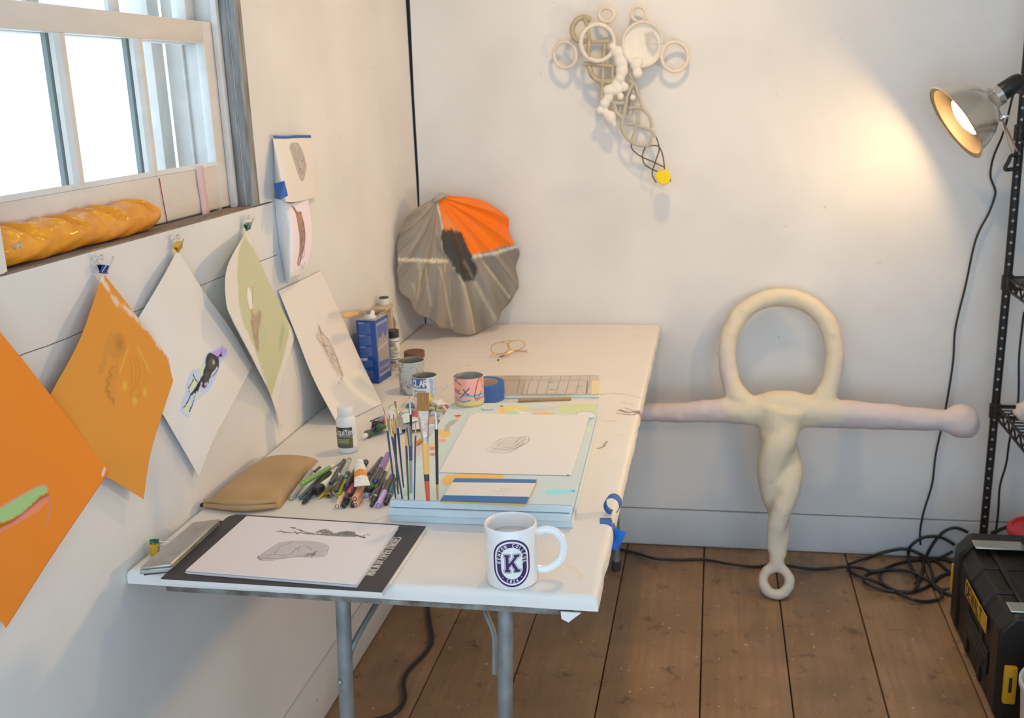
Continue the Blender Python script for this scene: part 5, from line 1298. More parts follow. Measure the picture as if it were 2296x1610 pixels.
for k, (x0, x1) in enumerate(((-.02, .003), (-.02, .0015), (-.02, .003))): pa.stroke([(x0, .0315-.0035*k), (x1, .0315-.0035*k)], .0011, (.6, .58, .46), .8, .0009, smooth=False, rag=.0004, rs=900)
for k in range(6): pa.stroke([(.0135, .050-.0050*k), (.0135+.0075*(1-.1*(k % 3)), .050-.0050*k)], .0008, (.45, .44, .43), .6, .0008, smooth=False, rag=.0004, rs=900)
fh = norm((CAM-Bq)*V3(1, 1, 0)); rh = np.array([-fh[1], fh[0], 0]); q = RB+.0003
gridobj('label', Bq+fh*(q*np.cos(G_T))[..., None]+rh*(q*np.sin(G_T))[..., None]+V3(0, 0, 1)*G_Z[..., None], pa.out(), paintmat('tin_label'), bt)

# ---- painted shell sculpture wedged in the corner
A = np.array([.012, -.292, .0]); A[2] = Y(888, 580, A[1])[2]
Bp = Y(1160, 575, -.032); Cb = Z(1045, 748, TZ+.008)
pn = norm(np.cross(Bp-A, Cb-A)); pn = pn if pn@(CAM-A) > 0 else -pn
def sp_(x, y): return onplane(x, y, A, pn)
ex = norm(Bp-A); ey = np.cross(pn, ex); ey = ey if ey[2] > 0 else -ey
def to2(p): return np.array([(p-A)@ex, (p-A)@ey])
out = [(990, 437), (1030, 440), (1080, 449), (1115, 467), (1136, 497), (1146, 530), (1151, 550), (1160, 572), (1158, 600), (1160, 625), (1153, 650), (1143, 680), (1118, 702), (1105, 728), (1078, 744), (1062, 749), (1027, 750), (1012, 741), (985, 735), (958, 715), (935, 703), (915, 675), (897, 655), (893, 625), (886, 600), (890, 565), (893, 535), (905, 500), (925, 475), (945, 460), (968, 449)]
hinge = to2(sp_(982, 441))
O2 = np.array(cr([to2(sp_(*q)) for q in out], 10, closed=True))
dv = O2-hinge; ang = np.unwrap(np.arctan2(dv[:, 1], dv[:, 0]))
NT, NR_ = len(O2), 70
rr_ = np.linspace(.02, 1, NR_+1)
rib = 1-1.6*np.abs(np.sin(ang*11.5))**1.15
P2 = hinge+dv[None]*rr_[:, None, None]
Lr = np.linalg.norm(dv, axis=1)
off = .040*np.sin(np.clip(rr_, 0, 1)*math.pi*.85)[:, None]*np.minimum(1, Lr/.2)[None]+.017*rib[None]*(rr_**1.1)[:, None]*np.minimum(1, Lr/.15)[None]
off = off-.012*(rr_[:, None]**3)
G3 = A+ex*P2[..., 0:1]+ey*P2[..., 1:2]+pn*off[..., None]
pa = Paint(P2, (.30, .265, .225))
pa.c *= (1+.08*np.broadcast_to(rib[None], (NR_+1, NT)).reshape(-1))[:, None]  # paler ridges, darker grooves: paint stripes plus rib shading put into the colour
def sc2(x, y): return to2(sp_(860+x/4.236, 400+y/4.236))
pa.fill([sc2(*q) for q in [(550, 900), (830, 740), (1280, 620), (1320, 1000), (1180, 1240), (880, 1480), (700, 1000)]], (.225, .215, .205), .6, .02)
AR = np.stack([np.broadcast_to(ang[None]*14, (NR_+1, NT)), np.broadcast_to(rr_[:, None]*3.0, (NR_+1, NT))], -1).reshape(-1, 2)
pa.c *= (.72+.40*vnoise(AR, 1.0, 3)+.22*vnoise(AR*np.array([3.1, 1.5]), 1.0, 5))[:, None]
pa.fill([sc2(*q) for q in [(535, 120), (520, 260), (535, 400), (530, 500), (640, 620), (770, 730), (830, 715), (960, 685), (1120, 640), (1235, 620), (1330, 500), (1250, 150), (700, 80)]], alb((244, 102, 12)), 1, .003, rag=.001)
pa.fill([sc2(*q) for q in [(540, 330), (640, 420), (700, 560), (760, 700), (560, 500)]], alb((206, 130, 70)), .55, .012)
pa.stroke([sc2(*q) for q in [(505, 240), (512, 330), (520, 420), (525, 480)]], .006, alb((196, 180, 160)), .9, .003, rag=.002)
pa.stroke([sc2(*q) for q in [(790, 745), (900, 725), (1050, 700), (1240, 640)]], .009, alb((196, 182, 162)), .9, .004, rag=.003)
pa.stroke([sc2(*q) for q in [(110, 770), (250, 775), (400, 780), (560, 785)]], .010, alb((206, 182, 150)), .9, .004, rag=.004)
for x0, y0, x1, y1, w in ((290, 800, 300, 1130, .006), (700, 1000, 850, 1460, .009), (820, 980, 1030, 1330, .008), (620, 860, 700, 1000, .005), (240, 1000, 270, 1120, .004), (540, 800, 530, 880, .006), (900, 800, 1190, 1130, .007), (350, 830, 420, 1200, .004), (470, 840, 650, 1400, .005)):
    pa.stroke([sc2(x0, y0), sc2((x0+x1)/2, (y0+y1)/2+6), sc2(x1, y1)], w, alb((190, 170, 140)), .55, .006, rag=.002)
pa.fill([sc2(*q) for q in [(540, 490), (600, 480), (690, 510), (740, 640), (780, 760), (830, 850), (820, 960), (700, 980), (640, 900), (590, 780), (520, 680), (500, 560)]], alb((52, 46, 40)), .96, .006, rag=.004, rs=160)
pa.stroke([sc2(*q) for q in [(720, 790), (760, 860), (790, 930)]], .006, alb((120, 106, 88)), .7, .006, rag=.003)
pa.stroke([sc2(*q) for q in [(460, 560), (480, 680), (520, 740)]], .010, alb((96, 86, 76)), .55, .010)
shl = thing('shell_sculpture', 'large ribbed shell painted grey, orange and black in the back corner of the table', 'sculpture', Cb)
gridobj('ribbed_shell', np.concatenate([G3, G3[:, :1]], 1), np.concatenate([pa.out(), pa.out()[:, :1]], 1), paintmat('shell_paint', .5, .4, bump=.2, bscale=120), shl, solid=.004)
hk = [onplane(968, 452, A, pn)+pn*.012, onplane(978, 443, A, pn)+pn*.020, onplane(990, 438, A, pn)+pn*.014, onplane(1000, 443, A, pn)+pn*.008]
obj('hinge_knob', tube(cr(hk, 4), [.004, .005, .007, .008, .0085, .009, .0085, .008, .007, .0065, .006, .004, .003], 10), mat('grey_plaster', alb((150, 138, 124)), .7), shl, smooth=70)

# ================================================================ DRAWINGS ON THE LEFT WALL
def wallpaper(name, rows, nu, nv, base, painter, label, cat='drawing', group='drawings pinned to the left wall', solid=.0006):
    """sheet lofted through (px, py, distance from the wall); painted in wall coordinates (y, z)"""
    G = loft([[X(p[0], p[1], p[2]) for p in r] for r in rows], nu, nv)
    pa = Paint(G[..., 1:3], base)
    UV = np.stack(np.meshgrid(np.linspace(0, 1, nu+1), np.linspace(0, 1, nv+1)), -1)
    painter(pa, UV)
    return gridobj(name, G, pa.out(), paintmat('paper_paint'), label=label, cat=cat, group=group, solid=solid)
def wz(x, y, off=.02): return X(x, y, off)[1:]
CREAM = (.82, .79, .755)
# big orange sheet at the left, corner down
def p_or1(pa, UV):
    pa.mottle(6, .03)
    gr = lambda x, y: wz(x/2.369, 740+y/2.368, .03)
    pa.fill([gr(-20, 950), gr(60, 900), gr(150, 850), gr(215, 825), gr(245, 832), gr(248, 862), gr(200, 900), gr(100, 980), gr(-20, 1040)], alb((158, 178, 112)), 1, .002)
    pa.stroke([gr(-20, 945), gr(60, 897), gr(150, 848), gr(215, 823), gr(247, 832), gr(249, 865)], .0022, alb((206, 130, 120)), .8, .002)
    pa.stroke([gr(-20, 1040), gr(60, 1015), gr(130, 965), gr(200, 900), gr(250, 875)], .006, alb((170, 90, 20)), .95, .003, rag=.0015)
    pa.fill([gr(-10, 1075), gr(80, 1010), gr(170, 940), gr(240, 890), gr(255, 905), gr(200, 965), gr(100, 1020)], alb((246, 128, 92)), .9, .002)
    pa.stroke([gr(-10, 1075), gr(80, 1010), gr(170, 940), gr(245, 888), gr(268, 930), gr(262, 990), gr(248, 1035)], .0020, alb((190, 120, 150)), .8, .002)
    pa.stroke([gr(568, 770), gr(580, 735)], .006, (.8, .74, .68), .95, .002, rag=.001); pa.blob(gr(48, 1562), .003, (.85, .8, .75), .95, .002); pa.blob(gr(32, 1535), .004, alb((226, 90, 10)), .9, .003)
wallpaper('drawing_sheet', [[(-120, 600, .03), (60, 818, .034), (245, 1057, .022)], [(-240, 800, .035), (-60, 990, .04), (118, 1245, .026)], [(-330, 960, .02), (-160, 1170, .03), (14, 1408, .012)]][::-1], 220, 220, (.90, .285, .035), p_or1, 'big bright orange sheet with a green streak at the left edge of the photo')
# orange drawing on a clip
def p_or2(pa, UV):
    pa.mottle(8, .05)
    q = lambda x, y: wz(180+x/4.025, 560+y/4.025)
    pa.c = pa.c*1.0
    # unpainted cream margins near the top corner and along the right edge
    pa.fill([q(120, 330), q(170, 200), q(230, 200), q(300, 320), q(350, 460), q(420, 500), q(560, 640), q(640, 730), q(880, 1100), q(890, 1000), q(700, 600), q(400, 300), q(220, 160), q(100, 250)], CREAM, .0, .01)
    s = [q(175, 205), q(205, 250), q(262, 350), q(322, 470), q(400, 520), q(470, 590), q(560, 680), q(640, 765), q(700, 860), q(880, 1085)]
    pa.stroke(s, .0055, CREAM, .75, .006, rag=.004, rs=120); pa.blob(q(200, 210), .012, CREAM, .95, .010); pa.stroke([q(170, 240), q(120, 330)], .004, CREAM, .7, .006)
    pa.stroke([q(350, 500), q(400, 485)], .005, alb((226, 140, 60)), .9, .003); 
    rd = alb((216, 92, 62))
    for p in ([(685, 800), (680, 830)], [(715, 850), (730, 840), (745, 880), (760, 900)], [(760, 895), (780, 930)], [(795, 930), (800, 985)], [(820, 985), (840, 1000), (850, 990), (860, 1020), (875, 1015), (860, 1050)]): pa.stroke([q(*k) for k in p], .0028, rd, .95, .001)
    dk = alb((150, 96, 40)); d2 = alb((178, 118, 56))
    pa.fill([q(180, 900), q(200, 800), q(250, 750), q(320, 740), q(370, 790), q(385, 880), q(350, 960), q(290, 990), q(240, 985), q(210, 960)], d2, .55, .008, tex=.4); pa.blob(q(320, 840), .011, dk, .5, .012)
    pa.fill([q(180, 860), q(190, 960), q(180, 1050), q(140, 1120), q(95, 1120), q(110, 1050), q(150, 980)], d2, .55, .006, tex=.4)
    pa.fill([q(240, 1060), q(290, 1000), q(300, 1100), q(260, 1200), q(280, 1300), q(250, 1400), q(200, 1340), q(160, 1280), q(170, 1180), q(210, 1120)], d2, .45, .008, tex=.5)
    for p in ([(240, 1060), (205, 1110), (230, 1130), (180, 1180), (210, 1210), (170, 1260), (215, 1290), (190, 1320), (240, 1350), (250, 1390)],): pa.stroke([q(*k) for k in p], .0030, dk, .6, .004, rag=.0015)
    ye = alb((206, 160, 70)); bd = alb((176, 112, 24))
    for p in ([(400, 890), (360, 980), (310, 1110)], [(490, 880), (550, 990), (610, 1110)]): pa.stroke([q(*k) for k in p], .004, ye, .6, .003)
    for p in ([(410, 980), (430, 1100), (415, 1250), (400, 1310)], [(450, 970), (470, 1080), (450, 1220), (420, 1290)], [(480, 980), (505, 1090), (480, 1200), (415, 1300)], [(545, 1030), (560, 1120), (545, 1230), (500, 1320), (420, 1320)], [(600, 1120), (580, 1200), (555, 1260)]): pa.stroke([q(*k) for k in p], .0018, bd, .75, .0015)
    for c_ in ((355, 1230), (450, 1360), (550, 1280)): pa.blob(q(*c_), .007, alb((212, 170, 60)), .55, .008)
wallpaper('drawing_sheet', [[(231, 612, .014), (180, 760, .03), (108, 895, .02), (60, 1000, .012)], [(300, 700, .022), (245, 855, .03), (195, 960, .026), (160, 1040, .018)], [(349, 766, .022), (300, 900, .028), (262, 1000, .03), (243, 1072, .02)], [(397, 827, .018), (365, 925, .024), (337, 1020, .03), (322, 1119, .022)]], 200, 220, (.78, .33, .055), p_or2, 'orange drawing hung by one corner from a blue clip')
# white sheet with a black and lilac figure
def p_wh(pa, UV):
    pa.mottle(6, .03)
    q = lambda x, y: wz(400+x/7.319, 740+y/7.319)
    halo = [(705, 250), (740, 300), (790, 310), (785, 400), (700, 490), (640, 560), (610, 700), (540, 850), (470, 980), (400, 1050), (300, 1130), (240, 1190), (215, 1300), (180, 1430), (110, 1400), (60, 1320), (60, 1200), (110, 1060), (115, 920), (150, 760), (200, 650), (250, 665), (330, 630), (380, 520), (440, 390), (560, 330), (650, 300)]
    pa.fill([q(*k) for k in halo], alb((176, 180, 206)), .9, .0025, grow=.001)
    pa.fill([q(*k) for k in [(640, 320), (705, 265), (780, 320), (770, 400), (690, 450), (620, 440), (560, 400), (500, 370)]], alb((186, 150, 196)), .95, .002)
    for p in ([(370, 560), (420, 600), (350, 760), (290, 760), (330, 640)], [(180, 830), (260, 740), (300, 860), (230, 980), (170, 1040)], [(260, 1060), (400, 1010), (330, 1090), (260, 1150)], [(120, 1200), (200, 1160), (190, 1400), (100, 1330)]): pa.fill([q(*k) for k in p], alb((200, 196, 152)), .85, .003)
    bk = alb((46, 38, 36)); gy = alb((104, 96, 80))
    pa.fill([q(*k) for k in [(485, 370), (540, 390), (590, 420), (620, 440), (632, 500), (625, 600), (590, 640), (520, 700), (475, 790), (460, 880), (400, 960), (370, 940), (330, 900), (300, 1000), (250, 1020), (280, 900), (330, 800), (370, 740), (380, 660), (410, 600), (415, 480), (450, 400)]], bk, .95, .0012, rag=.0008, rs=400)
    pa.fill([q(*k) for k in [(500, 440), (560, 450), (590, 560), (540, 640), (480, 640), (450, 560)]], gy, .6, .006, tex=.4, ts=400); pa.blob(q(545, 530), .004, alb((190, 172, 150)), .8, .004); pa.fill([q(*k) for k in [(440, 660), (480, 700), (440, 860), (400, 840), (400, 740)]], gy, .55, .004, tex=.5, ts=400)
    pa.fill([q(*k) for k in [(685, 320), (690, 420), (712, 432), (690, 438), (650, 435), (632, 450), (640, 410), (670, 390)]], bk, 1, .0008)
    pa.stroke([q(*k) for k in [(610, 440), (635, 455), (628, 600), (590, 680), (540, 740), (480, 785)]], .0020, bk, .95, .0008); pa.stroke([q(*k) for k in [(600, 610), (550, 690), (500, 760)]], .003, (.78, .75, .8), .9, .001)
    for c_ in ((350, 880), (410, 890), (440, 880), (345, 950)): pa.blob(q(*c_), .003, alb((206, 166, 206)), .9, .002)
    for p, w in (([(300, 880), (240, 980), (190, 1060), (150, 1180), (100, 1280)], .0026), ([(270, 1000), (245, 1120), (215, 1260), (190, 1330)], .0020), ([(220, 730), (250, 800), (295, 870)], .0024), ([(220, 810), (190, 880), (150, 950)], .0024), ([(240, 770), (215, 850)], .0016), ([(320, 860), (290, 960), (230, 1020), (200, 1050)], .0050), ([(160, 1000), (180, 1050)], .0014), ([(205, 1250), (195, 1330)], .0026)): pa.stroke([q(*k) for k in p], w, bk, .95, .0008, rag=.0008, rs=500)
wallpaper('drawing_sheet', [[(399, 560, .012), (355, 640, .020), (305, 722, .012), (255, 800, .008)], [(455, 650, .018), (415, 745, .022), (385, 830, .02), (345, 900, .012)], [(520, 740, .018), (490, 830, .024), (452, 915, .022), (398, 985, .012)], [(566, 820, .010), (528, 895, .02), (480, 985, .022), (447, 1070, .012)]], 200, 230, CREAM, p_wh, 'white sheet with a black and lilac ink figure hung from a yellow clip')
# green drawing
def p_gr(pa, UV):
    q = lambda x, y: wz(500+x/3.5, 480+y/3.5, .03)
    pa.fill([q(*k) for k in [(200, 180), (220, 165), (335, 330), (425, 540), (490, 640), (590, 860), (590, 930), (535, 1110), (460, 1310), (415, 1450), (330, 1280), (200, 1040), (90, 850), (60, 700), (60, 470), (100, 330), (150, 240)]], alb((184, 174, 132)), .96, .008, rag=.003, rs=60, tex=.06, ts=30)
    pa.fill([q(*k) for k in [(420, 1280), (470, 1180), (410, 1460), (370, 1390)]], alb((196, 172, 112)), .4, .01); pa.fill([q(*k) for k in [(520, 850), (545, 910), (510, 1040), (480, 1080), (490, 980)]], alb((140, 156, 112)), .6, .012)
    br = alb((150, 112, 92)); d_ = alb((120, 96, 74))
    pa.fill([q(*k) for k in [(180, 840), (205, 790), (240, 790), (290, 750), (310, 780), (290, 860), (265, 920), (265, 1080), (230, 1060), (200, 980)]], br, .75, .010, tex=.35, ts=150)
    ring = [q(192+31*math.cos(t)+6*math.sin(t), 662+95*math.sin(t)) for t in np.linspace(0, 2*math.pi, 26)[:-1]]
    pa.fill(ring, alb((216, 204, 198)), .95, .003); pa.stroke(ring, .0035, alb((206, 150, 66)), .95, .002, closed=True)
    pa.stroke([q(205, 760), q(210, 800)], .006, br, .8, .004); pa.stroke([q(240, 570), q(225, 640), q(215, 700)], .004, d_, .6, .005); pa.stroke([q(300, 760), q(290, 850), q(240, 970)], .0025, d_, .5, .004); pa.stroke([q(200, 850), q(215, 960), q(240, 1070)], .002, d_, .45, .003)
    pa.stroke([q(310, 860), q(340, 930), q(320, 1050), q(290, 960), q(310, 870)], .0015, d_, .3, .003); pa.stroke([q(260, 540), q(310, 660), q(350, 760), q(310, 820)], .0012, d_, .25, .003)
wallpaper('drawing_sheet', [[(553, 516, .012), (510, 600, .052), (508, 680, .060), (522, 722, .050)], [(588, 600, .016), (556, 700, .040), (560, 780, .045), (575, 822, .036)], [(632, 692, .012), (612, 780, .022), (602, 840, .026), (604, 880, .020)], [(662, 752, .006), (640, 830, .012), (626, 890, .010), (633, 962, .006)]], 170, 240, CREAM, p_gr, 'pale green drawing hung from a dark green clip')
# cream sheet sliding from the wall down onto the table
def p_cr(pa, UV):
    pa.mottle(5, .03)
G_c = [[X(624, 652, .004), X(672, 630, .004), X(719, 607, .004)], [X(664, 752, .014), X(715, 730, .016), X(762, 702, .016)], [X(704, 852, .034), X(762, 832, .040), X(812, 815, .044)], [Z(757, 952, TZ+.0015), Z(806, 930, TZ+.0015), Z(856, 905, TZ+.0015)]]
G = loft(G_c, 150, 260)
UV = np.stack(np.meshgrid(np.linspace(0, 1, 151), np.linspace(0, 1, 261)), -1)
def proj(P):
    d = P-CAM; w = d@CF; return np.stack([1148+FPX*(d@CR)/w, 805-FPX*(d@CU)/w], -1)
# the sketch is laid out in sheet fractions measured off the photograph
SG = proj(G)
def suv(x, y):
    k = np.argmin(((SG-np.array([x, y]))**2).sum(-1)); j, i = divmod(k, G.shape[1]); return np.array([UV[j, i, 0], UV[j, i, 1]*1.75])
pa = Paint(UV*np.array([1, 1.75]), CREAM); pa.mottle(5, .03)
q = lambda x, y: suv(480+x/2.3, 280+y/2.3)
bn = alb((158, 124, 104)); bd = alb((120, 88, 72))
pa.fill([q(*k) for k in [(535, 1030), (560, 1070), (610, 1140), (640, 1210), (665, 1290), (640, 1300), (600, 1240), (560, 1160), (530, 1100)]], bn, .5, .03, tex=.5, ts=40)
for p, w in (([(537, 1025), (550, 1070), (590, 1110), (620, 1180), (650, 1260), (665, 1300)], .012), ([(525, 1080), (535, 1110), (565, 1140), (590, 1190), (620, 1240)], .012), ([(560, 1140), (600, 1150), (610, 1200), (640, 1230)], .010), ([(640, 1260), (660, 1290), (640, 1340)], .008), ([(655, 1290), (662, 1330)], .007), ([(540, 1040), (560, 1110), (580, 1170)], .014), ([(600, 1180), (630, 1200), (650, 1270)], .010)): pa.stroke([q(*k) for k in p], w, bd, .55, .012, rag=.006, rs=60)
gridobj('drawing_sheet', G, pa.out(), paintmat('paper_paint'), label='long cream sheet with a brown figure sketch sliding from the wall onto the table', cat='drawing', solid=.0006)

# pink drawing and small white drawing taped near the window post
def p_pk(pa, UV):
    q = lambda x, y: wz(600+x/4.6, 290+y/4.6, .028)
    u_ = UV[..., 0].reshape(-1); v_ = UV[..., 1].reshape(-1)
    k = np.clip((u_-.46)/.03, 0, 1)*np.clip((1-v_-.07)/.02, 0, 1)*np.clip((.985-u_)/.02, 0, 1)*np.clip((v_-.02)/.02, 0, 1)
    pa.c = pa.c*(1-k[:, None])+alb((226, 196, 198))*k[:, None]
    bn = alb((128, 84, 58)); dk = alb((84, 52, 38))
    pa.fill([q(*t) for t in [(220, 785), (245, 800), (280, 850), (330, 850), (335, 900), (355, 960), (370, 1080), (360, 1200), (330, 1300), (310, 1400), (300, 1420), (305, 1300), (290, 1400), (270, 1395), (290, 1250), (285, 1080), (265, 960), (260, 880), (225, 810)]], bn, .92, .003, rag=.0015, tex=.25, ts=200); pa.fill([q(*t) for t in [(285, 870), (325, 870), (330, 960), (300, 1000), (280, 950)]], alb((178, 128, 84)), .7, .008)
    for p in ([(225, 790), (255, 850), (270, 980), (290, 1100), (295, 1250), (275, 1390)], [(335, 900), (365, 1080), (350, 1220), (310, 1400)], [(320, 1100), (325, 1280), (300, 1410)], [(350, 1220), (360, 1300), (330, 1330)], [(385, 1380), (370, 1440), (350, 1400), (330, 1450)]): pa.stroke([q(*t) for t in p], .0028, dk, .65, .003, rag=.001)
wallpaper('drawing_sheet', [[(616, 445, .001), (630, 448, .020), (648, 456, .032), (668, 452, .030), (690, 446, .024)], [(622, 510, .001), (640, 512, .026), (655, 512, .040), (676, 506, .034), (700, 500, .026)], [(630, 570, .001), (642, 575, .026), (654, 572, .040), (676, 565, .034), (699, 556, .026)], [(641, 632, .001), (646, 636, .016), (652, 622, .032), (668, 616, .028), (686, 606, .022)]], 160, 190, (.80, .79, .79), p_pk, 'small pink sheet with a brown animal study curling off the wall')
def p_sm(pa, UV):
    q = lambda x, y: wz(600+x/4.6, 290+y/4.6, .018)
    g1 = alb((148, 130, 118)); g2 = alb((104, 88, 78))
    out_ = [(262, 150), (335, 145), (375, 210), (400, 300), (408, 380), (370, 470), (345, 510), (315, 530), (290, 510), (268, 450), (245, 330), (232, 200)]
    pa.fill([q(*t) for t in out_], g1, .75, .004, tex=.3, ts=150)
    for p in (out_+[out_[0]], [(265, 160), (270, 280), (290, 400), (330, 410)], [(335, 150), (330, 260), (345, 330), (380, 310)], [(290, 180), (290, 300), (310, 380), (300, 430), (280, 440)], [(345, 200), (375, 290), (390, 350), (350, 440), (320, 450)]): pa.stroke([q(*t) for t in p], .0024, g2, .6, .003)
wallpaper('drawing_sheet', [[(613, 308, .001), (615, 309, .008), (650, 308, .010), (697, 306, .004)], [(615, 372, .001), (629, 382, .034), (664, 378, .026), (704, 372, .006)], [(617, 436, .001), (643, 453, .046), (676, 450, .034), (711, 441, .008)]], 150, 150, CREAM, p_sm, 'small white drawing of a rounded stone taped above the pink sheet')
obj('tape_strip', strip([X(613, 307, .0105), X(640, 308, .0125), X(668, 306, .0105), X(697, 306, .006)], (0, 0, 1), .0055), M_BTAPE, label='thin blue tape strip along the top of the small stone drawing', cat='tape', solid=.0005)
tq_ = [X(614, 411, .012), X(637, 405, .042), X(645, 438, .050), X(627, 447, .036), X(617, 436, .016)]
obj('tape_strip', ([tuple(q+V3(.004, -.008, 0)) for q in tq_], [(0, 1, 2, 3, 4)]), M_BTAPE, label='square piece of blue tape beside the window between two small drawings', cat='tape', solid=.0005, smooth=0)

# ---- clips holding the sheets, each on a clear push pin
def wall_clip(px, py, w, colr, label, mname, lean):
    p = X(px, py, .013)
    M = Matrix.Translation(p) @ Matrix.Rotation(math.radians(90), 4, 'Z') @ Matrix.Rotation(lean, 4, 'Y')
    return binder_clip(M, w, colr, label, 'clips on the left wall', mname=mname, spread=1.3)
wall_clip(232, 612, .019, alb((30, 44, 104)), 'dark blue binder clip holding the orange drawing', 'blue', .25)
wall_clip(403, 560, .019, alb((200, 146, 30)), 'yellow binder clip holding the sheet with the ink figure', 'yellow', -.45)
wall_clip(557, 514, .019, alb((14, 92, 66)), 'dark green binder clip holding the pale green drawing', 'green', -.15)
M_CLEAR = mat('clear_plastic', (.92, .92, .92), .08, trans=.85, ior=1.45)
def pin(px, py, off, label, d=(1, .0, .12)):
    p = X(px, py, off); d = norm(d)
    t = thing('push_pin', label, 'push pin', p, 'clear push pins')
    obj('head', turned(p, p+d, [(0, .0040), (.0012, .0044), (.002, .0042), (.004, .0024), (.009, .0022), (.011, .0040), (.013, .0044), (.0138, .0036)], 14), M_CLEAR, t, smooth=45)
    obj('needle', cyl_between(p-d*.009, p, .0005, 6), M_WIRE, t)
pin(212, 579, .004, 'clear push pin above the dark blue clip'); pin(385, 533, .004, 'clear push pin above the yellow clip'); pin(546, 489, .004, 'clear push pin above the dark green clip')

# ---- orange loaf sculpture on the sill, pink ribbon and red thread on the sash
ZS = WZ0+.0012
path = []
ys = np.linspace(-2.06, -1.530, 90)
nA = 64
V = []
def loaf(y, a):
    s = (y-ys[0])/(ys[-1]-ys[0])
    r = .0290*(1-max(0, (s-.88)/.12)**2.6)**.5 if s > .88 else .0290
    r = max(r, .0008)
    # diagonal slashes across the crust
    ph = (y*9.6+a*.34)
    sl = abs((ph % 1.0)-.5)*2
    cut = -.0095*math.exp(-((1-sl)/.15)**2)*max(0, math.sin(a-.15))**.35 if .1 < a < 2.9 else 0
    rim_ = .0042*math.exp(-((1-sl-.34)/.16)**2)*max(0, math.sin(a)) if .1 < a < 2.9 else 0
    n_ = .0012*math.sin(31*y+3*a)+.0008*math.sin(83*y-5*a)
    k = r/.029
    rr = r+(cut+rim_+n_)*k
    x = -.0335+rr*1.02*math.cos(a); z = ZS+.0275+rr*(.95 if math.sin(a) > 0 else .93)*math.sin(a)
    return (x, y+(.004*math.cos(2*a) if s > .9 else 0), max(z, ZS+.0002))
LV = [loaf(y, 2*math.pi*k/nA) for y in ys for k in range(nA)]
LF = [(j*nA+k, j*nA+(k+1) % nA, (j+1)*nA+(k+1) % nA, (j+1)*nA+k) for j in range(len(ys)-1) for k in range(nA)]+[tuple(range(nA-1, -1, -1)), tuple((len(ys)-1)*nA+k for k in range(nA))]
M_LOAF = mat('glossy_orange_crust', alb((226, 142, 12), (214, 200, 186)), .28, var=.35, scale=22, bump=.55, bscale=130, col2=alb((196, 108, 10), (214, 200, 186)), coat=.35)
lf = thing('bread_sculpture', 'glossy orange baguette sculpture lying on the window sill', 'sculpture', (-.033, -1.77, ZS))
obj('crust', (LV, LF), M_LOAF, lf, smooth=80)
pin(30, 553, -.004, 'clear push pin stuck in the left end of the orange baguette', (1, -.25, .2))
rb = [X(447, 372, SX+.0012), X(452, 410, SX+.0030), X(458, 448, SX+.0022), X(463, 486, SX+.0050)]
obj('ribbon', strip(cr(rb, 6), (0, 1, 0), .030), mat('pink_vellum', alb((232, 186, 178), (214, 200, 186)), .5, alpha=.62), label='translucent pink ribbon hanging on the window sash', cat='ribbon', solid=.0004)
obj('red_thread', tube(cr([X(357, 399, SX+.0012), X(366, 450, SX+.0022), X(376, 503, SX+.0015)], 6), .0008, 6), mat('red_thread_fibre', (.32, .03, .07), .7), label='thin dark red thread hanging down the lower sash', cat='thread')

# ================================================================ WALL SCULPTURE
HY = -.035
def hz(x, y, off=0.0): return Y(1200+x/3.66, y/3.66, HY-off)
ws = thing('wall_sculpture', 'pale hanging assemblage of rings, plaster lumps and woven strips with a yellow block', 'sculpture', Y(1400, 200, -.01))
M_RING = mat('pinkish_white_plaster', (.78, .71, .62), .6, var=.08, scale=60)
M_OLIVE = mat('beige_khaki_paint', (.52, .45, .32), .6, var=.25, scale=40)
M_PLAST = mat('chalk_white_plaster', (.80, .77, .71), .65, bump=.2, bscale=120)
M_GREYST = mat('grey_beige_paint', (.54, .51, .43), .6, var=.15, scale=60)
M_CORDB = mat('dark_brown_cord', (.075, .06, .045), .6)
px2m = 1/ (FPX/3.1)/3.66
def ringpart(cx, cy, rx, ry, tr, off, tilt=0.0):
    pts = [hz(cx+rx*math.cos(t), cy+ry*math.sin(t), off+tilt*math.cos(t)) for t in np.linspace(0, 2*math.pi, 41)[:-1]]
    obj('ring', tube(pts, tr*px2m, 10, closed=True), M_RING, ws, smooth=70)
ringpart(247, 450, 92, 108, 15, .01, .012); ringpart(513, 350, 138, 150, 19, .03, -.01); ringpart(587, 122, 62, 58, 17, .015, .008); ringpart(852, 117, 60, 62, 14, .0, .006); ringpart(1145, 465, 108, 122, 15, .0, -.008)
# dish
dc = hz(880, 365, .015); dx = norm(hz(1030, 365, .0)-hz(730, 365, .03)); dn = norm(np.cross(dx, V3(0, 0, 1))); dn = dn if dn@(CAM-dc) > 0 else -dn; dz_ = np.cross(dn, dx)*-1
T_, R_ = np.meshgrid(np.linspace(0, 2*math.pi, 73), np.concatenate([np.linspace(0, .86, 30), np.linspace(.88, 1.0, 8)]))
hp_ = -.012*(1-R_**2)+.010*np.exp(-((R_-.93)/.05)**2)
DR = 172*px2m
Gd = dc+dx*(DR*R_*np.cos(T_))[..., None]+dz_*(DR*1.05*R_*np.sin(T_))[..., None]+dn*hp_[..., None]
pd = np.stack([R_*np.cos(T_), R_*np.sin(T_)], -1); pa = Paint(pd, (.80, .77, .71)); pa.mottle(3, .06)
sg = 1 if dz_[2] > 0 else -1
pa.fill([(x, sg*y) for x, y in [(.12, .50), (.50, .55), (.75, .2), (.80, -.2), (.55, -.55), (.30, -.25), (.18, .05)]], (.50, .48, .45), .8, .1); pa.fill([(x, sg*y) for x, y in [(.45, .35), (.75, .1), (.6, -.25), (.35, -.05)]], (.68, .65, .62), .8, .06)
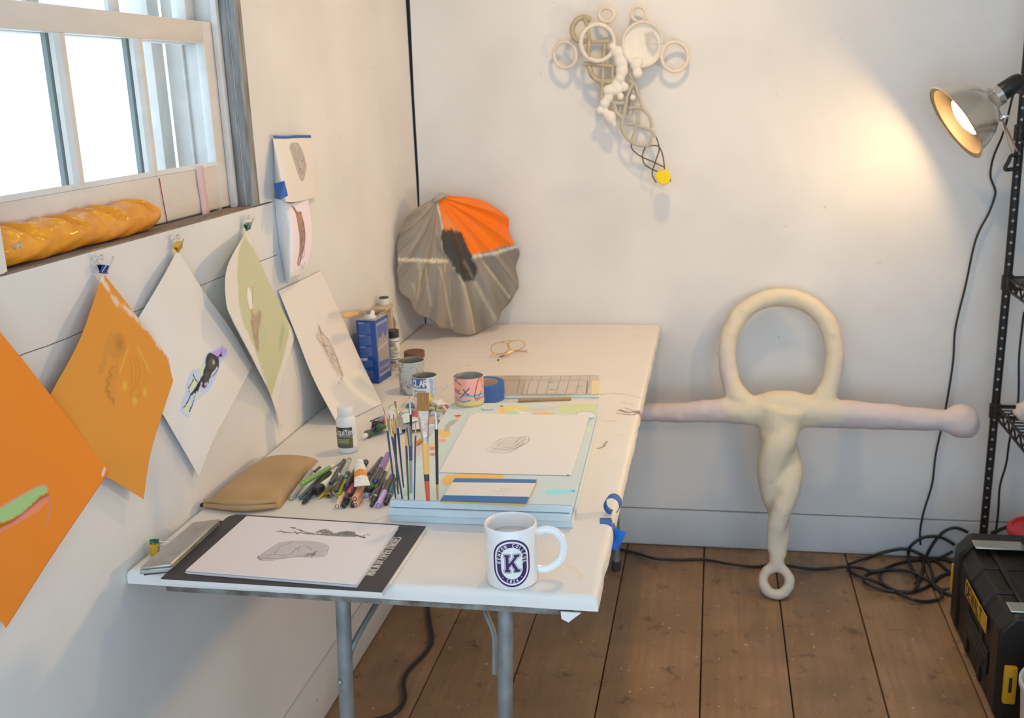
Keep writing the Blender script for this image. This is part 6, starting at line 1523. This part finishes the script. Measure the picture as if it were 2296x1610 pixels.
gridobj('dish', Gd, pa.out(), paintmat('chalk_paint', .65, .3), ws, solid=.003)
# khaki strips: loop, uprights, cross bars and a D-shaped frame
def bar(pts, r, off, m, nm, closed=False):
    obj(nm, tube(cr([hz(*p, off) for p in pts], 5, closed) if len(pts) > 2 else [hz(*p, off) for p in pts], r*px2m, 8, closed=closed), m, ws, smooth=60)
for p, r, o in (([(400, 330), (330, 320), (303, 240), (340, 165), (400, 142), (455, 165)], 22, .030), ([(400, 150), (430, 220), (442, 330), (438, 470)], 17, .036), ([(360, 340), (480, 342), (610, 338)], 15, .026), ([(575, 340), (562, 450), (556, 600), (548, 720), (545, 800)], 18, .022), ([(390, 520), (500, 530), (640, 545)], 16, .024), ([(440, 540), (470, 620), (540, 668), (635, 668)], 22, .020), ([(640, 550), (632, 610), (645, 670)], 16, .022)):
    bar(p, r, o, M_OLIVE, 'khaki_strip')
for p, r, o in (([(635, 845), (735, 845)], 18, .018), ([(650, 850), (665, 920), (725, 975)], 22, .016), ([(740, 1018), (845, 1020)], 12, .016), ([(690, 850), (700, 940)], 12, .012)):
    bar(p, r, o, M_GREYST, 'grey_strip')
# knobbly plaster chain
r5 = random.Random(11); knobs = []
for x, y, r in ((635, 380, 26), (685, 430, 46), (705, 505, 48), (730, 525, 34), (712, 580, 44), (695, 640, 42), (660, 700, 38), (610, 740, 48), (670, 735, 34), (600, 800, 36), (570, 850, 44), (535, 905, 34), (590, 940, 36), (620, 965, 48), (645, 1015, 22), (735, 715, 30), (700, 790, 24), (840, 600, 38), (825, 530, 34), (850, 510, 28), (800, 800, 22)):
    c = hz(x, y, .022); knobs.append(ball(c, r*px2m*1.08, 14, 9, (1+r5.uniform(-.15, .25), .9, 1+r5.uniform(-.1, .3))))
def remeshed(m, voxel, it=4):
    me = bpy.data.meshes.new('tmp'); me.from_pydata(m[0], [], m[1]); tmp = bpy.data.objects.new('tmp', me); COL.objects.link(tmp)
    md = tmp.modifiers.new('r', 'REMESH'); md.mode = 'VOXEL'; md.voxel_size = voxel
    md = tmp.modifiers.new('s', 'SMOOTH'); md.iterations = it; md.factor = .5
    me2 = bpy.data.meshes.new_from_object(tmp.evaluated_get(bpy.context.evaluated_depsgraph_get()))
    bpy.data.objects.remove(tmp, do_unlink=True)
    return me2
mk_ = remeshed(join(*knobs[:16]), .0032); obj('plaster_chain', ([tuple(v.co) for v in mk_.vertices], [tuple(p.vertices) for p in mk_.polygons]), M_PLAST, ws, smooth=90)
mk_ = remeshed(join(*knobs[17:20]), .0032); obj('plaster_lump', ([tuple(v.co) for v in mk_.vertices], [tuple(p.vertices) for p in mk_.polygons]), M_PLAST, ws, smooth=90)
for k in (16, 20): obj('plaster_knob', knobs[k], M_PLAST, ws, smooth=90)
# woven tail
for p, r, o in (([(770, 600), (815, 690), (850, 790), (880, 890)], 11, .014), ([(775, 660), (800, 690), (770, 750), (745, 850), (725, 960), (712, 1040), (735, 1110), (790, 1165)], 13, .02), ([(770, 885), (850, 885), (910, 920), (950, 990), (955, 1050)], 13, .012), ([(855, 900), (838, 990), (815, 1080), (785, 1165)], 11, .018), ([(845, 1035), (910, 1055), (965, 1085), (985, 1125)], 13, .014), ([(960, 1090), (952, 1140), (945, 1190)], 11, .016), ([(785, 1165), (850, 1190), (945, 1195)], 14, .012), ([(745, 850), (730, 720)], 10, .012), ([(800, 720), (790, 850), (775, 950)], 24, .004)):
    bar(p, r, o, M_GREYST, 'woven_strip')
for p, o in (([(788, 1185), (800, 1230), (870, 1285), (960, 1325), (1060, 1372)], .010), ([(905, 1205), (880, 1280), (905, 1355), (1005, 1410)], .014), ([(990, 1120), (1018, 1220), (985, 1330), (960, 1430), (995, 1500)], .012), ([(950, 1195), (1012, 1202), (1048, 1280), (1062, 1390)], .008), ([(1105, 1440), (1112, 1490)], .012)):
    bar(p, 5, o, M_CORDB, 'cord')
yp = [(985, 1440), (1000, 1405), (1060, 1388), (1095, 1400), (1115, 1450), (1105, 1490), (1060, 1515), (1020, 1500)]
q0 = [Y(1200+x/3.66, y/3.66, HY-.012) for x, y in yp]
obj('yellow_block', prism([(p[0], p[2]) for p in q0], .030, (0, HY-.012, 0), (1, 0, 0), (0, 0, 1)), mat('yellow_block_paint', alb((238, 182, 8)), .55), ws, bevel=.003)

# ================================================================ RIDING-BIT SCULPTURE leaning on the back wall
PB = V3(1.1, -.335, .012); PTp = V3(1.1, -.045, .85)
tdir = norm(PTp-PB); nbt = norm(np.cross(V3(1, 0, 0), tdir)); nbt = nbt if nbt@(CAM-PB) > 0 else -nbt
def bq(x, y, o=0.0): return onplane(x, y, PB, nbt)+nbt*o
def mpp(y): return np.linalg.norm(bq(1750, y)-bq(1760, y))/10
parts = []
def lump(pts, rs, n=16, nn=5):
    P = cr([bq(*p) for p in pts], nn); R = np.interp(np.linspace(0, 1, len(P)), np.linspace(0, 1, len(rs)), rs)
    parts.append(tube(P, [r*mpp(900) for r in R], n))
arc = [(1668, 915), (1645, 880), (1633, 840), (1630, 795), (1640, 750), (1664, 710), (1705, 684), (1752, 676), (1800, 686), (1838, 712), (1862, 752), (1872, 800), (1868, 840), (1858, 880), (1838, 915)]
lump(arc, [28, 24, 21, 21, 21, 21, 21, 22, 22, 22, 22, 21, 21, 23, 29])
lump([(1425, 932), (1520, 934), (1600, 930), (1680, 930), (1760, 930)], [21, 24, 28, 32, 38])
lump([(1760, 930), (1850, 935), (1930, 940), (2020, 946), (2100, 951), (2150, 953)], [38, 34, 32, 29, 25, 22])
c = bq(2155, 953); parts.append(ball(c, 39*mpp(950), 18, 12)); parts.append(ball(bq(2166, 962), 31*mpp(950), 14, 10))
parts.append(ball(bq(1757, 922), 40*mpp(900), 20, 12, (2.1, .95, 1.0)))
lump([(1755, 930), (1748, 965), (1745, 1000), (1745, 1040)], [58, 50, 40, 36])
for ph in (0.0, math.pi):
    P = []; RR = []
    for k in range(60):
        t = k/59; y = 945+(1262-945)*t; cx = 1748+(4*math.sin(t*2.4))-8*t
        amp = (24*(1-t)**.6+2)*min(1, .35+t*3.2); a = ph+.6+t*2*math.pi*.95
        P.append(bq(cx+amp*math.cos(a)*1.1, y)+nbt*amp*math.sin(a)*mpp(1100)); RR.append((27*(1-t)**.7+12)*mpp(1100))
    parts.append(tube(P, RR, 14))
lump([(1746, 1215), (1743, 1250), (1741, 1275)], [20, 17, 17])
rc = bq(1740, 1311); rxv = V3(1, 0, 0); ryv = tdir; rad = 30*mpp(1310)
parts.append(tube([rc+rxv*rad*math.cos(t)+ryv*rad*1.05*math.sin(t) for t in np.linspace(0, 2*math.pi, 33)[:-1]], 12.5*mpp(1310), 12, closed=True))
vb, fb_ = join(*parts)
me = bpy.data.meshes.new('tmp'); me.from_pydata(vb, [], fb_)
tmp = bpy.data.objects.new('tmp', me); COL.objects.link(tmp)
md = tmp.modifiers.new('r', 'REMESH'); md.mode = 'VOXEL'; md.voxel_size = .0075
md = tmp.modifiers.new('s', 'SMOOTH'); md.iterations = 7; md.factor = .5
dg = bpy.context.evaluated_depsgraph_get(); ev = tmp.evaluated_get(dg)
me2 = bpy.data.meshes.new_from_object(ev)
bpy.data.objects.remove(tmp, do_unlink=True)
co = np.zeros(len(me2.vertices)*3, np.float32); me2.vertices.foreach_get('co', co); co = co.reshape(-1, 3).astype(float)
no = np.zeros(len(me2.vertices)*3, np.float32); me2.vertices.foreach_get('normal', no); no = no.reshape(-1, 3)
nn_ = (vnoise(co[:, [0, 2]], 45, 2)-.5)*.004+(vnoise(co[:, [0, 2]], 110, 6)-.5)*.002
co = co+no*nn_[:, None]
zmin = co[:, 2].min(); co[:, 2] -= zmin-.0005
yb_ = co[:, 1].max(); co[:, 1] -= max(0, yb_+.002)
crm = np.array([.74, .66, .50]); pnk = np.array([.70, .60, .59]); lav = np.array([.62, .58, .64]); bon = np.array([.70, .63, .52])
sx_ = bq(1757, 925)[0]
d_ = np.abs(co[:, 0]-sx_); zz_ = co[:, 2]
w_c = np.clip((.20-d_)/.07+(vnoise(co[:, [0, 2]], 12, 3)-.5)*.9, 0, 1)
col = pnk*(1-w_c[:, None])+crm*w_c[:, None]
up_ = np.clip((zz_-.66)/.10+(vnoise(co[:, [0, 2]], 10, 8)-.5)*.8, 0, 1)*(d_ < .3); col = col*(1-up_[:, None])+crm*up_[:, None]
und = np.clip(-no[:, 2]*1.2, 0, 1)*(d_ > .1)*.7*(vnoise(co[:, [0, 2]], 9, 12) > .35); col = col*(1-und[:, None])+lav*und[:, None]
lowm = np.clip((.36-zz_)/.12, 0, 1); col = col*(1-lowm[:, None])+bon*lowm[:, None]
org = np.array([sx_, co[:, 1].mean(), 0.0])
me2.vertices.foreach_set('co', (co-org).astype(np.float32).ravel())
me2.name = 'bit_sculpture'
at = me2.color_attributes.new('Col', 'FLOAT_COLOR', 'POINT'); c4 = np.ones((len(co), 4), np.float32); c4[:, :3] = col; at.data.foreach_set('color', c4.ravel())
me2.materials.clear(); me2.materials.append(paintmat('papier_mache', .75, .25, bump=.35, bscale=90)); me2.polygons.foreach_set('use_smooth', [True]*len(me2.polygons)); me2.update()
bo = bpy.data.objects.new('bit_sculpture', me2); bo.location = tuple(org); COL.objects.link(bo)
finish(bo, None, 'tall cream papier-mache sculpture with a big loop and twisted leg leaning on the back wall', 'sculpture', None, None)

# ================================================================ CLAMP LAMPS
M_REFL = mat('spun_aluminium', (.80, .72, .58), .26, 1.0)
M_REFI = mat('dull_reflector_inside', (.20, .165, .115), .45, .5)
M_BLKP = mat('black_plastic', (.018, .017, .016), .35)
M_CHROME = mat('shiny_steel', (.72, .70, .66), .2, .95)
def emitter(name, strength):
    m = bpy.data.materials.new(name); m.use_nodes = True; b = m.node_tree.nodes['Principled BSDF']
    b.inputs['Base Color'].default_value = (.9, .88, .84, 1); b.inputs['Emission Color'].default_value = BULB_COLOR; b.inputs['Emission Strength'].default_value = strength
    return m
def clamp_lamp(rim_c, d, label, strength, k=1.0):
    """reflector lamp; rim_c = centre of the rim, d = pointing direction"""
    d = norm(d); t = thing('clamp_lamp', label, 'lamp', rim_c)
    back = rim_c-d
    P = lambda s: rim_c-d*s
    o_ = turned(rim_c, back, [(-.0012, .1085), (.001, .1115), (.003, .109), (.0045, .099), (.014, .0965), (.038, .090), (.064, .077), (.083, .060), (.095, .040), (.101, .030), (.112, .029), (.114, .026)], 56)
    rf_ = obj('reflector', (o_[0], o_[1][:-2]), M_REFL, t, smooth=60)
    i_ = turned(rim_c, back, [(.0, .1080), (.0030, .0975), (.014, .0950), (.038, .0885), (.064, .0755), (.083, .0585), (.095, .038), (.100, .0285)], 56)
    obj('reflector_lining', (i_[0], i_[1][:-2]), M_REFI, rf_, smooth=60)
    bl = turned(rim_c, back, [(.016, .0001), (.0165, .020), (.019, .040), (.025, .0525)], 40)
    bf_ = obj('bulb_face', (bl[0], bl[1][:-1]), emitter('lit_bulb', strength), t, smooth=70)
    nk = turned(rim_c, back, [(.0255, .0525), (.033, .053), (.055, .042), (.080, .022), (.104, .015)], 40)
    obj('bulb_neck', nk, mat('white_bulb_glass', (.75, .73, .70), .3), bf_, smooth=60)
    obj('collar', turned(P(.112), P(.2), [(0, .0275), (.001, .029), (.016, .029), (.017, .025)], 30), M_CHROME, t, smooth=40)
    obj('socket', turned(P(.129), P(.3), [(0, .022), (.004, .024), (.045, .023), (.060, .018), (.064, .010), (.070, .009), (.071, .006)], 30), M_BLKP, t, smooth=40)
    return t, P
rc1 = Y(2143, 276, -.25)
vd = norm(rc1-CAM); rv = norm(CR-vd*(CR@vd)); uv_ = norm(CU-vd*(CU@vd)); ld = norm(-113*rv-80*uv_)*.965-vd*.26
lamp1, LP = clamp_lamp(rc1, ld, 'lit aluminium clamp lamp on the black rack at the right edge', BULB_STRENGTH)
s0 = LP(.120)
def ly(x, y, d): return Y(2200+x/6.19, 160+y/6.19, d)
k0 = ly(190, 440, s0[1]-.02); k1 = ly(250, 600, -.15); k2 = ly(275, 650, -.14)
obj('bracket', tube([s0+(k0-s0)*.5, k0, k1, k2], .0055, 8, flat=.4), M_CHROME, lamp1, smooth=40)
obj('swivel_ball', ball(k2, .010, 14, 9), M_CHROME, lamp1, smooth=80)
obj('wing_nut', bbox3(*[q for p in zip(ly(335, 630, -.15)-V3(.009, .004, .005), ly(335, 630, -.15)+V3(.009, .004, .005)) for q in p], .002), M_CHROME, lamp1)
obj('clamp_arm', tube([k2, ly(330, 850, -.13), ly(375, 1030, -.12), ly(440, 1150, -.105)], .0042, 8, flat=.5), M_CHROME, lamp1, smooth=40)
obj('clamp_arm', tube([k2, ly(400, 900, -.13), ly(500, 1110, -.115)], .0042, 8, flat=.5), M_CHROME, lamp1, smooth=40)
obj('rubber_grip', tube(cr([ly(520, 1170, -.105), ly(420, 1170, -.105), ly(380, 1250, -.105), ly(335, 1330, -.105), ly(360, 1365, -.105), ly(520, 1340, -.105)], 4), .0055, 8), M_BLKP, lamp1, smooth=60)
sk = LP(.199)
M_CORD = mat('black_rubber_cord', (.02, .02, .02), .45)
def zl(x, y, d=-.02): return Y(1950+x/3.743, 130+y/3.743, d)
cordp = [sk, zl(1190, 250, sk[1]+.02), zl(1240, 290, -.16), zl(1290, 285, -.13), zl(1330, 250, -.10), zl(1290, 215, -.12), zl(1240, 260, -.15), zl(1205, 310, -.14), zl(1180, 400, -.10), zl(1150, 530, -.07), zl(1110, 660, -.05), zl(1050, 800, -.03), zl(1022, 900, -.02), zl(1015, 1000, -.015), zl(1050, 1100, -.015), zl(1050, 1160, -.015), zl(1000, 1300, -.015), zl(920, 1450, -.015), zl(870, 1600, -.015)]
cordp += [Y(x, y, -.015) for x, y in ((2165, 640), (2150, 700), (2141, 745), (2137, 810), (2125, 890), (2112, 955), (2098, 1020), (2090, 1085), (2072, 1145), (2063, 1190), (2064, 1222))]
obj('power_cord', tube(cr(cordp, 6), .0030, 8), M_CORD, lamp1, label='thin black lamp cord running down the wall', smooth=80)
# a second clamp lamp on the near post of the rack
lamp2, LP2 = clamp_lamp(V3(1.64, -1.20, 1.02), V3(-.97, -.10, .20), 'second lit aluminium clamp lamp on the near post of the rack', BULB2_STRENGTH)
obj('bracket', tube([LP2(.12), V3(1.735, -1.29, 1.02), V3(1.735, -1.29, .98)], .0055, 8), M_CHROME, lamp2)

# a third one clipped to a ceiling hook above the near end of the table
lamp3, LP3 = clamp_lamp(V3(.85, -.80, 2.32), V3(-.05, .05, -1.0), 'lit aluminium clamp lamp under the ceiling above the table', BULB3_STRENGTH)
obj('hanger', tube([LP3(.198), LP3(.19)+V3(0, 0, .015), V3(LP3(.19)[0], LP3(.19)[1], RZ)], .004, 8), M_BLKP, lamp3)

# ================================================================ WIRE RACK
M_BLKM = mat('black_powder_steel', (.022, .020, .019), .4, .3)
RXL, RXR, RYB, RYF = 1.738, 2.20, -.082, -1.29
rk = thing('wire_rack', 'black wire shelving rack standing at the right edge', 'shelf', ((RXL+RXR)/2, (RYB+RYF)/2, 0))
hole = None
for x, y in ((RXL, RYB), (RXR, RYB), (RXL, RYF), (RXR, RYF)):
    lean = -.009 if (x == RXL and y == RYB) else 0
    obj('post', tube([(x+lean, y, .0), (x, y, .98), (x+.002, y, 1.9)], .0118, 16), M_BLKM, rk, smooth=60)
    obj('foot', lathe([(.012, 0), (.015, .001), (.015, .012), (.012, .014)], 16, (x+lean, y, 0)), M_BLKP, rk)
fc_ = norm((CAM-V3(RXL, RYB, .8))*V3(1, 1, 0)); M_HOLE = mat('worn_steel_notch', (.34, .36, .38), .5, .4)
for k in range(52):
    z = .06+k*.0305
    if any(abs(z-s) < .035 for s in (.525, .905)): continue
    xx = RXL-.009*(1-min(1, z/.98))+.002*max(0, (z-.98)/.9)
    p = V3(xx, RYB, z)+fc_*.0108
    me_ = turned(p, p+fc_, [(0, .0040), (.0014, .0036)], 10)
    if hole is None:
        o0 = turned(V3(0, 0, 0), fc_, [(0, .0040), (.0014, .0036)], 10); hole = obj('notch', ([tuple(np.array(q)+p) for q in o0[0]], o0[1]), M_HOLE, rk); hp0 = p
    else: share(hole, 'notch', rk, p-hp0)
for zs__ in (.525, .905, 1.32):
    for z in (zs__, zs__-.034):
        obj('shelf_rim', tube([(RXL, RYB, z), (RXR, RYB, z), (RXR, RYF, z), (RXL, RYF, z)], .0042, 8, closed=True), M_BLKM, rk)
    zg = []
    n_ = 40
    for i in range(n_+1): zg.append((RXL, RYB+(RYF-RYB)*i/n_, zs__-.002 if i % 2 == 0 else zs__-.032))
    obj('truss_wire', tube(zg, .0028, 6), M_BLKM, rk)
    obj('truss_wire', tube([(RXL+(RXR-RXL)*i/16, RYB, zs__-.002 if i % 2 == 0 else zs__-.032) for i in range(17)], .0028, 6), M_BLKM, rk)
    obj('collar', lathe([(.0135, -.022), (.0165, -.020), (.0165, .020), (.0135, .022)], 16, (RXL-.004 if zs__ < .6 else RXL, RYB, zs__-.014)), M_BLKP, rk)
    dw = None
    for i in range(1, 44):
        y = RYB-.0275*i
        if dw is None: dw = obj('deck_wire', tube([(RXL, y, zs__+.003), (RXR, y, zs__+.003)], .0021, 6), M_BLKM, rk); y00 = y
        else: share(dw, 'deck_wire', rk, (0, y-y00, 0))
# plaster scrap on the lower shelf, cut by the picture edge
pcp = Y(2299, 838, -.30); v, f = ball((pcp[0]+.02, -.30, .531+.044), .036, 18, 12, (1.1, .9, .95))
v = [tuple(np.array(q)+norm(np.array(q)-np.array([pcp[0]+.02, -.30, .575]))*.004*math.sin(q[0]*190+q[2]*230)) for q in v]
obj('plaster_scrap', (v, f), mat('dirty_plaster', (.68, .62, .56), .8, var=.3, scale=30), label='lumpy pale plaster scrap on the rack shelf at the right edge', cat='plaster', smooth=80)

# ================================================================ CABLES ON THE FLOOR
def zc8(x, y): return (1850+x/3.157, 1100+y/3.157)
def cpos(px, py, r, lift=0.0):
    p = Z(px, py, r+lift)
    if p[1] > -.014-r: p = Y(px, py, -.014-r)
    return p
CRr = .0047
def cable(ptsets, label, nm='extension_cable'):
    t = thing(nm, label, 'cable', (*cpos(*ptsets[0][0], CRr)[:2], 0.0))
    for i, pts in enumerate(ptsets):
        P = cr([cpos(x, y, CRr, .001+.0095*((k*7+i*3) % 3 == 0)*(len(pts) > 13)) for k, (x, y) in enumerate(pts)], 7)
        obj('cable_run' if i == 0 else 'cable_loop', tube(P, CRr, 8), M_CORD, t, smooth=80)
    return t
run = [(1300+x/2.551, 1180+y/2.551) for x, y in [(150, 118), (225, 130), (330, 155), (430, 185), (560, 192), (700, 190), (850, 215), (1000, 232), (1100, 218)]]+[(1300+x/2.551, 1180+y/2.551) for x, y in [(1200, 228), (1330, 245), (1450, 238)]]
L1 = [zc8(*q) for q in [(0, 545), (150, 540), (260, 550), (330, 570), (500, 560), (620, 580), (740, 640), (800, 700), (830, 740), (800, 770), (700, 785), (600, 765), (480, 700), (380, 650), (250, 610), (180, 570), (160, 530), (200, 510), (330, 465), (450, 430), (560, 415), (650, 440), (720, 490), (760, 600), (770, 680), (820, 700), (910, 690)]]
L2 = [zc8(*q) for q in [(910, 510), (800, 480), (650, 490), (500, 520), (400, 570), (390, 620), (420, 670), (500, 710), (600, 715), (700, 690), (770, 640), (830, 600), (905, 580)]]
L3 = [zc8(*q) for q in [(915, 385), (840, 340), (760, 325), (680, 340), (610, 390), (590, 440), (600, 520), (640, 590), (660, 640), (640, 690), (580, 720), (400, 700), (300, 660), (270, 620), (320, 580), (420, 560)]]
L4 = [zc8(*q) for q in [(1010, 295), (930, 265), (860, 280), (800, 330), (750, 400), (710, 480), (690, 560), (680, 620), (640, 660)]]
L5 = [zc8(*q) for q in [(905, 430), (840, 465), (780, 490), (730, 500)]]; L6 = [zc8(*q) for q in [(905, 590), (860, 560), (800, 510), (740, 480)]]; L7 = [zc8(*q) for q in [(910, 745), (850, 725), (790, 680)]]
cable([run+L1[1:3], L1[2:], L2, L3, L4, L5, L6, L7], 'coiled black extension cable along the back wall and behind the leaning sculpture')
U7 = [(640+x/2.943, 1300+y/2.943) for x, y in [(935, 120), (940, 170), (950, 260), (970, 380), (960, 430), (920, 490), (850, 560), (800, 620), (780, 690), (790, 770), (770, 830), (720, 880), (640, 912), (560, 930)]]
t = thing('extension_cable', 'black cable snaking over the floor under the folding table', 'cable', (*Z(*U7[0], 0)[:2], 0))
obj('cable_run', tube(cr([Z(x, y, .0056) for x, y in U7], 6), .0052, 8), M_CORD, t, smooth=80)
rp = [Y(2296, 700, -.12), Y(2291, 740, -.11), Y(2285, 800, -.10), Y(2284, 880, -.10), Y(2280, 915, -.11), Y(2264, 985, -.10), Y(2256, 1040, -.08), Y(2242, 1090, -.06), Y(2238, 1150, -.05), Y(2232, 1200, -.05), Y(2230, 1230, -.05)]
obj('power_cord', tube(cr(rp, 6), .0032, 8), M_CORD, label='thin black cord hanging down inside the wire rack', cat='cord', smooth=80)
obj('power_cord', tube(cr([Y(2222, 1196, -.05), Y(2262, 1180, -.06), Y(2310, 1160, -.08)], 5), .0055, 8), M_CORD, label='thick black cord end rising behind the tool box toward the bucket', cat='cord', smooth=80)

# ================================================================ TOOL BOX AND BUCKETS
TX0, TX1, TY0, TY1 = 1.578, 1.885, -.885, -.412
M_TB = mat('black_tool_plastic', (.016, .0135, .012), .5, bump=.12, bscale=300); M_TB2 = mat('black_tool_plastic_smooth', (.012, .0105, .010), .4); M_YEL = mat('yellow_tool_plastic', (.62, .33, .012), .45)
tbx = thing('tool_box', 'black plastic tool box with a yellow lettered label and latches at the lower right', 'tool box', ((TX0+TX1)/2, (TY0+TY1)/2, 0))
def yprof(p, y0, y1, nm, m, bev=.004):
    obj(nm, prism(p[::-1], y1-y0, (0, y1, 0), (1, 0, 0), (0, 0, 1)), m, tbx, bevel=bev)
yprof([(TX0+.006, .0), (TX1-.006, .0), (TX1-.004, .142), (TX0+.004, .142)], TY0+.006, TY1-.006, 'body', M_TB)
yprof([(TX0+.002, .1425), (TX1-.002, .1425), (TX1-.002, .212), (TX1-.026, .250), (TX0+.026, .250), (TX0+.002, .212)], TY0+.05, TY1-.05, 'lid', M_TB)
for y0, y1 in ((TY0, TY0+.062), (TY1-.062, TY1)):
    yprof([(TX0-.003, .02), (TX0+.006, .008), (TX1-.006, .008), (TX1+.003, .02), (TX1+.003, .228), (TX1-.030, .268), (TX0+.030, .268), (TX0-.003, .228)], y0, y1, 'corner_guard', M_TB2, .006)
for y0, y1 in ((-.60, -.575), (-.735, -.71)):
    yprof([(TX0-.001, .01), (TX1+.001, .01), (TX1+.001, .214), (TX1-.026, .255), (TX0+.026, .255), (TX0-.001, .214)], y0, y1, 'rib', M_TB2, .003)
# side lettering panel
GU, GV = np.meshgrid(np.linspace(0, 1, 200), np.linspace(0, 1, 70)); lw, lh = .205, .042
pa = Paint(np.stack([GU*lw, GV*lh], -1), (.62, .34, .015))
write(pa, 'DEWALT', lh*.72, (lw*.055, lh*.14), (1, 0), (0, 1), .0072, (.014, .013, .012), gap=.22, sx=1.05)
y0_ = -.566; G = np.stack([np.full_like(GU, TX0-.0035), y0_-GU*lw*1.04, .162+GV*lh+.006*GU], -1)
gridobj('label', G, pa.out(), paintmat('label_print', .5, .4), tbx, solid=-.002)
rc_ = obj('side_recess', bbox3(TX0-.002, TX0+.004, -.79, -.59, .06, .125, .003), M_DARK, tbx); obj('side_grip', bbox3(TX0-.006, TX0+.006, -.78, -.60, .085, .108, .004), M_TB2, rc_)
for a, b in ((-.520, -.470), (-.862, -.815)):
    obj('steel_plate', prism([(TX0+.024, a), (TX0+.150, a), (TX0+.150, b), (TX0+.024, b)], .004, (0, 0, .2684), (1, 0, 0), (0, 1, 0)), mat('galvanised_plate', (.62, .64, .60), .3, .8), tbx, bevel=.0015)
hp1 = [(1.735, -.47, .255), (1.735, -.49, .290), (1.735, -.53, .306), (1.735, -.65, .308), (1.735, -.77, .306), (1.735, -.81, .290), (1.735, -.83, .255)]
obj('carry_handle', tube(cr(hp1, 5), .016, 12, flat=.8), M_TB2, tbx, smooth=60)
obj('lid_ridge', bbox3(1.640, 1.655, -.80, -.50, .250, .260, .003), M_TB2, tbx)
lt_ = obj('latch', bbox3(TX0+.012, TX0+.040, TY0-.016, TY0-.0005, .055, .150, .004), M_YEL, tbx); obj('latch_slot', bbox3(TX0+.021, TX0+.030, TY0-.0165, TY0-.012, .085, .125, .002), M_DARK, lt_)
obj('latch', bbox3(TX0-.006, TX0+.05, TY1+.0005, TY1+.010, .085, .172, .003), M_YEL, tbx)
obj('front_handle', tube(cr([(1.68, TY0-.002, .20), (1.68, TY0-.03, .21), (1.73, TY0-.035, .21), (1.80, TY0-.035, .21), (1.82, TY0-.002, .20)], 4), .010, 10), M_TB2, tbx, smooth=60)

M_WPL = mat('white_bucket_plastic', (.76, .76, .77), .4)
b1 = Y(2262, 1186, -.25); bc = (b1[0]+.098, -.25, 0); bk = thing('bucket', 'white plastic bucket with a red lid behind the tool box', 'bucket', bc)
obj('pail', lathe([(.080, 0), (.083, .003), (.094, .185), (.098, .186), (.098, .194), (.095, .196)], 48, bc), M_WPL, bk, smooth=40)
obj('lid', lathe([(.097, .1965), (.1005, .198), (.1005, .213), (.096, .218), (.090, .218), (.086, .212), (.0001, .212)], 48, bc), mat('red_plastic', (.52, .02, .03), .35), bk, smooth=40)
b2 = Y(2289, 1560, -1.06); bc = (b2[0]+.105, -1.06, 0); bk = thing('bucket', 'white plastic bucket at the lower right corner before the tool box', 'bucket', bc)
obj('pail', lathe([(.088, 0), (.091, .003), (.104, .195), (.108, .196), (.108, .206), (.103, .207), (.101, .204), (.088, .006), (.0001, .005)], 48, bc), mat('grey_white_plastic', (.55, .54, .53), .45), bk, smooth=40)
